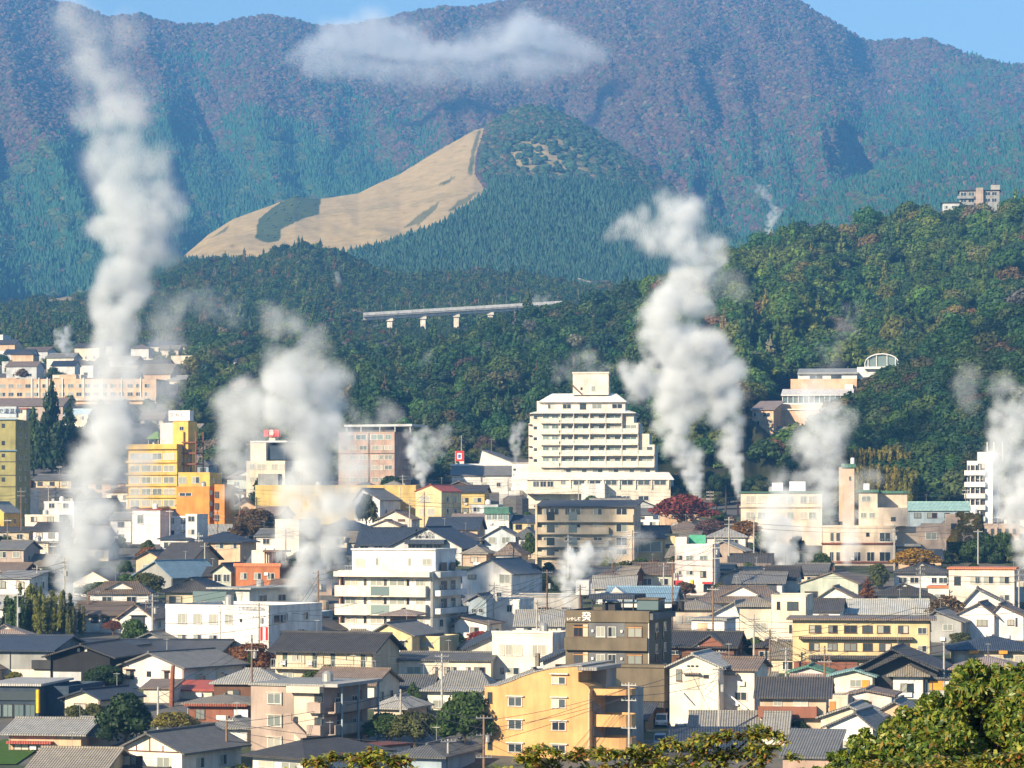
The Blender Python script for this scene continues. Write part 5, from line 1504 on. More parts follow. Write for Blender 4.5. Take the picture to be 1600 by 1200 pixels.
for k in range(5):
    b.sbox('escape_landing', 0.25, 0.7, 690 + k * 17, 692 + k * 17, 4.2, RUST)
for f, o in ((0.26, 0.4), (0.26, 4.0), (0.66, 0.4), (0.66, 4.0)): b.part('escape_post', *box_vf(b.W / 2 + o, b.W / 2 + o + 0.25, f * b.D, f * b.D + 0.25, b.z0, b.lz(674)), RUST)
b = B('olive_tower', 'olive-yellow hotel tower with blue eave lines and a white roof sign', -60, 25, 842, 655, 14, 6, 'olive', 'flat', rm='teal', par=0.4, d=740)
b.row([(662, 668), (689, 695), (709, 714), (727, 733), (746, 752)], [(3, 8), (-15, -9), (-33, -27)], 'dark', 'dd')
for y in (654, 703): b.box('blue_eave', -62, y, 28, y + 2, 0.5, 0, roof_mat('blue'))
for y in (721, 742, 760): b.box('floor_line', -60, y, 25, y + 1, 0.1, 0, FR_DARK)
sg = b.rbox('roof_sign', -40, 24, 635, 652, 0.1, 0.25, wall_mat('paleblue')); b.text('いで湯温泉', 8, 643, 7.0, plain_mat('navy_letter', (0.03, 0.06, 0.12)), -0.1 * b.D + 0.06, 0.01, sg)
b = hn('yellow_gable_lodge', 'small golden gabled lodge at the foot of the olive tower', -30, 7, 842, 800, 8, 18, 'deepyellow', 'gy', 784, 'grey', 0.5)
# --- white and brown hotels at the back of the town
def big_hotel():
    d = 818.0
    b = B('white_hotel', 'large cream-white hotel with stepped balconies, hipped top roof and square penthouse', 826, 1023, 800, 730, 15, 6, 'ivory', 'flat', rm='white', par=0.3, d=d)
    fl = [(645, 661, 990), (661, 678, 999), (678, 695, 1014), (695, 712, 1023), (712, 730, 1023)]
    for k, (y0, y1, xr) in enumerate(fl):
        b.rbox('storey', 826 if k else 828, xr, y0, y1, 0.0, 0.95)
    seps = [877, 897, 922, 947, 972, 997, 1022]
    glassbal = plain_mat('balcony_glass', (0.56, 0.62, 0.56), 0.15)
    for (y0, y1, xr) in fl:
        xs = [x for x in seps if x <= xr + 1]
        for a, c in zip(xs[:-1], xs[1:]):
            b.win(a + 3, y0 + 3, c - 2, y1 - 3, 'white', WR.choice(['pp', 'ss', 'pd']))
            b.box('balcony_glass', a + 1, y0 + 8.5, c - 0.5, y1 - 1.5, 1.5, -1.42, glassbal)
        b.box('balcony_floor', 876, y1 - 1.6, xs[-1], y1 + 0.6, 1.6, 0)
        for x in xs: b.box('balcony_wall', x - 0.5, y0, x + 0.5, y1 - 1.6, 1.45, 0)
        b.win(848, y0 + 3, 858, y1 - 4, 'white', 'ss'); b.win(862, y0 + 3, 873, y1 - 4, 'white', 'ss')
        b.box('balcony_glass', 846, y0 + 8.5, 874, y1 - 1.5, 1.0, -0.92, glassbal); b.box('balcony_floor', 845, y1 - 1.6, 875, y1 + 0.6, 1.1, 0)
        b.win(834, y0 + 5, 839, y0 + 9, 'dark', 'dd')
        b.box('downpipe_box', 826.5, y0 + 1.5, 831, y0 + 3.5, 0.5, 0, FR_BROWN)
    b.rbox('side_block', 990, 996, 662, 664, 0.1, 0.9)
    b.n([(733, 739)], 872, 1020, 6, 17, 'white', 'pd')
    # top floor, two tiers of white hip roof and the penthouse
    b.rbox('top_floor', 838, 976, 626, 644, 0.12, 0.85); b.row([(631, 638)], [(855, 864), (878, 892), (924, 940), (955, 972)], 'white', None, -0.12 * b.D); b.row([(630, 639)], [(905, 915)], 'dark', 'dd', -0.12 * b.D)
    roof_block(b, 836, 987, 645, 637, -0.03, 1.0, roof_mat('white'), 1.2, 'lower_roof'); roof_block(b, 845, 974, 627, 613, 0.1, 0.9, roof_mat('white'), 0.8, 'upper_roof')
    b.rbox('penthouse', 893, 949, 581, 616, 0.3, 0.75, None, 'ivory'); b.rbox('penthouse_cap', 892, 950, 580, 582.5, 0.28, 0.77); b.win(905, 604, 908, 608, 'dark', 'dd', -0.3 * b.D); b.win(922, 602, 928, 610, 'white', 'pp', -0.3 * b.D)
    stair_run(b, 890, 597, 908, 614, -0.29 * b.D, 3, 'roof_stair', FR_BROWN)
    # podium
    b.rbox('podium', 826, 1048, 746, 800, -0.28, 0.9); roof_block(b, 803, 1050, 749, 738, -0.28, 0.05, roof_mat('white'), 0.6, 'podium_roof')
    b.row([(751, 758)], [(897, 916), (922, 941), (947, 966), (972, 991), (997, 1017), (1022, 1042)], 'white', 'dd', 0.28 * b.D); b.row([(752, 761)], [(835, 845), (846, 856), (857, 867)], 'white', 'dd', 0.28 * b.D); b.win(878, 751, 886, 757, 'white', 'pp', 0.28 * b.D)
    for x in (893, 919, 944, 969, 994, 1019, 1045): b.rbox('pier', x - 1, x + 1, 749, 764, -0.31, -0.28)
    b.row([(775, 782)], [(974, 986), (998, 1015)], 'white', 'dd', 0.28 * b.D); b.rbox('entrance_block', 912, 948, 756, 800, -0.55, -0.28, None, 'white'); b.rbox('terrace_wall', 826, 912, 764, 772, -0.5, -0.28)
    return b
big_hotel()
b = B('hotel_side_wing', 'plain white wing with small windows beside the large hotel', 800, 826, 800, 722, 12, 8, 'white', 'slab', rm='concrete', over=0.3, d=835); b.row([(732, 735), (741, 744)], [(802, 806)], 'dark', 'dd')
b = B('storage_tank', 'broad dark grey cylindrical tank before the large hotel', 796, 812, 812, 806, 3, 0, 'concrete', 'slab', rm='concrete', over=0.1, cat='tank', d=770); b.tank('tank_body', 806, 774, 810, 20, 0.5, plain_mat('tank_grey', (0.12, 0.115, 0.11), 0.7))
b = B('brown_hotel', 'rosy-brown six-storey hotel with pale rows of windows and shaded escape stair', 528, 617, 770, 675, 13, 20, 'rosebrown', 'flat', rm='concrete', par=0.4, d=850)
b.row([(679, 687)], [(541, 552), (555, 573), (579, 600), (602, 612)], 'white', 'ss')
b.row([(696, 703), (711, 718), (727, 734), (746, 753)], [(534, 541), (545, 557), (561, 574), (581, 592), (594, 599), (601, 614)], 'white', 'pp')
b.box('downpipe', 576, 676, 577.3, 760, 0.15, 0, FR_DARK); b.box('floor_line', 528, 708, 617, 709, 0.12, 0, FR_DARK)
b.rbox('roof_canopy', 534, 642, 663, 666.5, 0.1, 1.0, None, 'palegrey'); b.rbox('roof_lounge', 540, 612, 666, 675, 0.25, 0.9, None, 'darkgrey')
for x in (537, 560, 590, 614, 638): b.rbox('canopy_post', x, x + 1, 666, 676, 0.12, 0.16, FR_WHITE)
for y in (695, 711, 727, 743): b.sbox('escape_landing', 0.55, 0.85, y, y + 6, 1.3, None, 'pinkish')
b = B('cream_hotel', 'cream hotel with red lettered roof sign and ribbon windows, half veiled by steam', 384, 446, 790, 720, 14, 14, 'cream', 'flat', rm='concrete', par=0.4, d=800)
b.row([(725, 733), (745, 753), (763, 770)], [(390, 398), (401, 416), (424, 434), (436, 445)], 'white', 'pp'); b.rbox('upper_block', 388, 413, 690, 721, 0.1, 0.7); b.rbox('dark_stair', 414, 442, 692, 718, 0.2, 0.8, None, 'navywall'); b.rbox('roof_slab', 388, 446, 688.5, 691, 0.08, 0.82, None, 'white')
b.rbox('sign_frame', 415, 425, 680, 690, 0.2, 0.4, None, 'cream')
for k, x in enumerate((408, 416.5, 425)):
    b.rbox('sign_panel', x, x + 7.2, 671, 682, 0.15, 0.3, REDP)
b.text('湯', 420, 676.5, 7, LETTW, -0.15 * b.D + 0.05, 0.02)
b = B('yellow_wall_hall', 'long blank yellow hall behind the steam', 398, 650, 806, 758, 12, 4, 'yellow', 'flat', rm='concrete', par=0.3, d=750)
for x in (470, 520, 580, 625): b.box('joint_pipe', x, 760, x + 0.8, 800, 0.12, 0, FR_WHITE)
b.rbox('grey_roof_room', 400, 432, 740, 759, 0.2, 0.8, None, 'grey'); b.tank('roof_tank', 493, 752, 759, 5, 0.5, WHITEP)
b = B('yellow_gable_shop', 'pale yellow three-storey house with red-edged gable', 649, 690, 824, 768, 12, 24, 'paleyellow', 'gy', 757, 'red', 0.3, xp=673); b.row([(775, 785)], [(656, 672)], 'white', 'pp'); b.row([(794, 805)], [(655, 664), (668, 679)], 'white', 'pp'); b.side([(775, 782), (795, 806)], [0.3, 0.7], 1.3)
b = B('yellow_dark_roof_hall', 'yellow hall with charcoal roof beside the red-edged gable house', 698, 757, 806, 769, 12, 6, 'yellow', 'gx', 758, 'charcoal', 0.6); b.door(713, 792, 718, 803, FR_DARK)
b = hn('steam_white_house', 'white gabled house with dark flank standing at the edge of the steam', 553, 594, 826, 781, 11, 26, 'white', 'gy', 763, 'slate', 0.5, xp=566); b.row([(788, 795)], [(585, 589)], 'white', 'dd')
b = hn('grey_shop_house', 'small grey house with red sign beside the white gable', 600, 632, 818, 783, 9, 14, 'grey', 'flat', rm='charcoal', par=0.3); b.box('red_sign', 604, 788, 616, 791, 0.15, 0, REDP)
b = hn('cream_gable_bungalow', 'cream gabled bungalow with brown vent', 590, 643, 832, 811, 10, 10, 'ivory', 'gy', 797, 'brown', 0.6, xp=616); b.box('vent', 622, 811, 633, 815, 0.08, 0, FR_BROWN)
b = hn('cream_porch_house', 'little cream gable porch below the bungalow', 580, 624, 838, 822, 7, 10, 'ivory', 'gy', 812, 'brown', 0.5, xp=602)
b = hn('pale_flat_house', 'pale flat-roofed house with balcony behind the green-roofed house', 735, 778, 822, 788, 9, 8, 'palegrey', 'flat', rm='concrete', par=0.4)
b = hn('rose_roof_house', 'house with long rose-brown roof below the yellow hall', 706, 760, 828, 812, 8, 8, 'stone', 'gx', 803, 'taupe', 0.5)
b = B('dark_long_roof', 'long low hall with dark blue-grey roof and white ridge', 706, 826, 765, 742, 14, 4, 'white', 'gx', 726, 'slate', 0.6, d=870)
b.rbox('white_ridge', 700, 826, 724, 727, 0.45, 0.55, WHITEP)
b = B('red_sign_board', 'red and white billboard with blue emblem on a white post', 711, 725, 758, 705, 0.5, 12, 'white', 'slab', rm='white', over=0.02, cat='sign', d=890)
b.box('sign_panel', 711.5, 704.5, 725, 720.5, 0.12, 0, REDP); b.box('sign_field', 714.5, 708, 721.5, 717.5, 0.15, 0, WHITEP); b.box('emblem', 716, 710, 720, 716, 0.18, 0, BLUEP); b.box('emblem_bar', 717, 711.5, 720.5, 712.7, 0.2, 0, BLACKP)
b = hn('white_side_house', 'white gabled house with blue roof behind the billboard', 748, 800, 745, 722, 10, 16, 'white', 'gy', 702, 'slate', 0.5, xp=752, d=900)
b = hn('storage_white_house', 'white low house beside the long dark roof', 780, 812, 790, 766, 9, 8, 'white', 'flat', rm='concrete', par=0.3)
# --- brown-beige flats and neighbours
b = B('beige_flats', 'four-storey beige flats with dark roof and recessed balconies', 840, 990, 890, 792, 11, 10, 'beige', 'shed', 783, 'charcoal', 0.7)
for y0, y1 in ((794, 806), (818, 831), (839, 852), (858, 866)):
    b.row([(y0, y1)], [(849, 858), (859, 874), (883, 890), (891, 908), (927, 941), (962, 980)], 'white', None)
    b.box('recess_board', 841, y0 - 2.5, 990, y0 - 1.0, 0.25, 0, FR_WHITE)  # white board running above each row of windows
for y0, y1 in ((804, 815), (824, 834), (844, 854), (862, 870)):
    b.balcony(841, 990 if y0 < 820 else 952, y0, y1, 1.2)
    b.box('blue_panel', 856, y0 - 4, 868, y1 - 2, 1.25, -1.21, GL_DARK); b.box('glass_panel', 890, y0 - 4, 903, y1 - 2, 1.25, -1.21, GL_SHOP)
b.box('end_wall', 838, 788, 841, 890, 1.3, 0)
b = hn('pink_white_gable', 'pinkish white gabled house before the beige flats', 891, 938, 888, 859, 9, 14, 'palepink', 'gy', 840, 'taupe', 0.6, xp=916); b.win(908, 860, 918, 866, 'white', 'pp')
b = B('yellow_tile_house', 'yellow house with dark tiled roof and large upper windows', 952, 1038, 885, 840, 10, 10, 'paleyellow', 'gx', 821, 'slate', 0.7); b.row([(845, 862)], [(962, 985), (999, 1034)], 'white', 'pp')
b.rbox('yellow_end', 1038, 1054, 834, 885, 0.05, 0.7); b.win(1039, 850, 1050, 856, 'dark', 'dd', -0.05 * b.D)
b = B('pale_pink_shop', 'pale pink four-storey shop house with red awnings and rooftop green netting', 1055, 1113, 930, 850, 10, 12, 'palepink', 'flat', rm='concrete', par=0.4)
b.rbox('stair_head', 1055, 1073, 839, 851, 0.0, 0.5); b.rbox('net_screen', 1073, 1099, 836, 850, 0.3, 0.33, GREENNET)
b.row([(868, 874)], [(1058, 1066)], 'brown', 'pd'); b.row([(868, 875)], [(1072, 1083), (1093, 1105)], 'white', 'pp'); b.row([(892, 898)], [(1057, 1065), (1072, 1083)], 'white', 'pd'); b.win(1094, 892, 1103, 902, 'brown', 'pd'); b.win(1072, 913, 1082, 921, 'dark', 'dd')
b.box('red_awning', 1054, 907, 1067, 914, 0.9, 0, REDP); b.box('red_awning', 1098, 909, 1113, 912, 0.9, 0, REDP); b.box('yellow_sign', 1079, 906, 1083, 921, 0.35, 0, YELP); b.door(1056, 916, 1061, 927, FR_DARK); b.box('shop_window', 1099, 914, 1111, 925, 0.08, 0, GL_DARK)
b = hn('blue_roof_gable_house', 'house with blue-grey roof and white gable facing the town lane', 948, 1050, 958, 938, 12, 10, 'white', 'gx', 916, 'blue', 0.7); b.part('gable', *extrude_vf([(b.lx(946), b.lz(938)), (b.lx(990), b.lz(938)), (b.lx(963), b.lz(917))], 'y', -0.8, 3.0), wall_mat('white'))
b = B('flat_long_shed', 'long low pale shed with fence rail on its roof', 800, 905, 968, 930, 14, 4, 'concrete', 'flat', rm='concrete', par=0.3)
b.rbox('roof_room', 897, 918, 908, 931, 0.4, 0.9, None, 'palegrey')
for k in range(14): b.rbox('fence_post', 846 + k * 4, 846.7 + k * 4, 948, 958, -0.06, -0.04, RAIL)
b = hn('corrugated_house', 'house with ribbed grey metal roof between the cream house and the inn', 806, 878, 1002, 977, 10, 4, 'white', 'gx', 953, 'grey', 0.5)
b = hn('blue_shed_house', 'pale blue-grey house with dark blue roof by the wires', 800, 822, 942, 895, 9, 20, 'paleblue', 'gx', 882, 'navy', 0.6)
b = hn('dark_tiled_row', 'dark-tiled row house with pinkish eave board behind the shop house', 1142, 1204, 908, 882, 10, 6, 'ivory', 'gx', 865, 'charcoal', 0.6); b.box('eave_board', 1141, 880, 1205, 885, 0.7, 0, roof_mat('taupe')); b.row([(888, 896)], [(1148, 1156), (1166, 1176), (1184, 1194)])
b = hn('grey_slope_house', 'white-walled house with two grey roof slopes behind the brown hip roof', 1150, 1222, 930, 910, 10, 10, 'white', 'gx', 893, 'slate', 0.7)
b = hn('pale_tile_gable', 'small house with pale tile gable beside the dark-tiled row', 1128, 1170, 924, 902, 8, 30, 'white', 'gy', 886, 'grey', 0.6, xp=1160)
# --- tan hotel with tower
b = B('tan_hotel', 'tan hotel with green-edged roof, rooftop units and a tall square tower', 1286, 1398, 896, 821, 14, 8, 'pinkish', 'flat', rm='concrete', par=0.4, d=622)
for y in (848, 877): b.box('red_band', 1284, y, 1400, y + 2.6, 0.35, 0, roof_mat('redbrown'))
b.row([(832, 846)], [(1298, 1303), (1307, 1313), (1373, 1391)], 'white', 'dd'); b.win(1353, 832, 1358, 838, 'dark', 'dd'); b.row([(862, 877)], [(1297, 1303), (1307, 1313), (1334, 1345), (1354, 1366), (1373, 1391)], 'white', 'dd'); b.row([(887, 896)], [(1328, 1340), (1367, 1380)], 'white', 'dd')
b.balcony(1371, 1393, 842, 847, 0.5, None, True)
b.rbox('terrace_block', 1341, 1416, 793, 822, 0.35, 1.0); b.row([(808, 814)], [(1391, 1398)], 'dark', 'dd', -0.35 * b.D); b.rbox('upper_block', 1341, 1370, 768, 796, 0.4, 1.1); b.rbox('upper_wing', 1370, 1416, 770, 796, 0.8, 1.5)
b.row([(775, 783)], [(1345, 1360)], 'white', 'pp', -0.4 * b.D); b.row([(801, 809)], [(1344, 1353), (1357, 1366)], 'white', 'pp', -0.35 * b.D)
b.rbox('green_edge', 1338, 1372, 765, 769, 0.36, 1.14, roof_mat('green')); b.rbox('green_edge', 1370.5, 1418, 766.5, 770.5, 0.76, 1.54, roof_mat('green'))
tw = b.rbox('tower', 1316, 1334, 729, 822, 0.45, 0.85, None, 'tan'); b.rbox('tower_cap', 1314, 1336.5, 724, 730, 0.42, 0.88, roof_mat('green')); b.win(1326, 744, 1329, 750, 'dark', 'dd', -0.45 * b.D); b.rbox('tower_fin', 1310, 1316, 815, 729, 0.5, 0.8, None, 'tan')
b.tank('globe', 1331, 714, 724, 3.2, 0.6, WHITEP); b.rbox('roof_unit', 1348, 1357, 755, 767, 0.6, 0.8, WHITEP)
b.rbox('recess_wall', 1398, 1437, 823, 896, 0.55, 1.1); b.rbox('side_wing', 1437, 1476, 818, 870, 0.35, 1.0, None, 'stone'); b.row([(832, 843)], [(1444, 1462)], 'white', 'pp', -0.35 * b.D); b.rbox('recess_floor', 1398, 1437, 850, 854, 0.2, 0.56, None, 'concrete')
b = B('tan_hotel_wing', 'long tan wing with green roof edge and white roof units behind steam', 1158, 1284, 850, 768, 13, 6, 'pinkish', 'slab', rm='green', over=0.5, d=680)
b.row([(775, 786), (800, 811)], [(1166, 1180), (1184, 1198), (1218, 1228), (1230, 1240), (1250, 1260), (1263, 1275)], 'white', 'pp'); b.box('ledge', 1156, 791, 1285, 793, 0.4, 0); b.rbox('roof_unit', 1206, 1223, 754, 767, 0.3, 0.6, WHITEP); b.rbox('roof_unit', 1233, 1258, 752, 767, 0.35, 0.65, WHITEP)
b = B('ivy_block', 'stone block half covered in brown-green ivy', 1478, 1530, 892, 803, 10, 14, 'stone', 'flat', rm='concrete', par=0.4, d=640)
IVY_B = b
b = B('pink_wall_block', 'low pinkish block with dark openings beside the ivy', 1532, 1592, 884, 818, 10, 6, 'stone', 'flat', rm='redbrown', par=0.4, d=660); b.n([(826, 834)], 1534, 1590, 5, 5, 'dark', 'dd')
b = hn('mint_roof_hall', 'low hall with pale mint metal roof at the foot of the woods', 1420, 1514, 815, 797, 11, 4, 'bluegrey', 'gx', 784, 'mint', 0.5, d=700)
b = B('terraced_flats', 'white stepped flats with dark balcony gaps and roof antennas', 1512, 1550, 822, 720, 12, 18, 'white', 'flat', rm='concrete', par=0.3, d=745)
for k in range(5):
    y = 727 + k * 18
    b.box('balcony_gap_shade', 1513, y, 1539, y + 9, 0.04, 0, FR_DARK); b.balcony(1509, 1540, y + 8, y + 15, 1.2)  # dark sheet on the wall paints the shade behind each balcony
    for x in (1517, 1524, 1531): b.box('fin', x, y - 1, x + 1.2, y + 9, 0.7, 0)
b.rbox('roof_room', 1525, 1551, 706, 721, 0.2, 0.8)
for x in (1537, 1547, 1560): b.rbox('antenna', x, x + 1, 690, 720, 0.4, 0.44, WHITEP)
# --- art museum on the hillside
b = B('hillside_museum', 'hillside museum of orange walls stepped below grey glazed roofs', 1236, 1338, 648, 592, 18, 8, 'peach', 'flat', rm='palegrey', par=0.3, d=985, low=1)
b.rbox('gallery', 1247, 1338, 582, 594, 0.1, 0.8, None, 'white'); b.win(1298, 586, 1314, 593.5, 'dark', 'dd', -0.1 * b.D); b.win(1264, 586, 1286, 593, 'white', 'dd', -0.1 * b.D)
b.part('gallery_roof', *extrude_vf([(0.05 * b.D, b.lz(583)), (0.8 * b.D, b.lz(572.5)), (0.8 * b.D, b.lz(574)), (0.05 * b.D, b.lz(584.5))], 'x', b.lx(1246), b.lx(1340)), roof_mat('palegrey'))
b.rbox('link_wall', 1338, 1376, 573, 592, 0.2, 0.9, None, 'white'); b.rbox('white_stair', 1320, 1332, 601, 610, -0.1, 0.0, None, 'white')
b.rbox('glass_hall', 1226, 1330, 618, 633, -0.75, -0.1, GL_SHOP)
for k in range(14): b.rbox('glazing_bar', 1226 + k * 8, 1227 + k * 8, 618, 633, -0.77, -0.75, WHITEP)
b.rbox('glazing_sill', 1225, 1331, 632, 634, -0.8, -0.1, WHITEP); b.part('glass_hall_roof', *extrude_vf([(-0.8 * b.D, b.lz(619)), (-0.1 * b.D, b.lz(608)), (-0.1 * b.D, b.lz(610)), (-0.8 * b.D, b.lz(621))], 'x', b.lx(1224), b.lx(1334)), roof_mat('white'))
b.rbox('lower_wall', 1206, 1302, 634, 690, -0.8, 0.0); b.rbox('terrace_wall', 1182, 1300, 643, 690, -1.0, -0.8); b.rbox('parapet_band', 1180, 1301, 641.5, 643.5, -1.03, -0.78, None, 'ivory')
vs, fs = [], []
prof = [(b.lx(1376) + (b.lx(1402) - b.lx(1376)) * math.cos(math.pi * k / 10) * 1.0, b.lz(566) + (b.lz(552) - b.lz(566)) * math.sin(math.pi * k / 10)) for k in range(11)]
b.part('glass_vault', *extrude_vf([(b.lx(1402), b.lz(575))] + prof + [(b.lx(1350), b.lz(575))], 'y', 0.2 * b.D, 0.9 * b.D), GL_SHOP)
for k in range(0, 11, 2):
    x, z = prof[k]
    b.part('vault_rib', *box_vf(x - 0.12, x + 0.12, 0.17 * b.D, 0.2 * b.D, b.lz(575), z), WHITEP)
b.part('vault_arch', *extrude_vf(prof + [(x * 0.0 + prof[i][0] * 0.985 + 0.015 * b.lx(1376), z - 0.35) for i, (x, z) in reversed(list(enumerate(prof)))], 'y', 0.15 * b.D, 0.2 * b.D), WHITEP)
b.rbox('vault_rail', 1349, 1403, 573, 576.5, 0.1, 0.9, WHITEP)
b = B('hillside_villa', 'orange-walled villa with angled pale roofs beside the museum', 1176, 1208, 668, 640, 12, 20, 'peach', 'shed', 626, 'taupe', 0.7, d=960, low=1)
b = hn('grey_hillside_house', 'white house with grey metal roof below the museum', 1160, 1236, 700, 682, 11, 6, 'white', 'gx', 667, 'grey', 0.6, d=958, low=1)
b = hn('white_hillside_gable', 'white gabled house veiled by steam below the museum', 1158, 1196, 712, 694, 9, 8, 'white', 'gy', 684, 'palegrey', 0.5, d=942, low=1)
# --- hotel on the hilltop
b = B('hilltop_hotel', 'concrete hotel with stair tower and terraces on the wooded hilltop', 1500, 1561, 345, 297, 14, 8, 'grey', 'slab', rm='charcoal', over=0.8, d=1490, low=1)
b.rbox('stair_tower', 1525, 1536, 294, 345, -0.15, 0.4, None, 'stone'); b.rbox('roof_block', 1548, 1562, 288.5, 297, 0.2, 0.7, None, 'concrete')
for y in (300, 310): b.row([(y, y + 6)], [(1501, 1511), (1513, 1523), (1539, 1547), (1549, 1557)], 'white', 'dd'); b.balcony(1496, 1522, y + 6, y + 10, 1.4)
b = B('hilltop_annex', 'low annex with dark eave beside the hilltop hotel', 1473, 1499, 345, 316, 10, 8, 'palegrey', 'slab', rm='charcoal', over=0.8, d=1490, low=1)
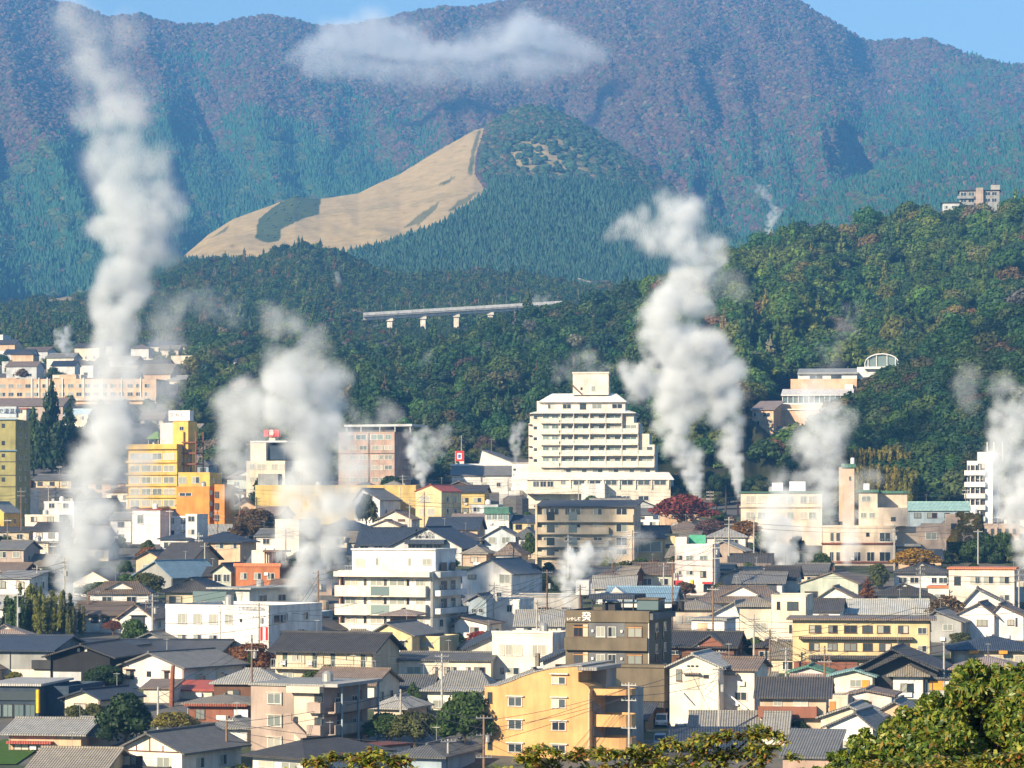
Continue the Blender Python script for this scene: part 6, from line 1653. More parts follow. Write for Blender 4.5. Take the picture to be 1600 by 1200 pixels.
# --- far side of the town
b = B('orange_school', 'long two-storey salmon school building with white pilasters', -60, 245, 628, 592, 13, 3, 'peach', 'flat', rm='concrete', par=0.4, d=1120)
for k in range(22): b.row([(600, 606), (613, 619)], [(-55 + k * 13.4, -46 + k * 13.4)], 'white', None)
for x in (49, 60, 73, 97, 130, 160, 190, 220): b.box('pilaster', x, 590, x + 1.6, 626, 0.4, 0, WHITEP)
b.rbox('roof_house', 92, 118, 585, 593, 0.1, 0.6); b.rbox('roof_house', -20, 24, 590, 594, 0.1, 0.6); b.box('ground_band', -60, 621, 245, 626, 0.8, 0, None, 'pinkish')
FAR_H = [('red_roof_far_house', 'cream house with thin red roof below the school', -10, 42, 660, 638, 9, 'cream', 'slab', 634, 'red', 1020), ('paleblue_roof_hall', 'low hall with pale blue roof behind the cedars', 100, 136, 662, 650, 9, 'white', 'gx', 639, 'paleblue', 1000),
    ('rose_roof_hall', 'long rose-grey roofed hall before the school', -10, 100, 642, 634, 12, 'stone', 'gx', 622, 'taupe', 1060), ('cream_far_block', 'small cream block beside the pale blue roof', 118, 138, 668, 648, 8, 'cream', 'flat', 645, 'concrete', 990),
    ('far_white_tower', 'slim white tower block at the far edge of town', -14, 5, 560, 523, 10, 'white', 'flat', 521, 'concrete', 1420), ('far_white_flats', 'white flats beside the slim tower at the far edge of town', 11, 22, 558, 530, 10, 'white', 'flat', 528, 'concrete', 1430),
    ('far_grey_hall', 'grey hall with pale roof at the far edge of town', 32, 62, 566, 557, 10, 'white', 'gx', 553, 'palegrey', 1400), ('far_white_house', 'white house with dark roof beyond the school', 74, 98, 566, 559, 10, 'white', 'gx', 555, 'slate', 1400),
    ('far_cream_hall', 'cream hall beyond the school roof', 36, 84, 580, 567, 12, 'cream', 'flat', 566, 'concrete', 1330), ('far_long_block', 'long white block seen through the tall steam', 200, 256, 560, 543, 12, 'white', 'flat', 540, 'concrete', 1400),
    ('far_ivory_block', 'ivory block seen through the tall steam', 210, 290, 580, 560, 12, 'ivory', 'flat', 558, 'concrete', 1340), ('woodland_hut', 'small white hut with two dark windows among the woods', 365, 378, 578, 565, 8, 'white', 'gx', 560, 'charcoal', None),
    ('far_salmon_block', 'salmon block behind the tall steam', 222, 252, 612, 593, 10, 'peach', 'flat', 592, 'concrete', 1130), ('far_slate_house', 'slate-roofed house in the trees behind the yellow hotel', 308, 326, 742, 728, 8, 'bluegrey', 'hip', 719, 'slate', 830),
    ('grey_roof_terrace', 'long grey-roofed low building with pale wall near the olive tower', 51, 112, 764, 750, 10, 'sand', 'gx', 741, 'slate', 880), ('red_flat_house', 'dull red flat house beside the olive tower', 24, 48, 768, 750, 9, 'redwood', 'flat', 746, 'redbrown', 880),
    ('pale_low_house', 'pale low house with blue-grey roof below the cedars', 80, 114, 792, 776, 9, 'palegrey', 'gx', 765, 'slate', 800), ('white_stub_house', 'narrow white house before the olive tower', 24, 45, 812, 765, 8, 'white', 'flat', 763, 'concrete', 780),
    ('white_terrace_house', 'white flat house with roof railing beside the steam', 68, 116, 826, 783, 9, 'white', 'flat', 781, 'concrete', None), ('white_long_house', 'long white flat house below the railing roof', 38, 94, 842, 804, 9, 'ivory', 'flat', 802, 'concrete', None),
    ('charcoal_roof_house', 'white house with charcoal roof beside the steam column', 50, 92, 858, 829, 9, 'white', 'gx', 816, 'charcoal', None), ('black_roof_row', 'row house with flat black roof at the town edge', -10, 46, 850, 831, 9, 'beige', 'gx', 823, 'charcoal', None),
    ('olive_shed_row', 'long stained beige shed row', -6, 78, 868, 846, 9, 'sand', 'slab', 834, 'oldtile', None), ('brown_roof_cottage', 'cottage with mossy brown roof before the steam', 42, 80, 905, 884, 9, 'stone', 'gx', 866, 'oldtile', None),
    ('grey_box_house', 'grey two-storey house with balcony rails', -8, 38, 905, 858, 9, 'stone', 'gx', 844, 'slate', None), ('dark_wall_house', 'dark-walled house with brown door at the edge of the bamboo', -12, 36, 928, 893, 8, 'brown', 'gx', 879, 'brown', None),
    ('white_edge_house', 'white house with small brown awning beside the bamboo', -14, 48, 952, 904, 9, 'white', 'shed', 895, 'grey', None), ('paleroof_shed', 'shed with broad pale grey metal roof beside the bamboo', -16, 36, 965, 950, 9, 'white', 'gx', 930, 'palegrey', None),
    ('white_annex_house', 'white annex house behind the round garden trees', 255, 300, 846, 806, 9, 'white', 'flat', 803, 'concrete', 690), ('pale_steam_house', 'pale house lost in the edge of the steam', 172, 206, 852, 812, 9, 'white', 'gx', 800, 'grey', 690),
    ('white_tower_house', 'white narrow house beside the black water tank', 290, 308, 842, 803, 8, 'white', 'flat', 800, 'concrete', 660), ('grey_slate_row', 'slate roofed row behind the brick-red house', 388, 432, 900, 880, 9, 'stone', 'gx', 862, 'slate', 600),
    ('white_small_block', 'small white block behind the tan blank block', 400, 432, 862, 838, 9, 'white', 'gx', 846 - 20, 'slate', 650), ('blue_shade_block', 'low blue-grey block beside the steel tank', 470, 500, 985, 956, 8, 'bluegrey', 'flat', 954, 'concrete', None),
    ('navy_tile_house', 'navy tiled house between the lodge and the tall white gable', 716, 758, 938, 908, 10, 'palegrey', 'gx', 890, 'navy', None), ('brown_terrace_house', 'low brown-roofed house behind the tall white gable', 722, 760, 885, 866, 9, 'tan', 'hip', 852, 'oldtile', None),
    ('dark_gablet_house', 'purple-brown roofed house beside the blue-grey gable', 775, 812, 888, 868, 9, 'palegrey', 'iriy', 848, 'brown', None), ('slate_low_row', 'low slate roof row behind the blue-grey house', 800, 838, 872, 842, 9, 'palegrey', 'hip', 824, 'slate', None),
    ('pale_front_house', 'pale low house with pipes beside the grey fence', 790, 836, 880, 858, 8, 'sand', 'gx', 806 + 40, 'slate', 640), ('cream_low_house', 'cream low house with navy roof beside the storage tank', 800, 840, 838, 816, 9, 'paleyellow', 'gx', 805, 'navy', None),
    ('slate_back_house', 'dark-roofed house behind the red maple', 985, 1020, 826, 804, 9, 'white', 'gx', 794, 'slate', 760), ('white_back_house', 'white low house behind the red maple', 990, 1030, 836, 812, 9, 'white', 'flat', 810, 'concrete', 735),
    ('slate_town_house', 'slate-roofed white house below the tan hotel wing', 1196, 1244, 925, 905, 9, 'white', 'gx', 884, 'charcoal', None), ('rose_town_house', 'rose-walled house behind steam below the tan hotel', 1244, 1290, 915, 897, 9, 'pinkish', 'gx', 880, 'slate', None),
    ('brown_town_house', 'house with brown tile slope beside the cream tower room', 1262, 1312, 990, 955, 9, 'white', 'gx', 935, 'charcoal', None), ('oldtile_town_house', 'old tiled house before the beige lodge', 1206, 1256, 1052, 1028, 9, 'sand', 'gx', 1004, 'oldtile', None),
    ('green_slate_house', 'greenish slate roof house beside the beige lodge', 1215, 1262, 1042, 1022, 9, 'stone', 'gx', 1000, 'slate', None), ('steam_edge_house', 'white house at the edge of the far steam column', 1560, 1612, 940, 905, 9, 'white', 'gx', 890, 'slate', None),
    ('slate_corner_house', 'slate roofed house beside the taupe pyramid roof', 1562, 1640, 1075, 1050, 9, 'stone', 'hip', 1038, 'slate', None), ('wood_door_house', 'low wooden house with brown wall beside the white stair', 1180, 1205, 1110, 1068, 8, 'brown', 'gx', 1050, 'oldtile', None),
    ('dark_garden_house', 'dark wooden garden house behind the white cottage', 1176, 1212, 1042, 1012, 8, 'brown', 'hip', 1001, 'charcoal', None), ('pink_row_house', 'pink row house with grey eave below the lodge', 1236, 1296, 1090, 1068, 8, 'palepink', 'gx', 1054, 'taupe', None),
    ('steam_side_flats', 'white two-storey flats beside the far steam column', 1588, 1640, 910, 850, 10, 'white', 'flat', 846, 'concrete', 640), ('cream_lane_house', 'cream house on the lane beside the pale pink shop', 1122, 1142, 920, 890, 8, 'cream', 'gx', 880, 'slate', None)]
for (nm, lb, x0, x1, yb, yt, D, w, rf, yr, rm, dd) in FAR_H:
    b = B(nm, lb, x0, x1, yb, yt, D, 12, w, rf, yr if rf not in ('flat', 'slab') else None, rm, 0.5, d=dd, cat='house' if 'house' in nm or 'cottage' in nm or 'hut' in nm else 'building')
    hpx = yb - yt
    if hpx > 10:
        wpx = 2.2 * b.s * 0.72
        n_ = max(1, int((x1 - x0) / (wpx * 1.9)))
        st = 3.0 * b.s
        y = yt + 1.0 * b.s * 0.5
        while y + 1.2 * b.s < yb - 2:
            b.n([(y, y + 1.25 * b.s)], x0 + 1, x1 - 1, n_, wpx, WR.choice(['white', 'white', 'brown']))
            y += st
# ------------------------------------------------------------------ trees of the town
def unit_tree(kind, seed):
    if kind == 'broad':
        bl = dome_blobs(seed, 1.0, 0.78, 0.20, 15, 0.26, 0.46, 0.72)
        return leafy_crown(seed + 1, bl, 2600, 0.042, 0.55), trunk_mesh(seed, 0.55, 0.035, bl[1:6])
    if kind == 'shrub':
        bl = dome_blobs(seed, 1.0, 0.95, -0.02, 9, 0.34, 0.55, 0.85)
        return leafy_crown(seed + 1, bl, 1300, 0.06, 0.55), trunk_mesh(seed, 0.4, 0.03, bl[1:4])
    if kind == 'conifer':
        bl = cone_blobs(seed, 1.0, 0.88, 0.12, 10)
        return leafy_crown(seed + 1, bl, 2400, 0.05, 0.45, droop=0.1), trunk_mesh(seed, 0.9, 0.03, [])
    if kind == 'bamboo':
        rnd = random.Random(seed)
        bl = []
        for k in range(16):
            a = rnd.random() * 6.28; r = 0.42 * math.sqrt(rnd.random()); h = rnd.uniform(0.55, 1.0)
            for q in range(4):
                f = 0.35 + 0.65 * q / 3
                bl.append(((r * math.cos(a) * (1 + 0.15 * f), r * math.sin(a) * (1 + 0.15 * f), h * f - 0.03), (0.13 * (1.15 - 0.6 * f), 0.13 * (1.15 - 0.6 * f), 0.12)))
        return leafy_crown(seed + 1, bl, 3400, 0.034, 0.7, droop=0.25, asp=2.6), trunk_mesh(seed, 0.6, 0.02, [b[0:2] for b in bl[::8]])
    if kind == 'maple':
        bl = dome_blobs(seed, 1.0, 0.62, 0.30, 20, 0.20, 0.36, 0.42)
        return leafy_crown(seed + 1, bl, 2600, 0.036, 0.7, core=False), trunk_mesh(seed, 0.5, 0.04, bl[1:10])
    if kind == 'palm':
        vs, fs = [], []
        rnd = random.Random(seed)
        for k in range(22):
            a = k * 2.4; el = rnd.uniform(-0.5, 1.1)
            for q in range(7):
                f0 = q / 7; f1 = (q + 1) / 7
                def pt(f, side):
                    r = 0.48 * f * math.cos(el * (1 - 0.3 * f)); z = 0.85 + 0.26 * f * math.sin(el) - 0.22 * f * f
                    w = 0.05 * math.sin(math.pi * min(1, f + 0.08))
                    return (r * math.cos(a) - side * w * math.sin(a), r * math.sin(a) + side * w * math.cos(a), z - abs(side) * 0.03)
                b = len(vs)
                vs += [pt(f0, -1), pt(f0, 0), pt(f0, 1), pt(f1, -1), pt(f1, 0), pt(f1, 1)]
                fs += [(b, b + 1, b + 4, b + 3), (b + 1, b + 2, b + 5, b + 4)]
        return (vs, fs), tube([(0, 0, -0.05), (0.01, 0, 0.45), (0, 0, 0.87)], [0.05, 0.04, 0.045], 7)

LEAF_OBJ = foliage_mat('tree_leaves', None, 'objcol', 0.28)
TREES = {}
def tree_meshes(kind, v):
    key = (kind, v)
    if key not in TREES:
        (cv, cf), (tv, tf) = unit_tree(kind, 900 + v * 17 + len(kind) * 101)
        c = bpy.data.meshes.new(kind + '_crown'); c.from_pydata(cv, [], cf); c.materials.append(LEAF_OBJ); c.update()
        t = bpy.data.meshes.new(kind + '_trunk'); t.from_pydata(tv, [], tf); t.materials.append(MATS['bark']); t.update()
        TREES[key] = (c, t)
    return TREES[key]

TR = random.Random(31)
def tree_at(name, label, pos, w, h, kind, tint, group=None, v=None):
    c, t = tree_meshes(kind, TR.randrange(3) if v is None else v)
    root = empty(name, pos, TR.random() * 6.28)
    tag(root, label, 'tree' if 'shrub' not in name else 'shrub', group)
    link_mesh('trunk', t, root, (0, 0, 0), (w, w, h))
    o = link_mesh('crown', c, root, (0, 0, 0), (w, w, h))
    o.color = (*tint, 1.0)
    return root

def tree(name, label, px, yb, wpx, hpx, kind, tint, group=None, d=None):
    d = d or dep(yb)
    s = F / d
    p = P(px, yb, d)
    return tree_at(name, label, p, wpx / s, hpx / s, kind, tint, group)

GRN, DGRN, OLV, YGR = (0.055, 0.095, 0.022), (0.028, 0.055, 0.02), (0.085, 0.095, 0.03), (0.15, 0.16, 0.03)
RED, RUS, GLD, BRN = (0.26, 0.05, 0.03), (0.20, 0.085, 0.03), (0.34, 0.20, 0.03), (0.13, 0.08, 0.05)
for k, (x, w, h, c) in enumerate(((8, 60, 62, DGRN), (30, 50, 66, GRN), (52, 44, 78, YGR), (74, 46, 66, YGR), (96, 46, 68, OLV), (116, 34, 50, OLV))):
    tree('bamboo_clump', 'yellow-green bamboo clump growing above the long navy roofs', x, 994 + (k % 2) * 3, w, h, 'bamboo', c, 'bamboo clumps above the navy roofs')
for (nm, lb, x, yb, w, h, kd, c) in (
    ('camphor_tree', 'round dark green tree beside the foot of the tall steam', 160, 945, 92, 40, 'broad', GRN), ('olive_tree', 'olive-green tree before the blue metal roof', 230, 940, 62, 50, 'broad', OLV),
    ('spreading_pine', 'dark spreading tree between the barn and the pink house', 163, 1078, 66, 40, 'broad', DGRN), ('garden_oak', 'large dark green tree behind the half-timbered house', 198, 1178, 92, 98, 'broad', DGRN),
    ('yellow_plum_tree', 'thin yellow-leaved tree beside the half-timbered house', 272, 1158, 84, 52, 'maple', (0.22, 0.19, 0.04)), ('autumn_cherry', 'rust-topped tree beside the walk-up flats', 392, 1062, 78, 64, 'broad', RUS),
    ('slim_cypress', 'slim bright green cypress before the rust-topped tree', 362, 1064, 20, 42, 'conifer', GRN), ('slim_cypress', 'slim bright green cypress close to the rust-topped crown', 390, 1066, 18, 46, 'conifer', GRN),
    ('garden_maple', 'small reddish garden tree before the white-sided house', 176, 994, 36, 28, 'maple', (0.22, 0.09, 0.06)), ('laurel_tree', 'bright green bushy tree beside the taupe flats', 605, 1168, 74, 60, 'broad', GRN),
    ('camellia_tree', 'mixed green tree behind the concrete pole', 648, 1172, 84, 66, 'broad', OLV), ('great_laurel', 'tall dense green tree beside the orange flats', 726, 1180, 92, 104, 'broad', GRN), ('cedar_bush', 'dark green bush before the grey temple-like roof', 645, 1110, 40, 42, 'conifer', GRN),
    ('dark_holly', 'dark green bush beside the red maple', 714, 1022, 40, 34, 'broad', DGRN), ('red_maple', 'bright red maple beside the cream three-storey house', 750, 1022, 52, 42, 'maple', RED), ('garden_pine', 'rounded cloud-pruned pine before the white annex', 268, 840, 72, 42, 'broad', GRN),
    ('brown_ash', 'reddish brown tree before the tan blank block', 398, 858, 72, 66, 'broad', (0.11, 0.07, 0.03)), ('tall_camphor', 'tall thin tree with pale leaves before the white gable', 572, 830, 36, 60, 'broad', OLV), ('fir_tree', 'slender fir in the steam above the yellow hall', 402, 800, 34, 52, 'conifer', DGRN),
    ('great_red_maple', 'large red maple before the cream-white hotel', 1066, 836, 108, 72, 'maple', (0.22, 0.055, 0.038)), ('bare_cherry', 'purple-brown bare tree below the red maple', 1112, 856, 64, 52, 'maple', (0.14, 0.075, 0.06)), ('amber_tree', 'amber-leaved tree beside the tan hotel wing', 1166, 858, 62, 52, 'maple', (0.30, 0.15, 0.04)),
    ('golden_zelkova', 'golden-leaved tree before the tan hotel', 1430, 902, 84, 52, 'maple', GLD), ('rust_conifer', 'rust-brown conifer before the pale tiled roof', 1355, 946, 34, 42, 'conifer', (0.16, 0.07, 0.03)), ('bare_persimmon', 'half-bare reddish tree before the coral-edged annex', 1478, 985, 66, 62, 'maple', (0.15, 0.10, 0.05)),
    ('pruned_pine', 'small dark pine before the dark-roofed balcony house', 1250, 1158, 36, 32, 'broad', DGRN), ('yellow_sapling', 'yellow-leaved sapling beside the cream gabled house', 1112, 1106, 28, 54, 'maple', (0.22, 0.18, 0.05)), ('ivy_tree', 'bright green bush between the cream blocks', 1180, 1034, 40, 40, 'broad', GRN),
    ('round_bush', 'round green bush before the white bay-window house', 1500, 1012, 42, 26, 'shrub', OLV), ('hedge_oak', 'green tree beside the grey fence', 828, 878, 22, 48, 'broad', GRN), ('temple_fan_palm', 'dark tall palm standing among the steam vents', 1134, 806, 30, 66, 'palm', DGRN),
    ('hill_palm', 'small pale palm at the foot of the ridge woods', 788, 735, 20, 34, 'palm', OLV)):
    tree(nm, lb, x, yb, w, h, kd, c)
for k, (x, yb, w, h) in enumerate(((925, 915, 46, 34), (950, 918, 48, 40), (975, 918, 50, 44), (1000, 916, 50, 48), (1022, 912, 40, 44))):
    tree('bank_shrub', 'dense green shrub on the bank below the yellow tiled house', x, yb, w, h, 'shrub', (DGRN, GRN, OLV, GRN, BRN)[k], 'shrubs on the bank below the yellow house')
for k, (x, yb, w, h) in enumerate(((1512, 895, 50, 56), (1540, 896, 60, 66), (1568, 897, 56, 72), (1592, 898, 50, 60))):
    tree('slope_tree', 'dense green tree beside the ivy-covered block', x, yb, w, h, 'broad', (GRN, DGRN, GRN, OLV)[k], 'trees beside the ivy block', d=630)
for k, (x, yb, w, h, kd) in enumerate(((80, 740, 64, 140, 'conifer'), (52, 738, 52, 96, 'conifer'), (108, 742, 56, 108, 'conifer'), (138, 745, 46, 86, 'conifer'), (122, 748, 60, 84, 'broad'), (36, 742, 50, 70, 'broad'), (64, 748, 60, 50, 'broad'), (100, 750, 66, 60, 'broad'))):
    tree('cedar_tree', 'tall dark cedar standing between the olive tower and the steam' if kd == 'conifer' else 'broad green tree among the dark cedars', x, yb, w, h, kd, (DGRN, GRN)[k % 2], 'trees beside the olive tower', d=900 + k * 6)
for k, (x, yb, w, h) in enumerate(((1052, 792, 34, 34), (1072, 790, 30, 40), (1100, 794, 36, 46), (1118, 788, 30, 52), (1140, 790, 30, 40), (1165, 786, 34, 44), (1108, 775, 40, 40), (1146, 772, 40, 40), (1066, 774, 44, 36), (1185, 778, 40, 40))):
    tree('vent_tree', '%s tree standing among the steam vents beside the white hotel' % ('large dark green' if w > 35 else 'small dark green'), x, yb, w, h, 'broad', vary(TR, DGRN, 0.25), 'trees among the steam vents', d=815 + k * 5)
for k in range(16):
    x = 1322 + (k % 8) * 14 + TR.uniform(-4, 4)
    tree('hill_bamboo', 'golden bamboo clump at the foot of the wooded knoll', x, 792 - (k // 8) * 26 + TR.uniform(-4, 4), 42, 62, 'bamboo', vary(TR, (0.17, 0.15, 0.03), 0.2), 'bamboo at the foot of the knoll', d=790 + (k // 8) * 22)
# ------------------------------------------------------------------ shrubs and small houses packed into the gaps
FOOT = []
for o in COL.objects:
    if o.type == 'EMPTY' and o.get('category') in ('house', 'building', 'tank'):
        xs = [v for c in o.children if c.type == 'MESH' for v in [(c.matrix_basis @ Vector(q)) for q in c.bound_box]]
        if not xs: continue
        x0, x1 = min(v.x for v in xs), max(v.x for v in xs); y0, y1 = min(v.y for v in xs), max(v.y for v in xs)
        FOOT.append((o.location.copy(), o.rotation_euler.z, x0, x1, y0, y1))
FOOTN = [(f[0], o) for f, o in zip(FOOT, [q for q in COL.objects if q.type == 'EMPTY' and q.get('category') in ('house', 'building', 'tank') and any(c.type == 'MESH' for c in q.children)])]
def neighbour(x, y):
    best = min(FOOTN, key=lambda t: (t[0].x - x) ** 2 + (t[0].y - y) ** 2)[1]
    return best.name.split('.')[0].replace('_', ' ')
def hue(c):
    r, g, b = c
    if r > g * 1.6: return 'reddish brown'
    if r > g * 1.15: return 'brownish'
    if r > g * 0.86: return 'yellow-green' if g > 0.12 else 'olive-green'
    return 'bright green' if g > 0.075 else 'dark green'
def blocked(x, y, r):
    for (l, a, x0, x1, y0, y1) in FOOT:
        dx, dy = x - l.x, y - l.y
        if abs(dx) > 60 or abs(dy) > 60: continue
        u = dx * math.cos(a) + dy * math.sin(a); v = -dx * math.sin(a) + dy * math.cos(a)
        if x0 - r < u < x1 + r and y0 - r < v < y1 + r: return True
    return False

SHOWN = []
for b in ALLB:
    hw = b.W * math.cos(b.a) * b.s / 2
    top = b.yb - (b.H + getattr(b, 'rise', 0.0) + 0.5) * b.s
    SHOWN.append((b.xc - hw, b.xc + hw, top, top + 0.62 * (b.yb - top), b.d))
def hides(x0, x1, ytop, d):
    for (a, c, t, low, bd) in SHOWN:
        if bd > d and min(x1, c) - max(x0, a) > 0.18 * min(x1 - x0, c - a) and ytop < low and ytop > t - 80: return True
    return False
FOOT.append((Vector((19.3, 372, 0)), 0.0, -4.5, 5.0, -22, 12))
for o in COL.objects:
    if o.type == 'EMPTY' and o.get('category') == 'tree':
        r_ = max(c.scale.x for c in o.children) * 0.4
        FOOT.append((o.location.copy(), 0.0, -r_, r_, -r_ - 5.0, r_))       # keep the ground before them open
def fillers():
    rnd = random.Random(63)
    walls = ['white', 'ivory', 'cream', 'white', 'ivory', 'cream', 'palepink', 'sand', 'palegrey', 'stone', 'peach', 'brown', 'palegreen']
    roofs = [('charcoal', 'charcoal'), ('slate', 'slate-grey'), ('navy', 'navy'), ('oldtile', 'old brown-tiled'), ('grey', 'grey-tiled'), ('brown', 'brown'), ('taupe', 'taupe'), ('oldtile', 'old brown-tiled'), ('grey', 'grey-tiled'), ('brown', 'brown')]
    wn = {'palepink': 'pale pink', 'palegrey': 'pale grey', 'stone': 'stone-coloured', 'palegreen': 'pale green', 'sand': 'sand-coloured', 'peach': 'peach'}
    n = 0
    for _ in range(6000):
        d = 390 + 640 * rnd.random() ** 0.9
        px = rnd.uniform(-130, 1770)
        x = (px - 800) / F * d
        if d > 700 and px > 1090: continue
        if d > 860 and (px > 420 or px < 25): continue
        if blocked(x, d + 3.5, 4.7): continue
        w, D = rnd.uniform(7, 11), rnd.uniform(7, 9)
        s = F / d
        yb = HY - (gz(d) - CZ) * s
        hh = rnd.choice([3.0, 3.1, 3.2, 5.0])
        if hides(px - w * s / 2, px + w * s / 2, yb - (hh + 2.4) * s, d): continue
        kd = rnd.choice(['gx', 'gx', 'gy', 'hip', 'hip', 'iriy'])
        wl = rnd.choice(walls); rf, rw = rnd.choice(roofs)
        b = B('town_house', 'small %s house with %s %s roof beside the %s' % (wn.get(wl, wl), rw, 'hip' if kd in ('hip', 'iriy') else 'gable', neighbour(x, d)),
              px - w * s / 2, px + w * s / 2, yb, yb - hh * s, D, rnd.uniform(-8, 24), wl, kd, yb - (hh + 2.2) * s, rf, 0.6, d=d, cat='house', group='small houses packed among the lanes')
        for zz in ((0.9,) if hh < 4 else (0.9, 3.3)):
            b.n([(yb - (zz + 1.3) * s, yb - zz * s)], px - w * s * 0.42, px + w * s * 0.42, 2, 1.8 * s, rnd.choice(['white', 'brown', 'dark']))
        FOOT.append((b.root.location.copy(), b.root.rotation_euler.z, -b.W / 2, b.W / 2, 0, D))
        n += 1
        if n >= 130: break
    n = 0
    for _ in range(1500):
        d = rnd.uniform(1150, 1440); px = rnd.uniform(-30, 292)
        x = (px - 800) / F * d
        if blocked(x, d + 4, 6.5): continue
        s = F / d; yb = HY - (gz(d) - CZ) * s
        w = rnd.uniform(8, 16); hh = rnd.choice([3.2, 5.5, 6.5]); kd = rnd.choice(['gx', 'gx', 'flat', 'hip']); wl = rnd.choice(['white', 'ivory', 'cream', 'palegrey', 'peach']); rf, rw = rnd.choice(roofs)
        b = B('slope_house', 'distant %s %s with %s roof on the slope near the %s' % (wn.get(wl, wl), 'block' if kd == 'flat' else 'house', 'flat' if kd == 'flat' else rw, neighbour(x, d)), px - w * s / 2, px + w * s / 2, yb, yb - hh * s, 9, rnd.uniform(0, 20), wl, kd, yb - (hh + 2) * s if kd != 'flat' else None, rf, 0.5, d=d, cat='house', group='distant houses on the slope beyond the school')
        b.n([(yb - 2.3 * s, yb - 1.0 * s)], px - w * s * 0.42, px + w * s * 0.42, 3, 1.7 * s)
        FOOT.append((b.root.location.copy(), b.root.rotation_euler.z, -b.W / 2, b.W / 2, 0, 9))
        n += 1
        if n >= 34: break
    n = 0
    for _ in range(9000):
        d = 345 + 720 * rnd.random() ** 0.8
        px = rnd.uniform(-110, 1750)
        x = (px - 800) / F * d
        if d > 840 and px > 1100: continue
        if blocked(x, d, 1.3): continue
        w = rnd.uniform(2.6, 5.2)
        if d > 800: w *= 1.7
        if w > 4.0 and hides(px - w * F / d / 2, px + w * F / d / 2, HY - (gz(d) + w * 0.9 - CZ) * F / d, d): continue
        q = rnd.random()
        c = GRN if q < 0.35 else DGRN if q < 0.62 else OLV if q < 0.8 else YGR if q < 0.86 else BRN if q < 0.93 else RUS
        tc = vary(rnd, c, 0.2)
        tree_at('garden_shrub' if w < 4.4 else 'garden_tree', '%s %s growing beside the %s' % (hue(tc), 'garden shrub' if w < 4.4 else 'garden tree', neighbour(x, d)),
                Vector((x, d, gz(d) - 0.1)), w, w * rnd.uniform(0.75, 1.2), rnd.choice(['shrub', 'broad', 'broad']), tc, 'garden greenery between the houses')
        FOOT.append((Vector((x, d, 0)), 0.0, -w * 0.3, w * 0.3, -w * 0.3, w * 0.3))
        n += 1
        if n >= 400: break
fillers()

for k, (p, pick, sz, rz, tint) in enumerate(HILLSIDE):
    py = HY - (p.z - CZ) * F / p.y
    band = 'low on' if py > 720 else 'halfway up' if py > 620 else 'near the top of'
    tree_at('hillside_tree', '%s broad-crowned %s tree %s the wooded knoll' % ('large' if sz[0] > 9.5 else 'smaller', hue(tint), band), p, sz[0], sz[2] * 0.95, 'broad', tint, 'trees of the wooded knoll')

def lowland_woods():
    rnd = random.Random(88)
    pts = []
    for _ in range(2600):
        d = rnd.uniform(880, 1690)
        px = rnd.uniform(-60, 720) if d < 1150 else rnd.uniform(-60, 760)
        if d < 1150 and px < 300 and not (20 < px < 160 and d < 990) and rnd.random() < 0.55: continue
        if 1115 < d < 1145 and px < 260: continue
        thin = px > 470 and d > 1400
        if d > 1560 and not thin: continue
        if px < 300 and d > 1140 and rnd.random() < 0.82: continue
        x = (px - 800) / F * d
        if blocked(x, d, 4.0): continue
        z = gz(d)
        if 960 < d < 1120 and px < 250: k = rnd.uniform(3, 6)
        else: k = rnd.uniform(2.5, 4.5) if thin else rnd.uniform(4, 7) if px < 300 else rnd.uniform(6, 12)
        pts.append((Vector((x, d, z - 0.3)), rnd.randrange(6), (k, k, k * rnd.uniform(0.75, 1.05)), rnd.random() * 6.28, green(rnd)))
    for _ in range(700):
        d = rnd.uniform(1540, 1685); px = rnd.uniform(530, 840); k = rnd.uniform(1.5, 3)
        pts.append((Vector(((px - 800) / F * d, d, gz(d) - 0.3)), rnd.randrange(6), (k * 1.3, k * 1.3, k), rnd.random() * 6.28, green(rnd)))
    forest('lowland_woods', pts, MID, 'scattered evergreen woods between the far houses and the foothill', 'forest')
lowland_woods()

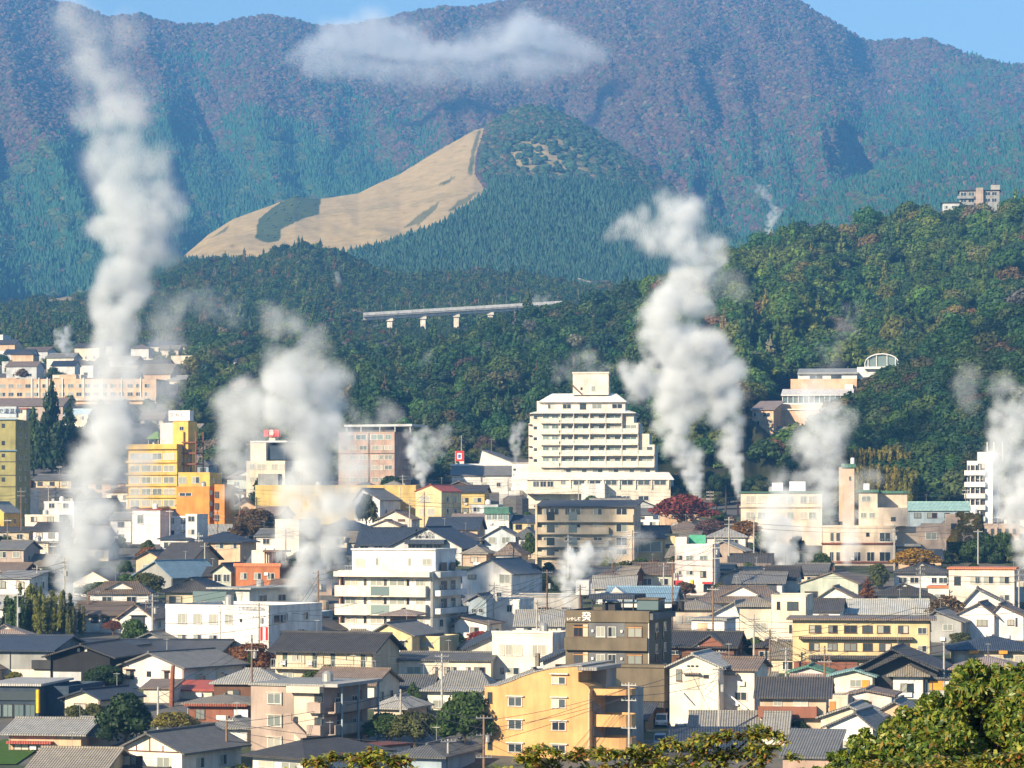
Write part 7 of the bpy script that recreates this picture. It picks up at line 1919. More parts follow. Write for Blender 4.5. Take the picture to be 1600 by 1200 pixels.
# ------------------------------------------------------------------ windows, air-conditioners and aerials on the plainer houses
def dress():
    rnd = random.Random(19)
    plainroofs = ('gx', 'gy', 'hip', 'iriy', 'shed', 'slab', 'flat')
    for b in ALLB:
        cat = b.root.get('category')
        if cat not in ('house', 'building') or b.W < 4 or b.root.name.split('.')[0] in ('warehouse', 'barn', 'tan_chimney_block', 'yellow_wall_hall', 'navy_block', 'orange_apartments'): continue
        x0, x1 = b.xc - b.W * math.cos(b.a) * b.s / 2, b.xc + b.W * math.cos(b.a) * b.s / 2
        if b.nw == 0 and b.H > 2.3:
            n_ = max(1, int(b.W / 3.4))
            z = 0.9
            while z + 1.3 < b.H - 0.2:
                for i in range(n_):
                    c = x0 + (x1 - x0) * (i + 0.5) / n_ + rnd.uniform(-3, 3)
                    w = rnd.choice([1.2, 1.7, 1.8, 2.4]) * b.s
                    b.win(c - w / 2, b.yb - (z + 1.25) * b.s, c + w / 2, b.yb - z * b.s, rnd.choice(['white', 'brown', 'dark']))
                z += 2.8
        if b.s < 5.6: continue
        if b.H > 2.4 and b.D > 4 and rnd.random() < 0.8:
            z = 0.9
            while z + 1.2 < b.H - 0.3:
                b.side([(b.yb - (z + 1.2) * b.s, b.yb - z * b.s)], [0.3, 0.68] if b.D > 7 else [0.5], rnd.choice([1.1, 1.6]), 'white', rnd.choice(['dd', 'pd']))
                z += 2.8
        for k in range(rnd.choice([0, 1, 1, 2])):
            px = rnd.uniform(x0 + 6, x1 - 6) if x1 - x0 > 14 else b.xc
            z = rnd.choice([0.3, 2.9]) if b.H > 4.5 else 0.3
            lx = b.lx(px)
            u = b.part('air_conditioner', *box_vf(lx - 0.4, lx + 0.4, -0.36, -0.06, z, z + 0.58), WHITEP)
        if hasattr(b, 'ridge') and rnd.random() < 0.62:
            ax, a0, a1, c, zz = b.ridge
            t = a0 + (a1 - a0) * rnd.uniform(0.15, 0.85)
            x, y = (t, c) if ax == 'x' else (c, t)
            vs, fs = tube([(x, y, zz - 0.1), (x, y, zz + 1.9)], [0.035, 0.03], 5)
            for q in range(4):
                box_vf(x - 0.45 + 0.06 * q, x + 0.45 - 0.06 * q, y - 0.28 + q * 0.2, y - 0.25 + q * 0.2, zz + 1.7, zz + 1.73, vs, fs)
            box_vf(x - 0.02, x + 0.02, y - 0.4, y + 0.5, zz + 1.69, zz + 1.72, vs, fs)
            b.part('aerial', vs, fs, STEEL)
        elif b.kind in ('flat', 'slab') and b.W > 7 and rnd.random() < 0.6:
            x, y = rnd.uniform(-0.3, 0.3) * b.W, b.D * rnd.uniform(0.5, 0.8)
            vs, fs = tube([(x, y, b.H - 0.6), (x, y, b.H + 0.9), (x, y, b.H + 1.25)], [0.7, 0.7, 0.35], 10)
            b.part('water_tank', vs, fs, rnd.choice([WHITEP, STEEL, wall_mat('palegrey')]))
        if rnd.random() < 0.7:
            lx = b.W / 2 - 0.12 if rnd.random() < 0.5 else -b.W / 2 + 0.08
            b.part('drainpipe', *box_vf(lx - 0.04, lx + 0.06, -0.1, 0.0, b.z0 + 1, b.H - 0.1), rnd.choice([FR_WHITE, FR_BROWN, RAIL]))
dress()

# ivy on the stone block
def ivy():
    b = IVY_B
    rnd = random.Random(8)
    bl = []
    for k in range(90):
        x = rnd.uniform(b.lx(1496), b.lx(1530)); z = rnd.uniform(0.3, b.H + 0.2)
        bl.append(((x, -0.05, z), (rnd.uniform(0.5, 0.9), 0.22, rnd.uniform(0.5, 0.9))))
    for k in range(40):
        z = rnd.uniform(0.3, b.H + 0.1)
        bl.append(((b.W / 2 + 0.05, rnd.uniform(0, 8), z), (0.22, 0.8, 0.8)))
    vs, fs = leafy_crown(5, bl, 5200, 0.34, 0.6)
    o = mesh_obj('ivy', vs, fs, LEAF_OBJ, b.root)
    o.color = (0.11, 0.10, 0.03, 1)
    bl = [((rnd.uniform(b.lx(1481), b.lx(1497)), -0.05, rnd.uniform(0, b.H * 0.75)), (0.5, 0.2, 0.6)) for k in range(26)]
    vs, fs = leafy_crown(6, bl, 1500, 0.3, 0.6)
    o = mesh_obj('ivy', vs, fs, LEAF_OBJ, b.root)
    o.color = (0.24, 0.19, 0.03, 1)
ivy()

# ------------------------------------------------------------------ bridge, slope works, field
def bridge():
    d0 = 1690.0
    root = empty('highway_bridge', P(720, 540, d0))
    tag(root, 'pale concrete highway bridge on square piers emerging from the woods', 'bridge')
    inv = root.location
    def line(t): return P(568 + 310 * t, 494.0 - 18.7 * t, d0 + 50 * t) - inv
    def beam(name, zt, zb, y0, y1, mat):
        vs, fs = [], []
        n = 12
        for k in range(n + 1):
            c = line(k / n)
            vs += [(c.x, c.y + y0, c.z + zb), (c.x, c.y + y0, c.z + zt), (c.x, c.y + y1, c.z + zt), (c.x, c.y + y1, c.z + zb)]
        for k in range(n):
            a = k * 4
            for i in range(4):
                j = (i + 1) % 4
                fs.append((a + i, a + j, a + 4 + j, a + 4 + i))
        fs += [(0, 1, 2, 3), (n * 4, n * 4 + 3, n * 4 + 2, n * 4 + 1)]
        return fix_normals(mesh_obj(name, vs, fs, mat, root))
    beam('deck', 0.0, -0.9, -5, 5, wall_mat('concrete')); beam('parapet', 1.7, 0.004, -5.2, -4.8, wall_mat('white')); beam('parapet', 1.5, 0.004, 4.8, 5.2, wall_mat('ivory')); beam('girder', -0.9, -2.5, -3.2, 3.2, wall_mat('ivory'))
    for px in (609, 661, 713, 766):
        c = line((px - 568) / 310)
        s = 4500 / d0
        vs, fs = box_vf(c.x - 1.5, c.x + 1.5, c.y - 2.6, c.y + 2.6, c.z - 20, c.z - 2.4)
        box_vf(c.x - 2.1, c.x + 2.1, c.y - 3.4, c.y + 3.4, c.z - 4.0, c.z - 2.48, vs, fs)
        mesh_obj('pier', vs, fs, wall_mat('ivory'), root)
    for k in range(12):
        c = line(0.02 + k * 0.07)
        vs, fs = tube([(c.x, c.y + 5, c.z + 0.8), (c.x, c.y + 5, c.z + 6.5), (c.x + 0.2, c.y + 3.8, c.z + 7)], [0.13, 0.11, 0.1], 5)
        mesh_obj('lamp_post', vs, fs, STEEL, root)
bridge()
def hill_patch(name, label, cat, hill, xs, top, bot, mat, lift=1.2, kind=None):
    vs, fs = [], []
    n, m = 16, 5
    for j in range(m + 1):
        for i in range(n + 1):
            px = xs[0] + (xs[1] - xs[0]) * i / n
            f = j / m
            y = np.interp(px, *zip(*bot)) * (1 - f) + np.interp(px, *zip(*top)) * f
            p = hill.at(px, hill.t_of(px, y)); p.z += lift; p.y -= lift * 6
            vs.append(tuple(p))
    for j in range(m):
        for i in range(n):
            a = j * (n + 1) + i
            fs.append((a, a + 1, a + n + 2, a + n + 1))
    o = mesh_obj(name, vs, fs, mat, smooth=True)
    tag(o, label, cat, kind=kind)
    m_ = o.modifiers.new('thick', 'SOLIDIFY'); m_.thickness = 1.0
hill_patch('slope_wall', 'pale sprayed-concrete slope wall cut into the wooded foothill', 'wall', WOODS, (897, 950), [(897, 416), (920, 419), (950, 434)], [(897, 424), (925, 436), (950, 444)], wall_mat('ivory'), 9.0)
hill_patch('cleared_field', None, None, WOODS, (58, 142), [(58, 486), (95, 466), (142, 480)], [(58, 492), (142, 494)], soil_mat('dry_field', [(0.3, (0.22, 0.17, 0.09)), (0.7, (0.34, 0.28, 0.17))], 0.1), 4.0, 'structure')

# ------------------------------------------------------------------ poles, cables, cars
def pole(label, px, yt, yb, arms=(1.0,), mat=None, r=0.16, name='utility_pole', trans=False, d=None, lean=0.0):
    d = d or dep(yb)
    s = F / d
    h = (yb - yt) / s
    root = empty(name, P(px, yb, d), TR.uniform(-0.5, 0.5))
    tag(root, label, 'pole', 'utility poles along the lanes' if name == 'utility_pole' else None)
    vs, fs = tube([(0, 0, -4), (lean * h * 0.5, 0, h * 0.5), (lean * h, 0, h)], [r * 1.15, r, r * 0.8], 8)
    mesh_obj('shaft', vs, fs, mat or CONC, root)
    for k in arms:
        z = h - k
        o = mesh_obj('crossarm', *box_vf(-0.95, 0.95, -0.16, -0.06 - 0.0, z, z + 0.1), STEEL, root)
        for x in (-0.85, -0.4, 0.4, 0.85):
            iv, jf = tube([(x, -0.11, z + 0.08), (x, -0.11, z + 0.3)], [0.05, 0.035], 6)
            mesh_obj('insulator', iv, jf, STEEL, o)
    if trans:
        tv, tf = tube([(0.42, -0.1, h - 3.2), (0.42, -0.1, h - 2.3)], [0.27, 0.27], 10)
        mesh_obj('transformer', tv, tf, STEEL, root)
    return root
POLES = [('grey concrete pole before the brown-roofed house', 138, 924, 984, (0.8, 1.6), False), ('thin brown pole beside the white-sided house', 228, 938, 990, (0.5,), False), ('pole with crossarms in the foot of the tall steam', 58, 884, 948, (0.6, 1.5, 2.4), True),
    ('slim grey pole rising from the garden trees', 247, 1073, 1150, (), False), ('tall brown pole beside the half-timbered house', 354, 1118, 1198, (0.6,), False), ('pole with many crossarms beside the orange flats', 756, 1117, 1205, (0.4, 2.4, 5.0), True), ('pole with side arm among the bushes below the flats', 700, 1155, 1210, (0.3,), False),
    ('slim lamp pole between the bushes and flats', 626, 1077, 1165, (), False), ('pole with wide crossarms before the umber inn', 983, 1066, 1190, (0.4, 2.2, 5.5), False), ('pole beside the cream gabled house', 1093, 1040, 1130, (3.0, 4.0), False), ('pole with crossarms before the white wing house', 1124, 1016, 1115, (0.3, 1.2), False),
    ('pole with transformer before the beige lodge', 1429, 945, 1040, (1.6, 2.6), True), ('tall plain pole between the lodge and the navy hip roof', 1475, 1003, 1092, (), False), ('thin pole beside the old tiled house', 1228, 1012, 1065, (0.3,), False), ('brown pole before the cream tower room', 1203, 983, 1062, (0.4, 1.3), False),
    ('slim pole beside the beige lodge steps', 1296, 1025, 1060, (), False), ('pole before the pale white flat house', 772, 910, 995, (0.6, 1.5, 2.4), True), ('pole beside the little white gable', 720, 958, 1000, (0.4,), False), ('pole with crossarms over the white garage', 455, 952, 1008, (0.3, 1.3), False),
    ('pole beside the pale pink shop', 1117, 840, 935, (1.0, 2.0, 4.0), True), ('pole standing before the red maple', 1139, 808, 905, (0.6, 1.6), False), ('pole before the tan hotel wing', 1178, 805, 900, (0.6,), False), ('pole before the blank yellow hall', 663, 768, 832, (0.3, 1.2, 2.1), False), ('pole with rusty arms beside the cream-white hotel podium', 904, 758, 815, (0.3, 1.2, 2.2), False),
    ('pole beside the olive tower', 35, 714, 775, (0.5,), False), ('pole before the white long house', 33, 762, 850, (1.0, 2.0), False), ('rusty framed pole beside the white terrace house', 76, 758, 800, (0.3, 1.2), False), ('pole beside the low grey-roofed terrace', 93, 727, 765, (0.6,), False), ('pole beside the brown-roofed cottage', 84, 844, 888, (0.5, 1.4), False),
    ('pole between the pink house and its dark neighbour', 311, 832, 895, (0.8, 1.8), False), ('pole beside the coral-edged block', 1592, 892, 965, (0.8, 1.8), False), ('pole beside the terraced flats', 1509, 763, 830, (0.6, 1.5), False), ('lamp pole behind the billboard', 721, 680, 745, (), False), ('slim pole behind the long dark roof', 768, 685, 745, (0.4,), False),
    ('pole in the lane beside the tan house', 320, 848, 900, (0.8,), False), ('pole before the dark gablet houses', 1438, 885, 960, (0.6, 1.5), False), ('pole before the umber inn podium wall', 1178, 960, 1045, (0.8, 1.7), False), ('concrete pole beside the steel tank', 1037, 880, 932, (0.6, ), False), ('pole beside the yellow tiled house', 957, 875, 925, (0.5,), False)]
PO = {}
for (lb, x, yt, yb, arms, tr) in POLES:
    PO[x] = pole(lb, x, yt, yb, arms, None if x % 3 else plain_mat('pole_brown', (0.22, 0.14, 0.09), 0.9), 0.15, trans=tr)
pole('thick rusty steam pipe leaning beside the pink house', 267, 1040, 1104, (), RUST, 0.34, 'steam_pipe', lean=0.06)
pole('rusty vent pipe among the steam vents', 1153, 768, 806, (), RUST, 0.22, 'steam_pipe'); pole('slim vent pipe below the red maple', 1082, 775, 800, (), RUST, 0.22, 'steam_pipe')
def cable(label, pts, r=0.035, sag=0.6):
    """pts: (photo column, row, distance)"""
    path = []
    for a, b in zip(pts[:-1], pts[1:]):
        A, C = P(*a), P(*b)
        for k in range(10):
            f = k / 10
            q = A.lerp(C, f); q.z -= sag * 4 * f * (1 - f); path.append(q)
    path.append(P(*pts[-1]))
    o0 = path[0].copy()
    vs, fs = tube([tuple(p - o0) for p in path], [r] * len(path), 5)
    o = mesh_obj('power_cable', vs, fs, FR_DARK)
    o.location = o0
    tag(o, label, 'cable', 'power cables over the roofs')
def auto_poles():
    rnd = random.Random(44)
    n = 0
    for _ in range(3000):
        d = rnd.uniform(350, 860); px = rnd.uniform(-20, 1620)
        if d > 700 and px > 1180: continue
        x = (px - 800) / F * d
        if blocked(x, d, 0.5): continue
        if any((q.location.x - x) ** 2 + (q.location.y - d) ** 2 < 200 for q in PO.values()): continue
        s = F / d; yb = HY - (gz(d) - CZ) * s
        PO[1000 + n] = pole('%s utility pole beside the %s' % (('slim grey', 'brown-stained')[n % 2], neighbour(x, d)), px, yb - rnd.uniform(8.5, 10.5) * s, yb, rnd.choice([(0.5,), (0.5, 1.4), (0.4, 1.2, 2.2)]), None if n % 2 == 0 else plain_mat('pole_brown', (0.22, 0.14, 0.09), 0.9), 0.15, trans=rnd.random() < 0.3, d=d)
        n += 1
        if n >= 42: break
    roots = list(PO.values())
    seen = set()
    for a in roots:
        near = sorted((q for q in roots if q is not a), key=lambda q: (q.location - a.location).length)[:2]
        for q in near:
            key = tuple(sorted((a.name, q.name)))
            if key in seen or (q.location - a.location).length > 75: continue
            seen.add(key)
            ha = max(v[2] for v in a.children[0].bound_box); hq = max(v[2] for v in q.children[0].bound_box)
            for dz in (0.35, 1.3):
                A = a.location + Vector((0, 0, ha - dz)); C = q.location + Vector((0, 0, hq - dz))
                m = (A + C) / 2
                toA = (800 + A.x * F / A.y, HY - (A.z - CZ) * F / A.y, A.y); toC = (800 + C.x * F / C.y, HY - (C.z - CZ) * F / C.y, C.y)
                cable('%s power cable strung past the %s' % ('upper' if dz < 1 else 'lower', neighbour(m.x, m.y)), [toA, toC], 0.03, 0.5)
auto_poles()
for lb, pts in (('cable sagging across the orange flats upper floors', [(756, 1124, 350), (921, 1108, 352), (983, 1086, 354)]), ('cable sagging across the orange flats lower floors', [(756, 1148, 350), (921, 1148, 352), (983, 1122, 354)]), ('cable slanting across the white office upper wall', [(254, 974, 420), (455, 955, 422), (600, 930, 424)]),
    ('cable slanting across the white office lower wall', [(254, 993, 420), (455, 970, 422), (600, 955, 424)]), ('cable crossing before the beige lodge', [(1203, 990, 400), (1429, 950, 402), (1640, 935, 404)]), ('cable crossing the lodge eaves', [(1203, 998, 400), (1429, 958, 402), (1640, 950, 404)]), ('low cable over the garden roofs', [(-40, 1104, 400), (247, 1106, 398), (420, 1118, 396), (700, 1120, 390), (756, 1122, 385)]),
    ('low pale cable beside the half-timbered house', [(-40, 1150, 380), (200, 1150, 378), (354, 1134, 376)]), ('cable beside the tall steam foot', [(58, 892, 560), (138, 912, 540), (228, 930, 520)]), ('cable over the car park', [(983, 1076, 354), (1124, 1020, 380), (1228, 1015, 400)]), ('cable beside the white wing house', [(1093, 1062, 372), (1124, 1045, 378), (1230, 1036, 390)]), ('cable over the blue shop roof', [(1117, 850, 560), (1139, 815, 580), (1178, 812, 590)]),
    ('cable before the large hotel podium', [(663, 775, 760), (904, 768, 780), (1139, 830, 600)]), ('cable crossing before the tall white gable', [(680, 952, 480), (772, 920, 482), (884, 930, 484)]), ('cable slanting before the small white gable', [(455, 958, 440), (720, 962, 450), (772, 928, 460)])):
    cable(lb, pts)

def car(label, px, yb, d, paint, kind='hatch', rz=0.0, w=1.62):
    root = empty('parked_car', P(px, yb, d), rz)
    tag(root, label, 'car', 'cars parked beside the umber inn')
    L = 3.5 if kind == 'van' else 4.2
    h = 1.85 if kind == 'van' else 1.5
    a = w / 2
    if kind == 'van': prof = [(-0.02, 0.32), (-0.05, 0.85), (0.12, 1.05), (0.75, h - 0.08), (1.0, h), (L - 0.25, h - 0.02), (L, h - 0.3), (L, 0.32)]
    else: prof = [(-0.02, 0.30), (-0.06, 0.70), (0.1, 0.86), (0.95, 0.98), (1.65, h - 0.05), (2.0, h), (3.2, h - 0.06), (L - 0.2, 1.05), (L, 0.95), (L, 0.32)]
    bm = bmesh.new()
    vs, fs = extrude_vf(prof, 'x', -a, a)
    bv = [bm.verts.new(v) for v in vs]
    for f in fs: bm.faces.new([bv[i] for i in f])
    for v in bm.verts:
        if v.co.z > 1.0: v.co.x *= 0.86
    bmesh.ops.recalc_face_normals(bm, faces=bm.faces)
    bmesh.ops.bevel(bm, geom=list(bm.edges), offset=0.06, segments=2, affect='EDGES')
    me = bpy.data.meshes.new('car_body'); bm.to_mesh(me); bm.free(); me.materials.append(paint)
    link_mesh('body', me, root, (0, 0, 0))
    k = 0.80 * a
    if kind == 'van': g = [(-k, 0.16, 1.08), (k, 0.16, 1.08), (k * 0.95, 0.66, h - 0.16), (-k * 0.95, 0.66, h - 0.16)]
    else: g = [(-k, 0.98, 0.99), (k, 0.98, 0.99), (k * 0.95, 1.58, h - 0.1), (-k * 0.95, 1.58, h - 0.1)]
    g2 = [(x, y - 0.07, z + 0.04) for x, y, z in g]
    mesh_obj('windscreen', g + g2, [(4, 5, 6, 7), (0, 1, 5, 4), (1, 2, 6, 5), (2, 3, 7, 6), (3, 0, 4, 7)], GL_DARK, root)
    for sx in (-1, 1):
        y0, y1 = (0.9, 2.9) if kind == 'van' else (1.7, 3.3)
        xx = sx * a * 0.955
        mesh_obj('side_window', *box_vf(min(xx, xx + sx * 0.02), max(xx, xx + sx * 0.02), y0, y1, 1.02, h - 0.22), GL_DARK, root)
        for yy in (0.65, L - 0.7):
            wh = mesh_obj('wheel', *[x for x in tube([(sx * (a - 0.18), yy, 0.3), (sx * (a + 0.01), yy, 0.3)], [0.3, 0.3], 12)], BLACKP, root)
            mesh_obj('rim', *[x for x in tube([(sx * (a + 0.0), yy, 0.3), (sx * (a + 0.03), yy, 0.3)], [0.18, 0.16], 10)], STEEL, wh)
        hx = sx * a * 0.72
        mesh_obj('headlight', *box_vf(hx - 0.16, hx + 0.16, -0.11, 0.0, 0.62, 0.78), GL_PALE, root)
    mesh_obj('bumper', *box_vf(-a * 0.92, a * 0.92, -0.13, 0.05, 0.28, 0.46), BLACKP, root)
    mesh_obj('number_plate', *box_vf(-0.17, 0.17, -0.15, -0.128, 0.46, 0.6), WHITEP, root)
WHITECAR = plain_mat('car_white', (0.80, 0.80, 0.79), 0.2, 0.0, 0.5)
car('white boxy minivan parked before the umber inn entrance', 1033, 1138, 372, WHITECAR, 'van', R(-6)); car('white hatchback parked beside the minivan', 1064, 1139.5, 371, WHITECAR, 'hatch', R(-20), 1.7); car('pale blue car parked below the retaining wall', 1031, 1171, 357, plain_mat('car_blue', (0.45, 0.55, 0.62), 0.2, 0.0, 0.5), 'van', R(-4))
def car_park():
    vs = [tuple(P(1000, 1142.5, 368.5) - Vector((0, 0, 2.2))), tuple(P(1085, 1142.5, 368.5) - Vector((0, 0, 2.2)))]
    a, b = P(1005, 1141, 370), P(1090, 1141, 370)
    z = P(1033, 1138.3, 372).z
    o = mesh_obj('car_park', *box_vf(a.x, b.x, 368.6, 392, z - 1.9, z - 0.004), plain_mat('asphalt', (0.06, 0.06, 0.06), 0.9)); tag(o, kind='structure')
    o = mesh_obj('retaining_wall', *box_vf(a.x - 3, b.x + 3, 368.2, 368.58, z - 4.5, z + 0.1), wall_mat('sand')); tag(o, 'sand-coloured retaining wall below the car park', 'wall')
    z2 = P(1031, 1171, 357).z
    o = mesh_obj('lower_yard', *box_vf(a.x - 2, b.x - 1.2, 350, 368.1, z2 - 2.5, z2 - 0.004), plain_mat('asphalt', (0.06, 0.06, 0.06), 0.9)); tag(o, kind='structure')
    la = P(-30, 1190, 345); lb = P(64, 1168, 358)
    o = mesh_obj('lawn', [(la.x, 340, gz(340) + 0.15), (lb.x, 340, gz(340) + 0.15), (lb.x + 1, 360, gz(360) + 0.2), (la.x, 360, gz(360) + 0.2)], [(0, 1, 2, 3)], soil_mat('lawn_grass', [(0.3, (0.045, 0.10, 0.02)), (0.7, (0.075, 0.14, 0.03))], 1.5)); tag(o, kind='structure')
car_park()
sb = empty('red_banner_post', P(412, 1012, 430)); tag(sb, 'pair of tall red vertical banner signs before the white office', 'sign')
for x in (-0.5, 0.28): mesh_obj('banner', *box_vf(x, x + 0.36, -0.05, 0.05, 1.1, 3.1), REDP, sb)
for x in (-0.36, 0.42): mesh_obj('post', *box_vf(x, x + 0.07, 0.06, 0.13, -3, 3.1), STEEL, sb)

# ------------------------------------------------------------------ leafy trees on the viewpoint slope
def near_mat(name, stops, trans=0.35):
    m, nt, b = new_mat(name)
    geo = nd(nt, 'ShaderNodeNewGeometry')
    rp = ramp(nt, stops)
    nt.links.new(geo.outputs['Random Per Island'], rp.inputs[0])
    nt.links.new(rp.outputs[0], b.inputs['Base Color'])
    b.inputs['Roughness'].default_value = 0.42
    b.inputs['Specular IOR Level'].default_value = 0.4
    tr = nd(nt, 'ShaderNodeBsdfTranslucent'); nt.links.new(rp.outputs[0], tr.inputs[0])
    ms = nd(nt, 'ShaderNodeMixShader'); ms.inputs[0].default_value = trans
    nt.links.new(b.outputs[0], ms.inputs[1]); nt.links.new(tr.outputs[0], ms.inputs[2]); nt.links.new(ms.outputs[0], nt.nodes['Material Output'].inputs['Surface'])
    return m
NEAR_L = near_mat('laurel_leaf', [(0.0, (0.025, 0.055, 0.010)), (0.35, (0.07, 0.13, 0.018)), (0.65, (0.17, 0.23, 0.028)), (0.88, (0.32, 0.33, 0.05)), (1.0, (0.24, 0.13, 0.03))])
NEAR_D = near_mat('drooping_leaf', [(0.0, (0.05, 0.09, 0.015)), (0.3, (0.16, 0.21, 0.03)), (0.65, (0.46, 0.44, 0.07)), (0.85, (0.34, 0.24, 0.05)), (1.0, (0.26, 0.07, 0.035))])

def leaf_fan(rnd, c, vs, fs, L, n, droop):
    """a tuft of slender leaves that arch over and hang"""
    for k in range(n):
        a = rnd.random() * math.tau
        el = rnd.uniform(0.1, 1.1)
        dirv = Vector((math.cos(a) * math.cos(el), math.sin(a) * math.cos(el), math.sin(el)))
        l = L * rnd.uniform(0.6, 1.15); w = l * 0.15
        side = dirv.cross(Vector((0, 0, 1))); side = side.normalized() if side.length > 1e-4 else Vector((1, 0, 0))
        p = Vector(c); d = dirv.copy(); b = len(vs)
        segs = 3
        for q in range(segs + 1):
            f = q / segs
            ww = w * math.sin(math.pi * (0.18 + 0.80 * f)) 
            vs += [tuple(p - side * ww), tuple(p + side * ww)]
            p = p + d * (l / segs); d = (d + Vector((0, 0, -droop))).normalized()
        for q in range(segs):
            i = b + q * 2
            fs.append((i, i + 1, i + 3, i + 2))

def near_crown(name, label, outline, d, depth, L, dens, mat, seed, kind='leaf', base=None, low=1260):
    """outline: photo (column, row) top edge of a crown standing d metres away; leaves fill the crown below it"""
    rnd = random.Random(seed)
    s = F / d
    xs = [o[0] for o in outline]; ys = [o[1] for o in outline]
    cxp = (xs[0] + xs[-1]) / 2
    root = empty(name, Vector(((cxp - 800) / F * d, d, gz(d))))
    tag(root, label, 'tree')
    o0 = root.location
    vs, fs = [], []
    tips = []
    tv, tf = [], []
    # sub-crowns under the outline
    blobs = []
    x = xs[0]
    while x <= xs[-1]:
        top = np.interp(x, xs, ys)
        y = top + rnd.uniform(8, 26)
        while y < low:
            r = rnd.uniform(20, 34) * (0.8 if y < top + 30 else 1.1)
            yy = max(y, top + r * 0.8)
            dd = d + rnd.uniform(-0.5, 0.5) * depth * min(1.0, 0.35 + (yy - top) / 120.0)
            c = P(x + rnd.uniform(-10, 10), yy, dd)
            blobs.append((tuple(c - o0), (r / s, r / s, r / s * 0.8)))
            y += rnd.uniform(26, 40)
        if kind == 'leaf':
            for _ in range(3):          # sprigs that stand clear of the crown
                r = rnd.uniform(5, 11)
                blobs.append((tuple(P(x + rnd.uniform(-14, 14), top - rnd.uniform(-8, 12), d + rnd.uniform(-0.5, 0.5)) - o0), (r / s, r / s, r / s * 1.2)))
        x += rnd.uniform(18, 30)
    if kind == 'leaf':
        vs, fs = leafy_crown(seed, blobs, int(dens * len(blobs)), L, 0.75, core=False, asp=2.3)
    else:
        for c, r in blobs:
            for _ in range(int(dens)):
                u = Vector((rnd.gauss(0, 1), rnd.gauss(0, 1), abs(rnd.gauss(0, 0.8)))).normalized()
                leaf_fan(rnd, Vector(c) + Vector((u.x * r[0], u.y * r[1], u.z * r[2])) * rnd.uniform(0.6, 1.0), vs, fs, L, 7, 0.55)
    cr = mesh_obj('crown', vs, fs, mat, root)
    # limbs rise from one trunk into the crown
    hub = Vector((0.0, 0.4, (P(cxp, low, d) - o0).z - 0.4))
    tube([(0, 0.4, -1.0), (0.1, 0.4, hub.z * 0.5), tuple(hub)], [0.22, 0.18, 0.14], 8, tv, tf)
    for c, r in blobs[::4]:
        c = Vector(c); mid = hub.lerp(c, 0.55) + Vector((0, 0, -0.12 * (c - hub).length * 0.3))
        tube([tuple(hub), tuple(mid), tuple(c)], [0.06, 0.035, 0.010], 5, tv, tf)
    mesh_obj('trunk', tv, tf, MATS['bark'], root, True)
    return root
near_crown('leafy_tree', 'large glossy green tree rising before the houses in the corner of the view', [(1265, 1215), (1310, 1192), (1350, 1160), (1385, 1138), (1412, 1122), (1440, 1102), (1470, 1096), (1495, 1082), (1510, 1050), (1532, 1044), (1552, 1062), (1572, 1052), (1600, 1046), (1640, 1050), (1720, 1080)], 58, 3.4, 0.064, 430, NEAR_L, 71)
near_crown('drooping_leaf_tree', 'yellow-green tree with drooping slender leaves before the orange flats', [(790, 1200), (815, 1174), (840, 1166), (880, 1164), (915, 1168), (950, 1166), (985, 1168), (1020, 1162), (1050, 1154), (1080, 1150), (1110, 1144), (1145, 1142), (1180, 1136), (1200, 1132), (1216, 1144), (1228, 1181)], 36, 1.6, 0.15, 20, NEAR_D, 72, 'fan', low=1245)
near_crown('reddish_leaf_tree', 'low tree with reddish drooping leaves before the charcoal hip roof', [(470, 1200), (490, 1183), (515, 1175), (545, 1173), (580, 1171), (610, 1175), (636, 1185), (650, 1206)], 36, 1.2, 0.15, 18, NEAR_D, 73, 'fan', low=1235)
near_crown('amber_leaf_tree', 'low tree with amber drooping leaves under the large green tree', [(1310, 1210), (1350, 1194), (1390, 1184), (1430, 1192), (1470, 1180), (1510, 1186), (1560, 1174), (1600, 1168), (1660, 1170)], 34, 1.2, 0.15, 18, NEAR_D, 74, 'fan', low=1245)
near_crown('sparse_leaf_tree', 'few drooping leaf tufts peeping up before the white-walled house', [(345, 1210), (365, 1194), (395, 1202), (430, 1196), (465, 1192), (475, 1206)], 36, 0.8, 0.13, 5, NEAR_D, 75, 'fan', low=1225)
# each plume: chains traced from its vent upwards, at the distance of the roofs it rises from
plume('steam_plume', 'tall wide steam column rising from the garden trees beside the blue roof',
      [[(86, 940, 16, .14), (110, 910, 32, .16), (134, 868, 40, .17), (150, 800, 46, .17), (168, 720, 50, .17), (186, 650, 46, .15), (180, 580, 44, .14), (176, 520, 38, .13), (182, 460, 34, .13), (205, 400, 42, .12), (216, 345, 54, .12),
        (212, 300, 50, .08), (182, 245, 46, .05), (165, 180, 52, .05), (158, 120, 58, .045), (145, 60, 58, .03), (132, 10, 46, .018)],
       [(205, 700, 22, .06), (240, 620, 30, .05), (262, 560, 34, .045), (262, 510, 28, .03), (270, 470, 24, .015)],
       [(170, 880, 20, .08), (200, 800, 24, .07), (215, 740, 30, .06)]], 520, 1)
plume('steam_plume', 'broad steam column rising beside the steel tank and white flats',
      [[(485, 952, 11, .3), (480, 918, 23, .28), (486, 880, 36, .25), (506, 830, 46, .21), (516, 770, 48, .18), (508, 720, 48, .15), (482, 660, 54, .14), (472, 610, 56, .12), (468, 560, 44, .08), (450, 515, 38, .04), (428, 488, 24, .02)],
       [(440, 875, 10, .12), (448, 840, 20, .12), (455, 790, 26, .12), (470, 740, 34, .12)],
       [(372, 790, 12, .08), (368, 740, 22, .10), (378, 690, 34, .11), (392, 645, 36, .11), (430, 610, 38, .1)],
       [(545, 690, 24, .06), (570, 650, 26, .05), (605, 640, 20, .04), (625, 655, 12, .03)]], 505, 2)
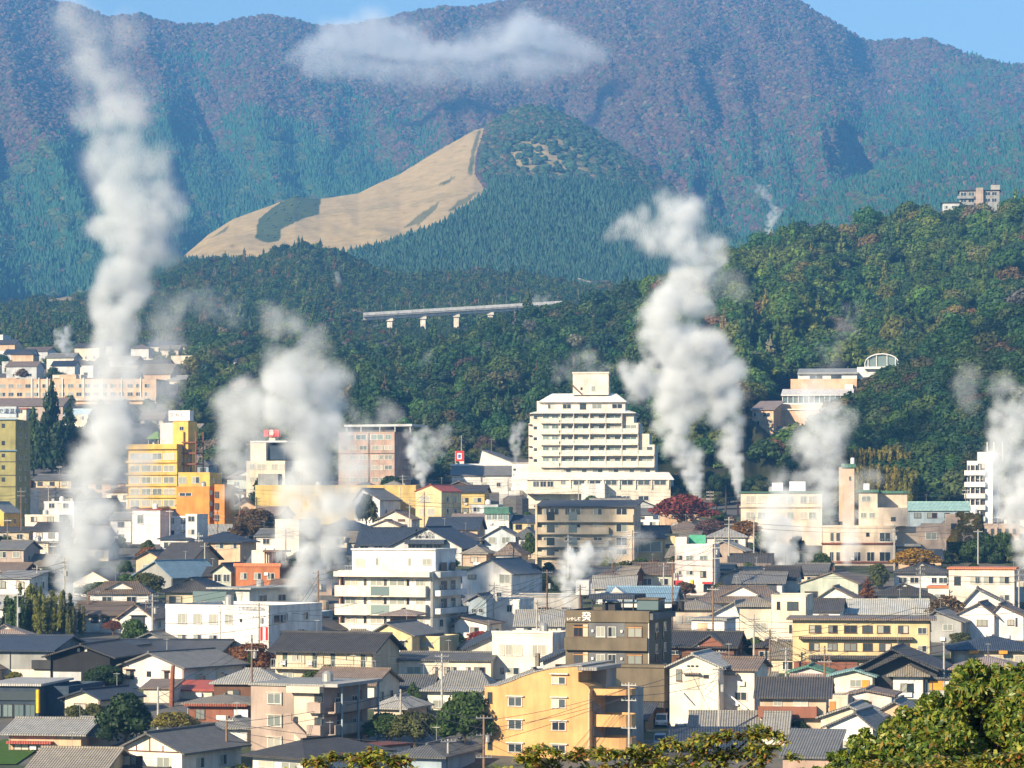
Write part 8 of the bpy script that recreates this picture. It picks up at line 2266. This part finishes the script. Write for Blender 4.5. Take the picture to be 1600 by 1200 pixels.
plume('steam_plume', 'small steam plume beside the rosy-brown hotel', [[(660, 757, 4, .25), (656, 728, 14, .2), (650, 695, 18, .12), (646, 676, 12, .05)], [(668, 720, 12, .06), (682, 690, 16, .05), (690, 668, 16, .02)]], 800, 3)
plume('steam_plume', 'great double steam column rising beside the cream-white hotel',
      [[(1086, 778, 5, .3), (1080, 742, 12, .25), (1068, 705, 20, .2), (1062, 665, 30, .17), (1060, 620, 40, .15), (1068, 560, 48, .14), (1062, 500, 44, .12), (1078, 440, 36, .11), (1090, 385, 40, .10), (1064, 340, 36, .07), (1035, 305, 20, .03)],
       [(1092, 775, 4, .3), (1088, 735, 9, .25), (1082, 710, 14, .2)],
       [(1154, 778, 3, .35), (1151, 735, 8, .3), (1142, 695, 16, .2), (1132, 650, 28, .16), (1115, 600, 34, .13), (1095, 550, 40, .12)],
       [(980, 580, 14, .1), (1005, 590, 26, .13), (1035, 610, 32, .14)], [(960, 365, 12, .04), (995, 350, 26, .07), (1040, 365, 40, .09)], [(1130, 440, 24, .015), (1160, 460, 20, .01)]], 770, 4)
plume('steam_plume', 'steam column rising from the lane before the tan hotel tower',
      [[(1231, 922, 5, .3), (1228, 892, 15, .26), (1220, 850, 26, .22), (1214, 810, 26, .13), (1222, 780, 30, .08), (1235, 750, 26, .04)],
       [(1256, 880, 6, .1), (1270, 850, 12, .1), (1290, 800, 18, .1), (1292, 760, 26, .1), (1284, 705, 34, .1), (1278, 660, 34, .09), (1268, 622, 26, .05), (1290, 590, 16, .02), (1302, 548, 20, .02)],
       [(1326, 878, 7, .16), (1330, 845, 14, .13), (1328, 800, 12, .07), (1345, 760, 18, .04), (1370, 740, 16, .03)]], 600, 5)
plume('steam_plume', 'steam column at the edge of the wooded knoll', [[(1616, 905, 10, .15), (1598, 850, 18, .15), (1582, 790, 26, .15), (1576, 725, 34, .14), (1582, 670, 36, .1), (1578, 625, 26, .05), (1560, 590, 18, .02)], [(1620, 780, 40, .12), (1625, 700, 40, .1), (1615, 640, 30, .05)], [(1520, 640, 14, .015), (1508, 600, 22, .02), (1520, 575, 18, .012)]], 600, 6)
plume('steam_plume', 'low curling steam drifting over the pale shed toward the yellow tiled house', [[(890, 948, 4, .3), (886, 922, 11, .3), (888, 893, 21, .26), (905, 880, 24, .22), (930, 873, 12, .1), (945, 868, 12, .1), (962, 850, 17, .1), (985, 842, 14, .07), (1020, 838, 10, .03)]], 470, 7, voxel=0.28)
plume('steam_plume', 'thin white steam wisp in the mountain valley', [[(1206, 384, 5, .06), (1202, 362, 7, .06), (1206, 345, 8, .06), (1212, 330, 7, .05), (1204, 316, 5, .04), (1190, 300, 8, .03), (1184, 290, 6, .015)]], 2050, 8)
plume('steam_plume', 'faint steam haze above the valley wisp', [[(1196, 250, 8, .004), (1205, 235, 9, .006), (1195, 225, 6, .003)]], 2300, 18)
plume('steam_plume', 'small white puff beyond the school', [[(112, 552, 5, .12), (102, 540, 10, .12), (96, 526, 13, .12), (104, 518, 8, .05)]], 1150, 9)
plume('steam_plume', 'tiny white jet above the foothill woods', [[(530, 446, 5, .07), (528, 436, 5, .07), (526, 425, 4, .04)]], 2000, 10)
plume('steam_plume', 'faint steam patch over the ridge woods behind the hotel penthouse', [[(880, 580, 16, .02), (905, 570, 22, .025), (935, 566, 18, .02), (945, 580, 10, .012)]], 880, 11)
plume('steam_plume', 'low steam at the end of the highway bridge', [[(835, 474, 7, .03), (846, 466, 9, .035), (856, 468, 6, .02)]], 1400, 12)
plume('steam_plume', 'thin steam veil over the knoll trees', [[(1310, 530, 10, .012), (1322, 500, 18, .014), (1335, 480, 14, .008)], [(1530, 560, 16, .01), (1510, 590, 20, .012)]], 940, 13)
plume('steam_plume', 'pale steam veil hanging over the woods beyond the steam column', [[(360, 500, 18, .012), (345, 470, 24, .01), (280, 470, 18, .008)], [(660, 570, 14, .012), (668, 555, 14, .012)]], 1180, 14)
plume('steam_plume', 'little jet of steam before the palm and hotel wing', [[(805, 722, 4, .15), (806, 690, 9, .12), (812, 660, 12, .05)]], 860, 15)
plume('hill_cloud', 'soft flat white cloud bank clinging to the mountain ridge',
      [[(455, 92, 14, .010), (520, 74, 36, .022), (580, 66, 44, .026), (640, 78, 42, .026), (700, 92, 34, .022), (760, 80, 38, .024), (830, 62, 42, .026), (885, 76, 34, .02), (945, 92, 14, .010)], [(490, 100, 24, .016), (600, 104, 30, .016), (700, 110, 30, .016), (800, 104, 30, .016), (905, 102, 22, .012)]], 4900, 16, cat='cloud', group=None, soft=1.3, namp=0.5, nscale=1 / 60.0, smooth=True)
def haze():
    m = bpy.data.materials.new('haze_air')
    m.use_nodes = True
    nt = m.node_tree
    nt.nodes.clear()
    out = nd(nt, 'ShaderNodeOutputMaterial')
    v = nd(nt, 'ShaderNodeVolumePrincipled')
    v.inputs['Color'].default_value = (0.15, 0.47, 0.98, 1)
    v.inputs['Density'].default_value = 0.000125
    v.inputs['Anisotropy'].default_value = 0.0
    nt.links.new(v.outputs[0], out.inputs['Volume'])
    bm = bmesh.new()
    bmesh.ops.create_cube(bm, size=1.0)
    for vv in bm.verts:
        vv.co = Vector((vv.co.x * 18400, (vv.co.y + 0.5) * 8700 - 450, (vv.co.z + 0.5) * 1320 - 70))
    me = bpy.data.meshes.new('haze')
    bm.to_mesh(me); bm.free()
    me.materials.append(m)
    o = bpy.data.objects.new('haze', me)
    COL.objects.link(o)
    tag(o, 'pale blue haze lying between the town and the mountains', 'haze', kind='stuff')
haze()
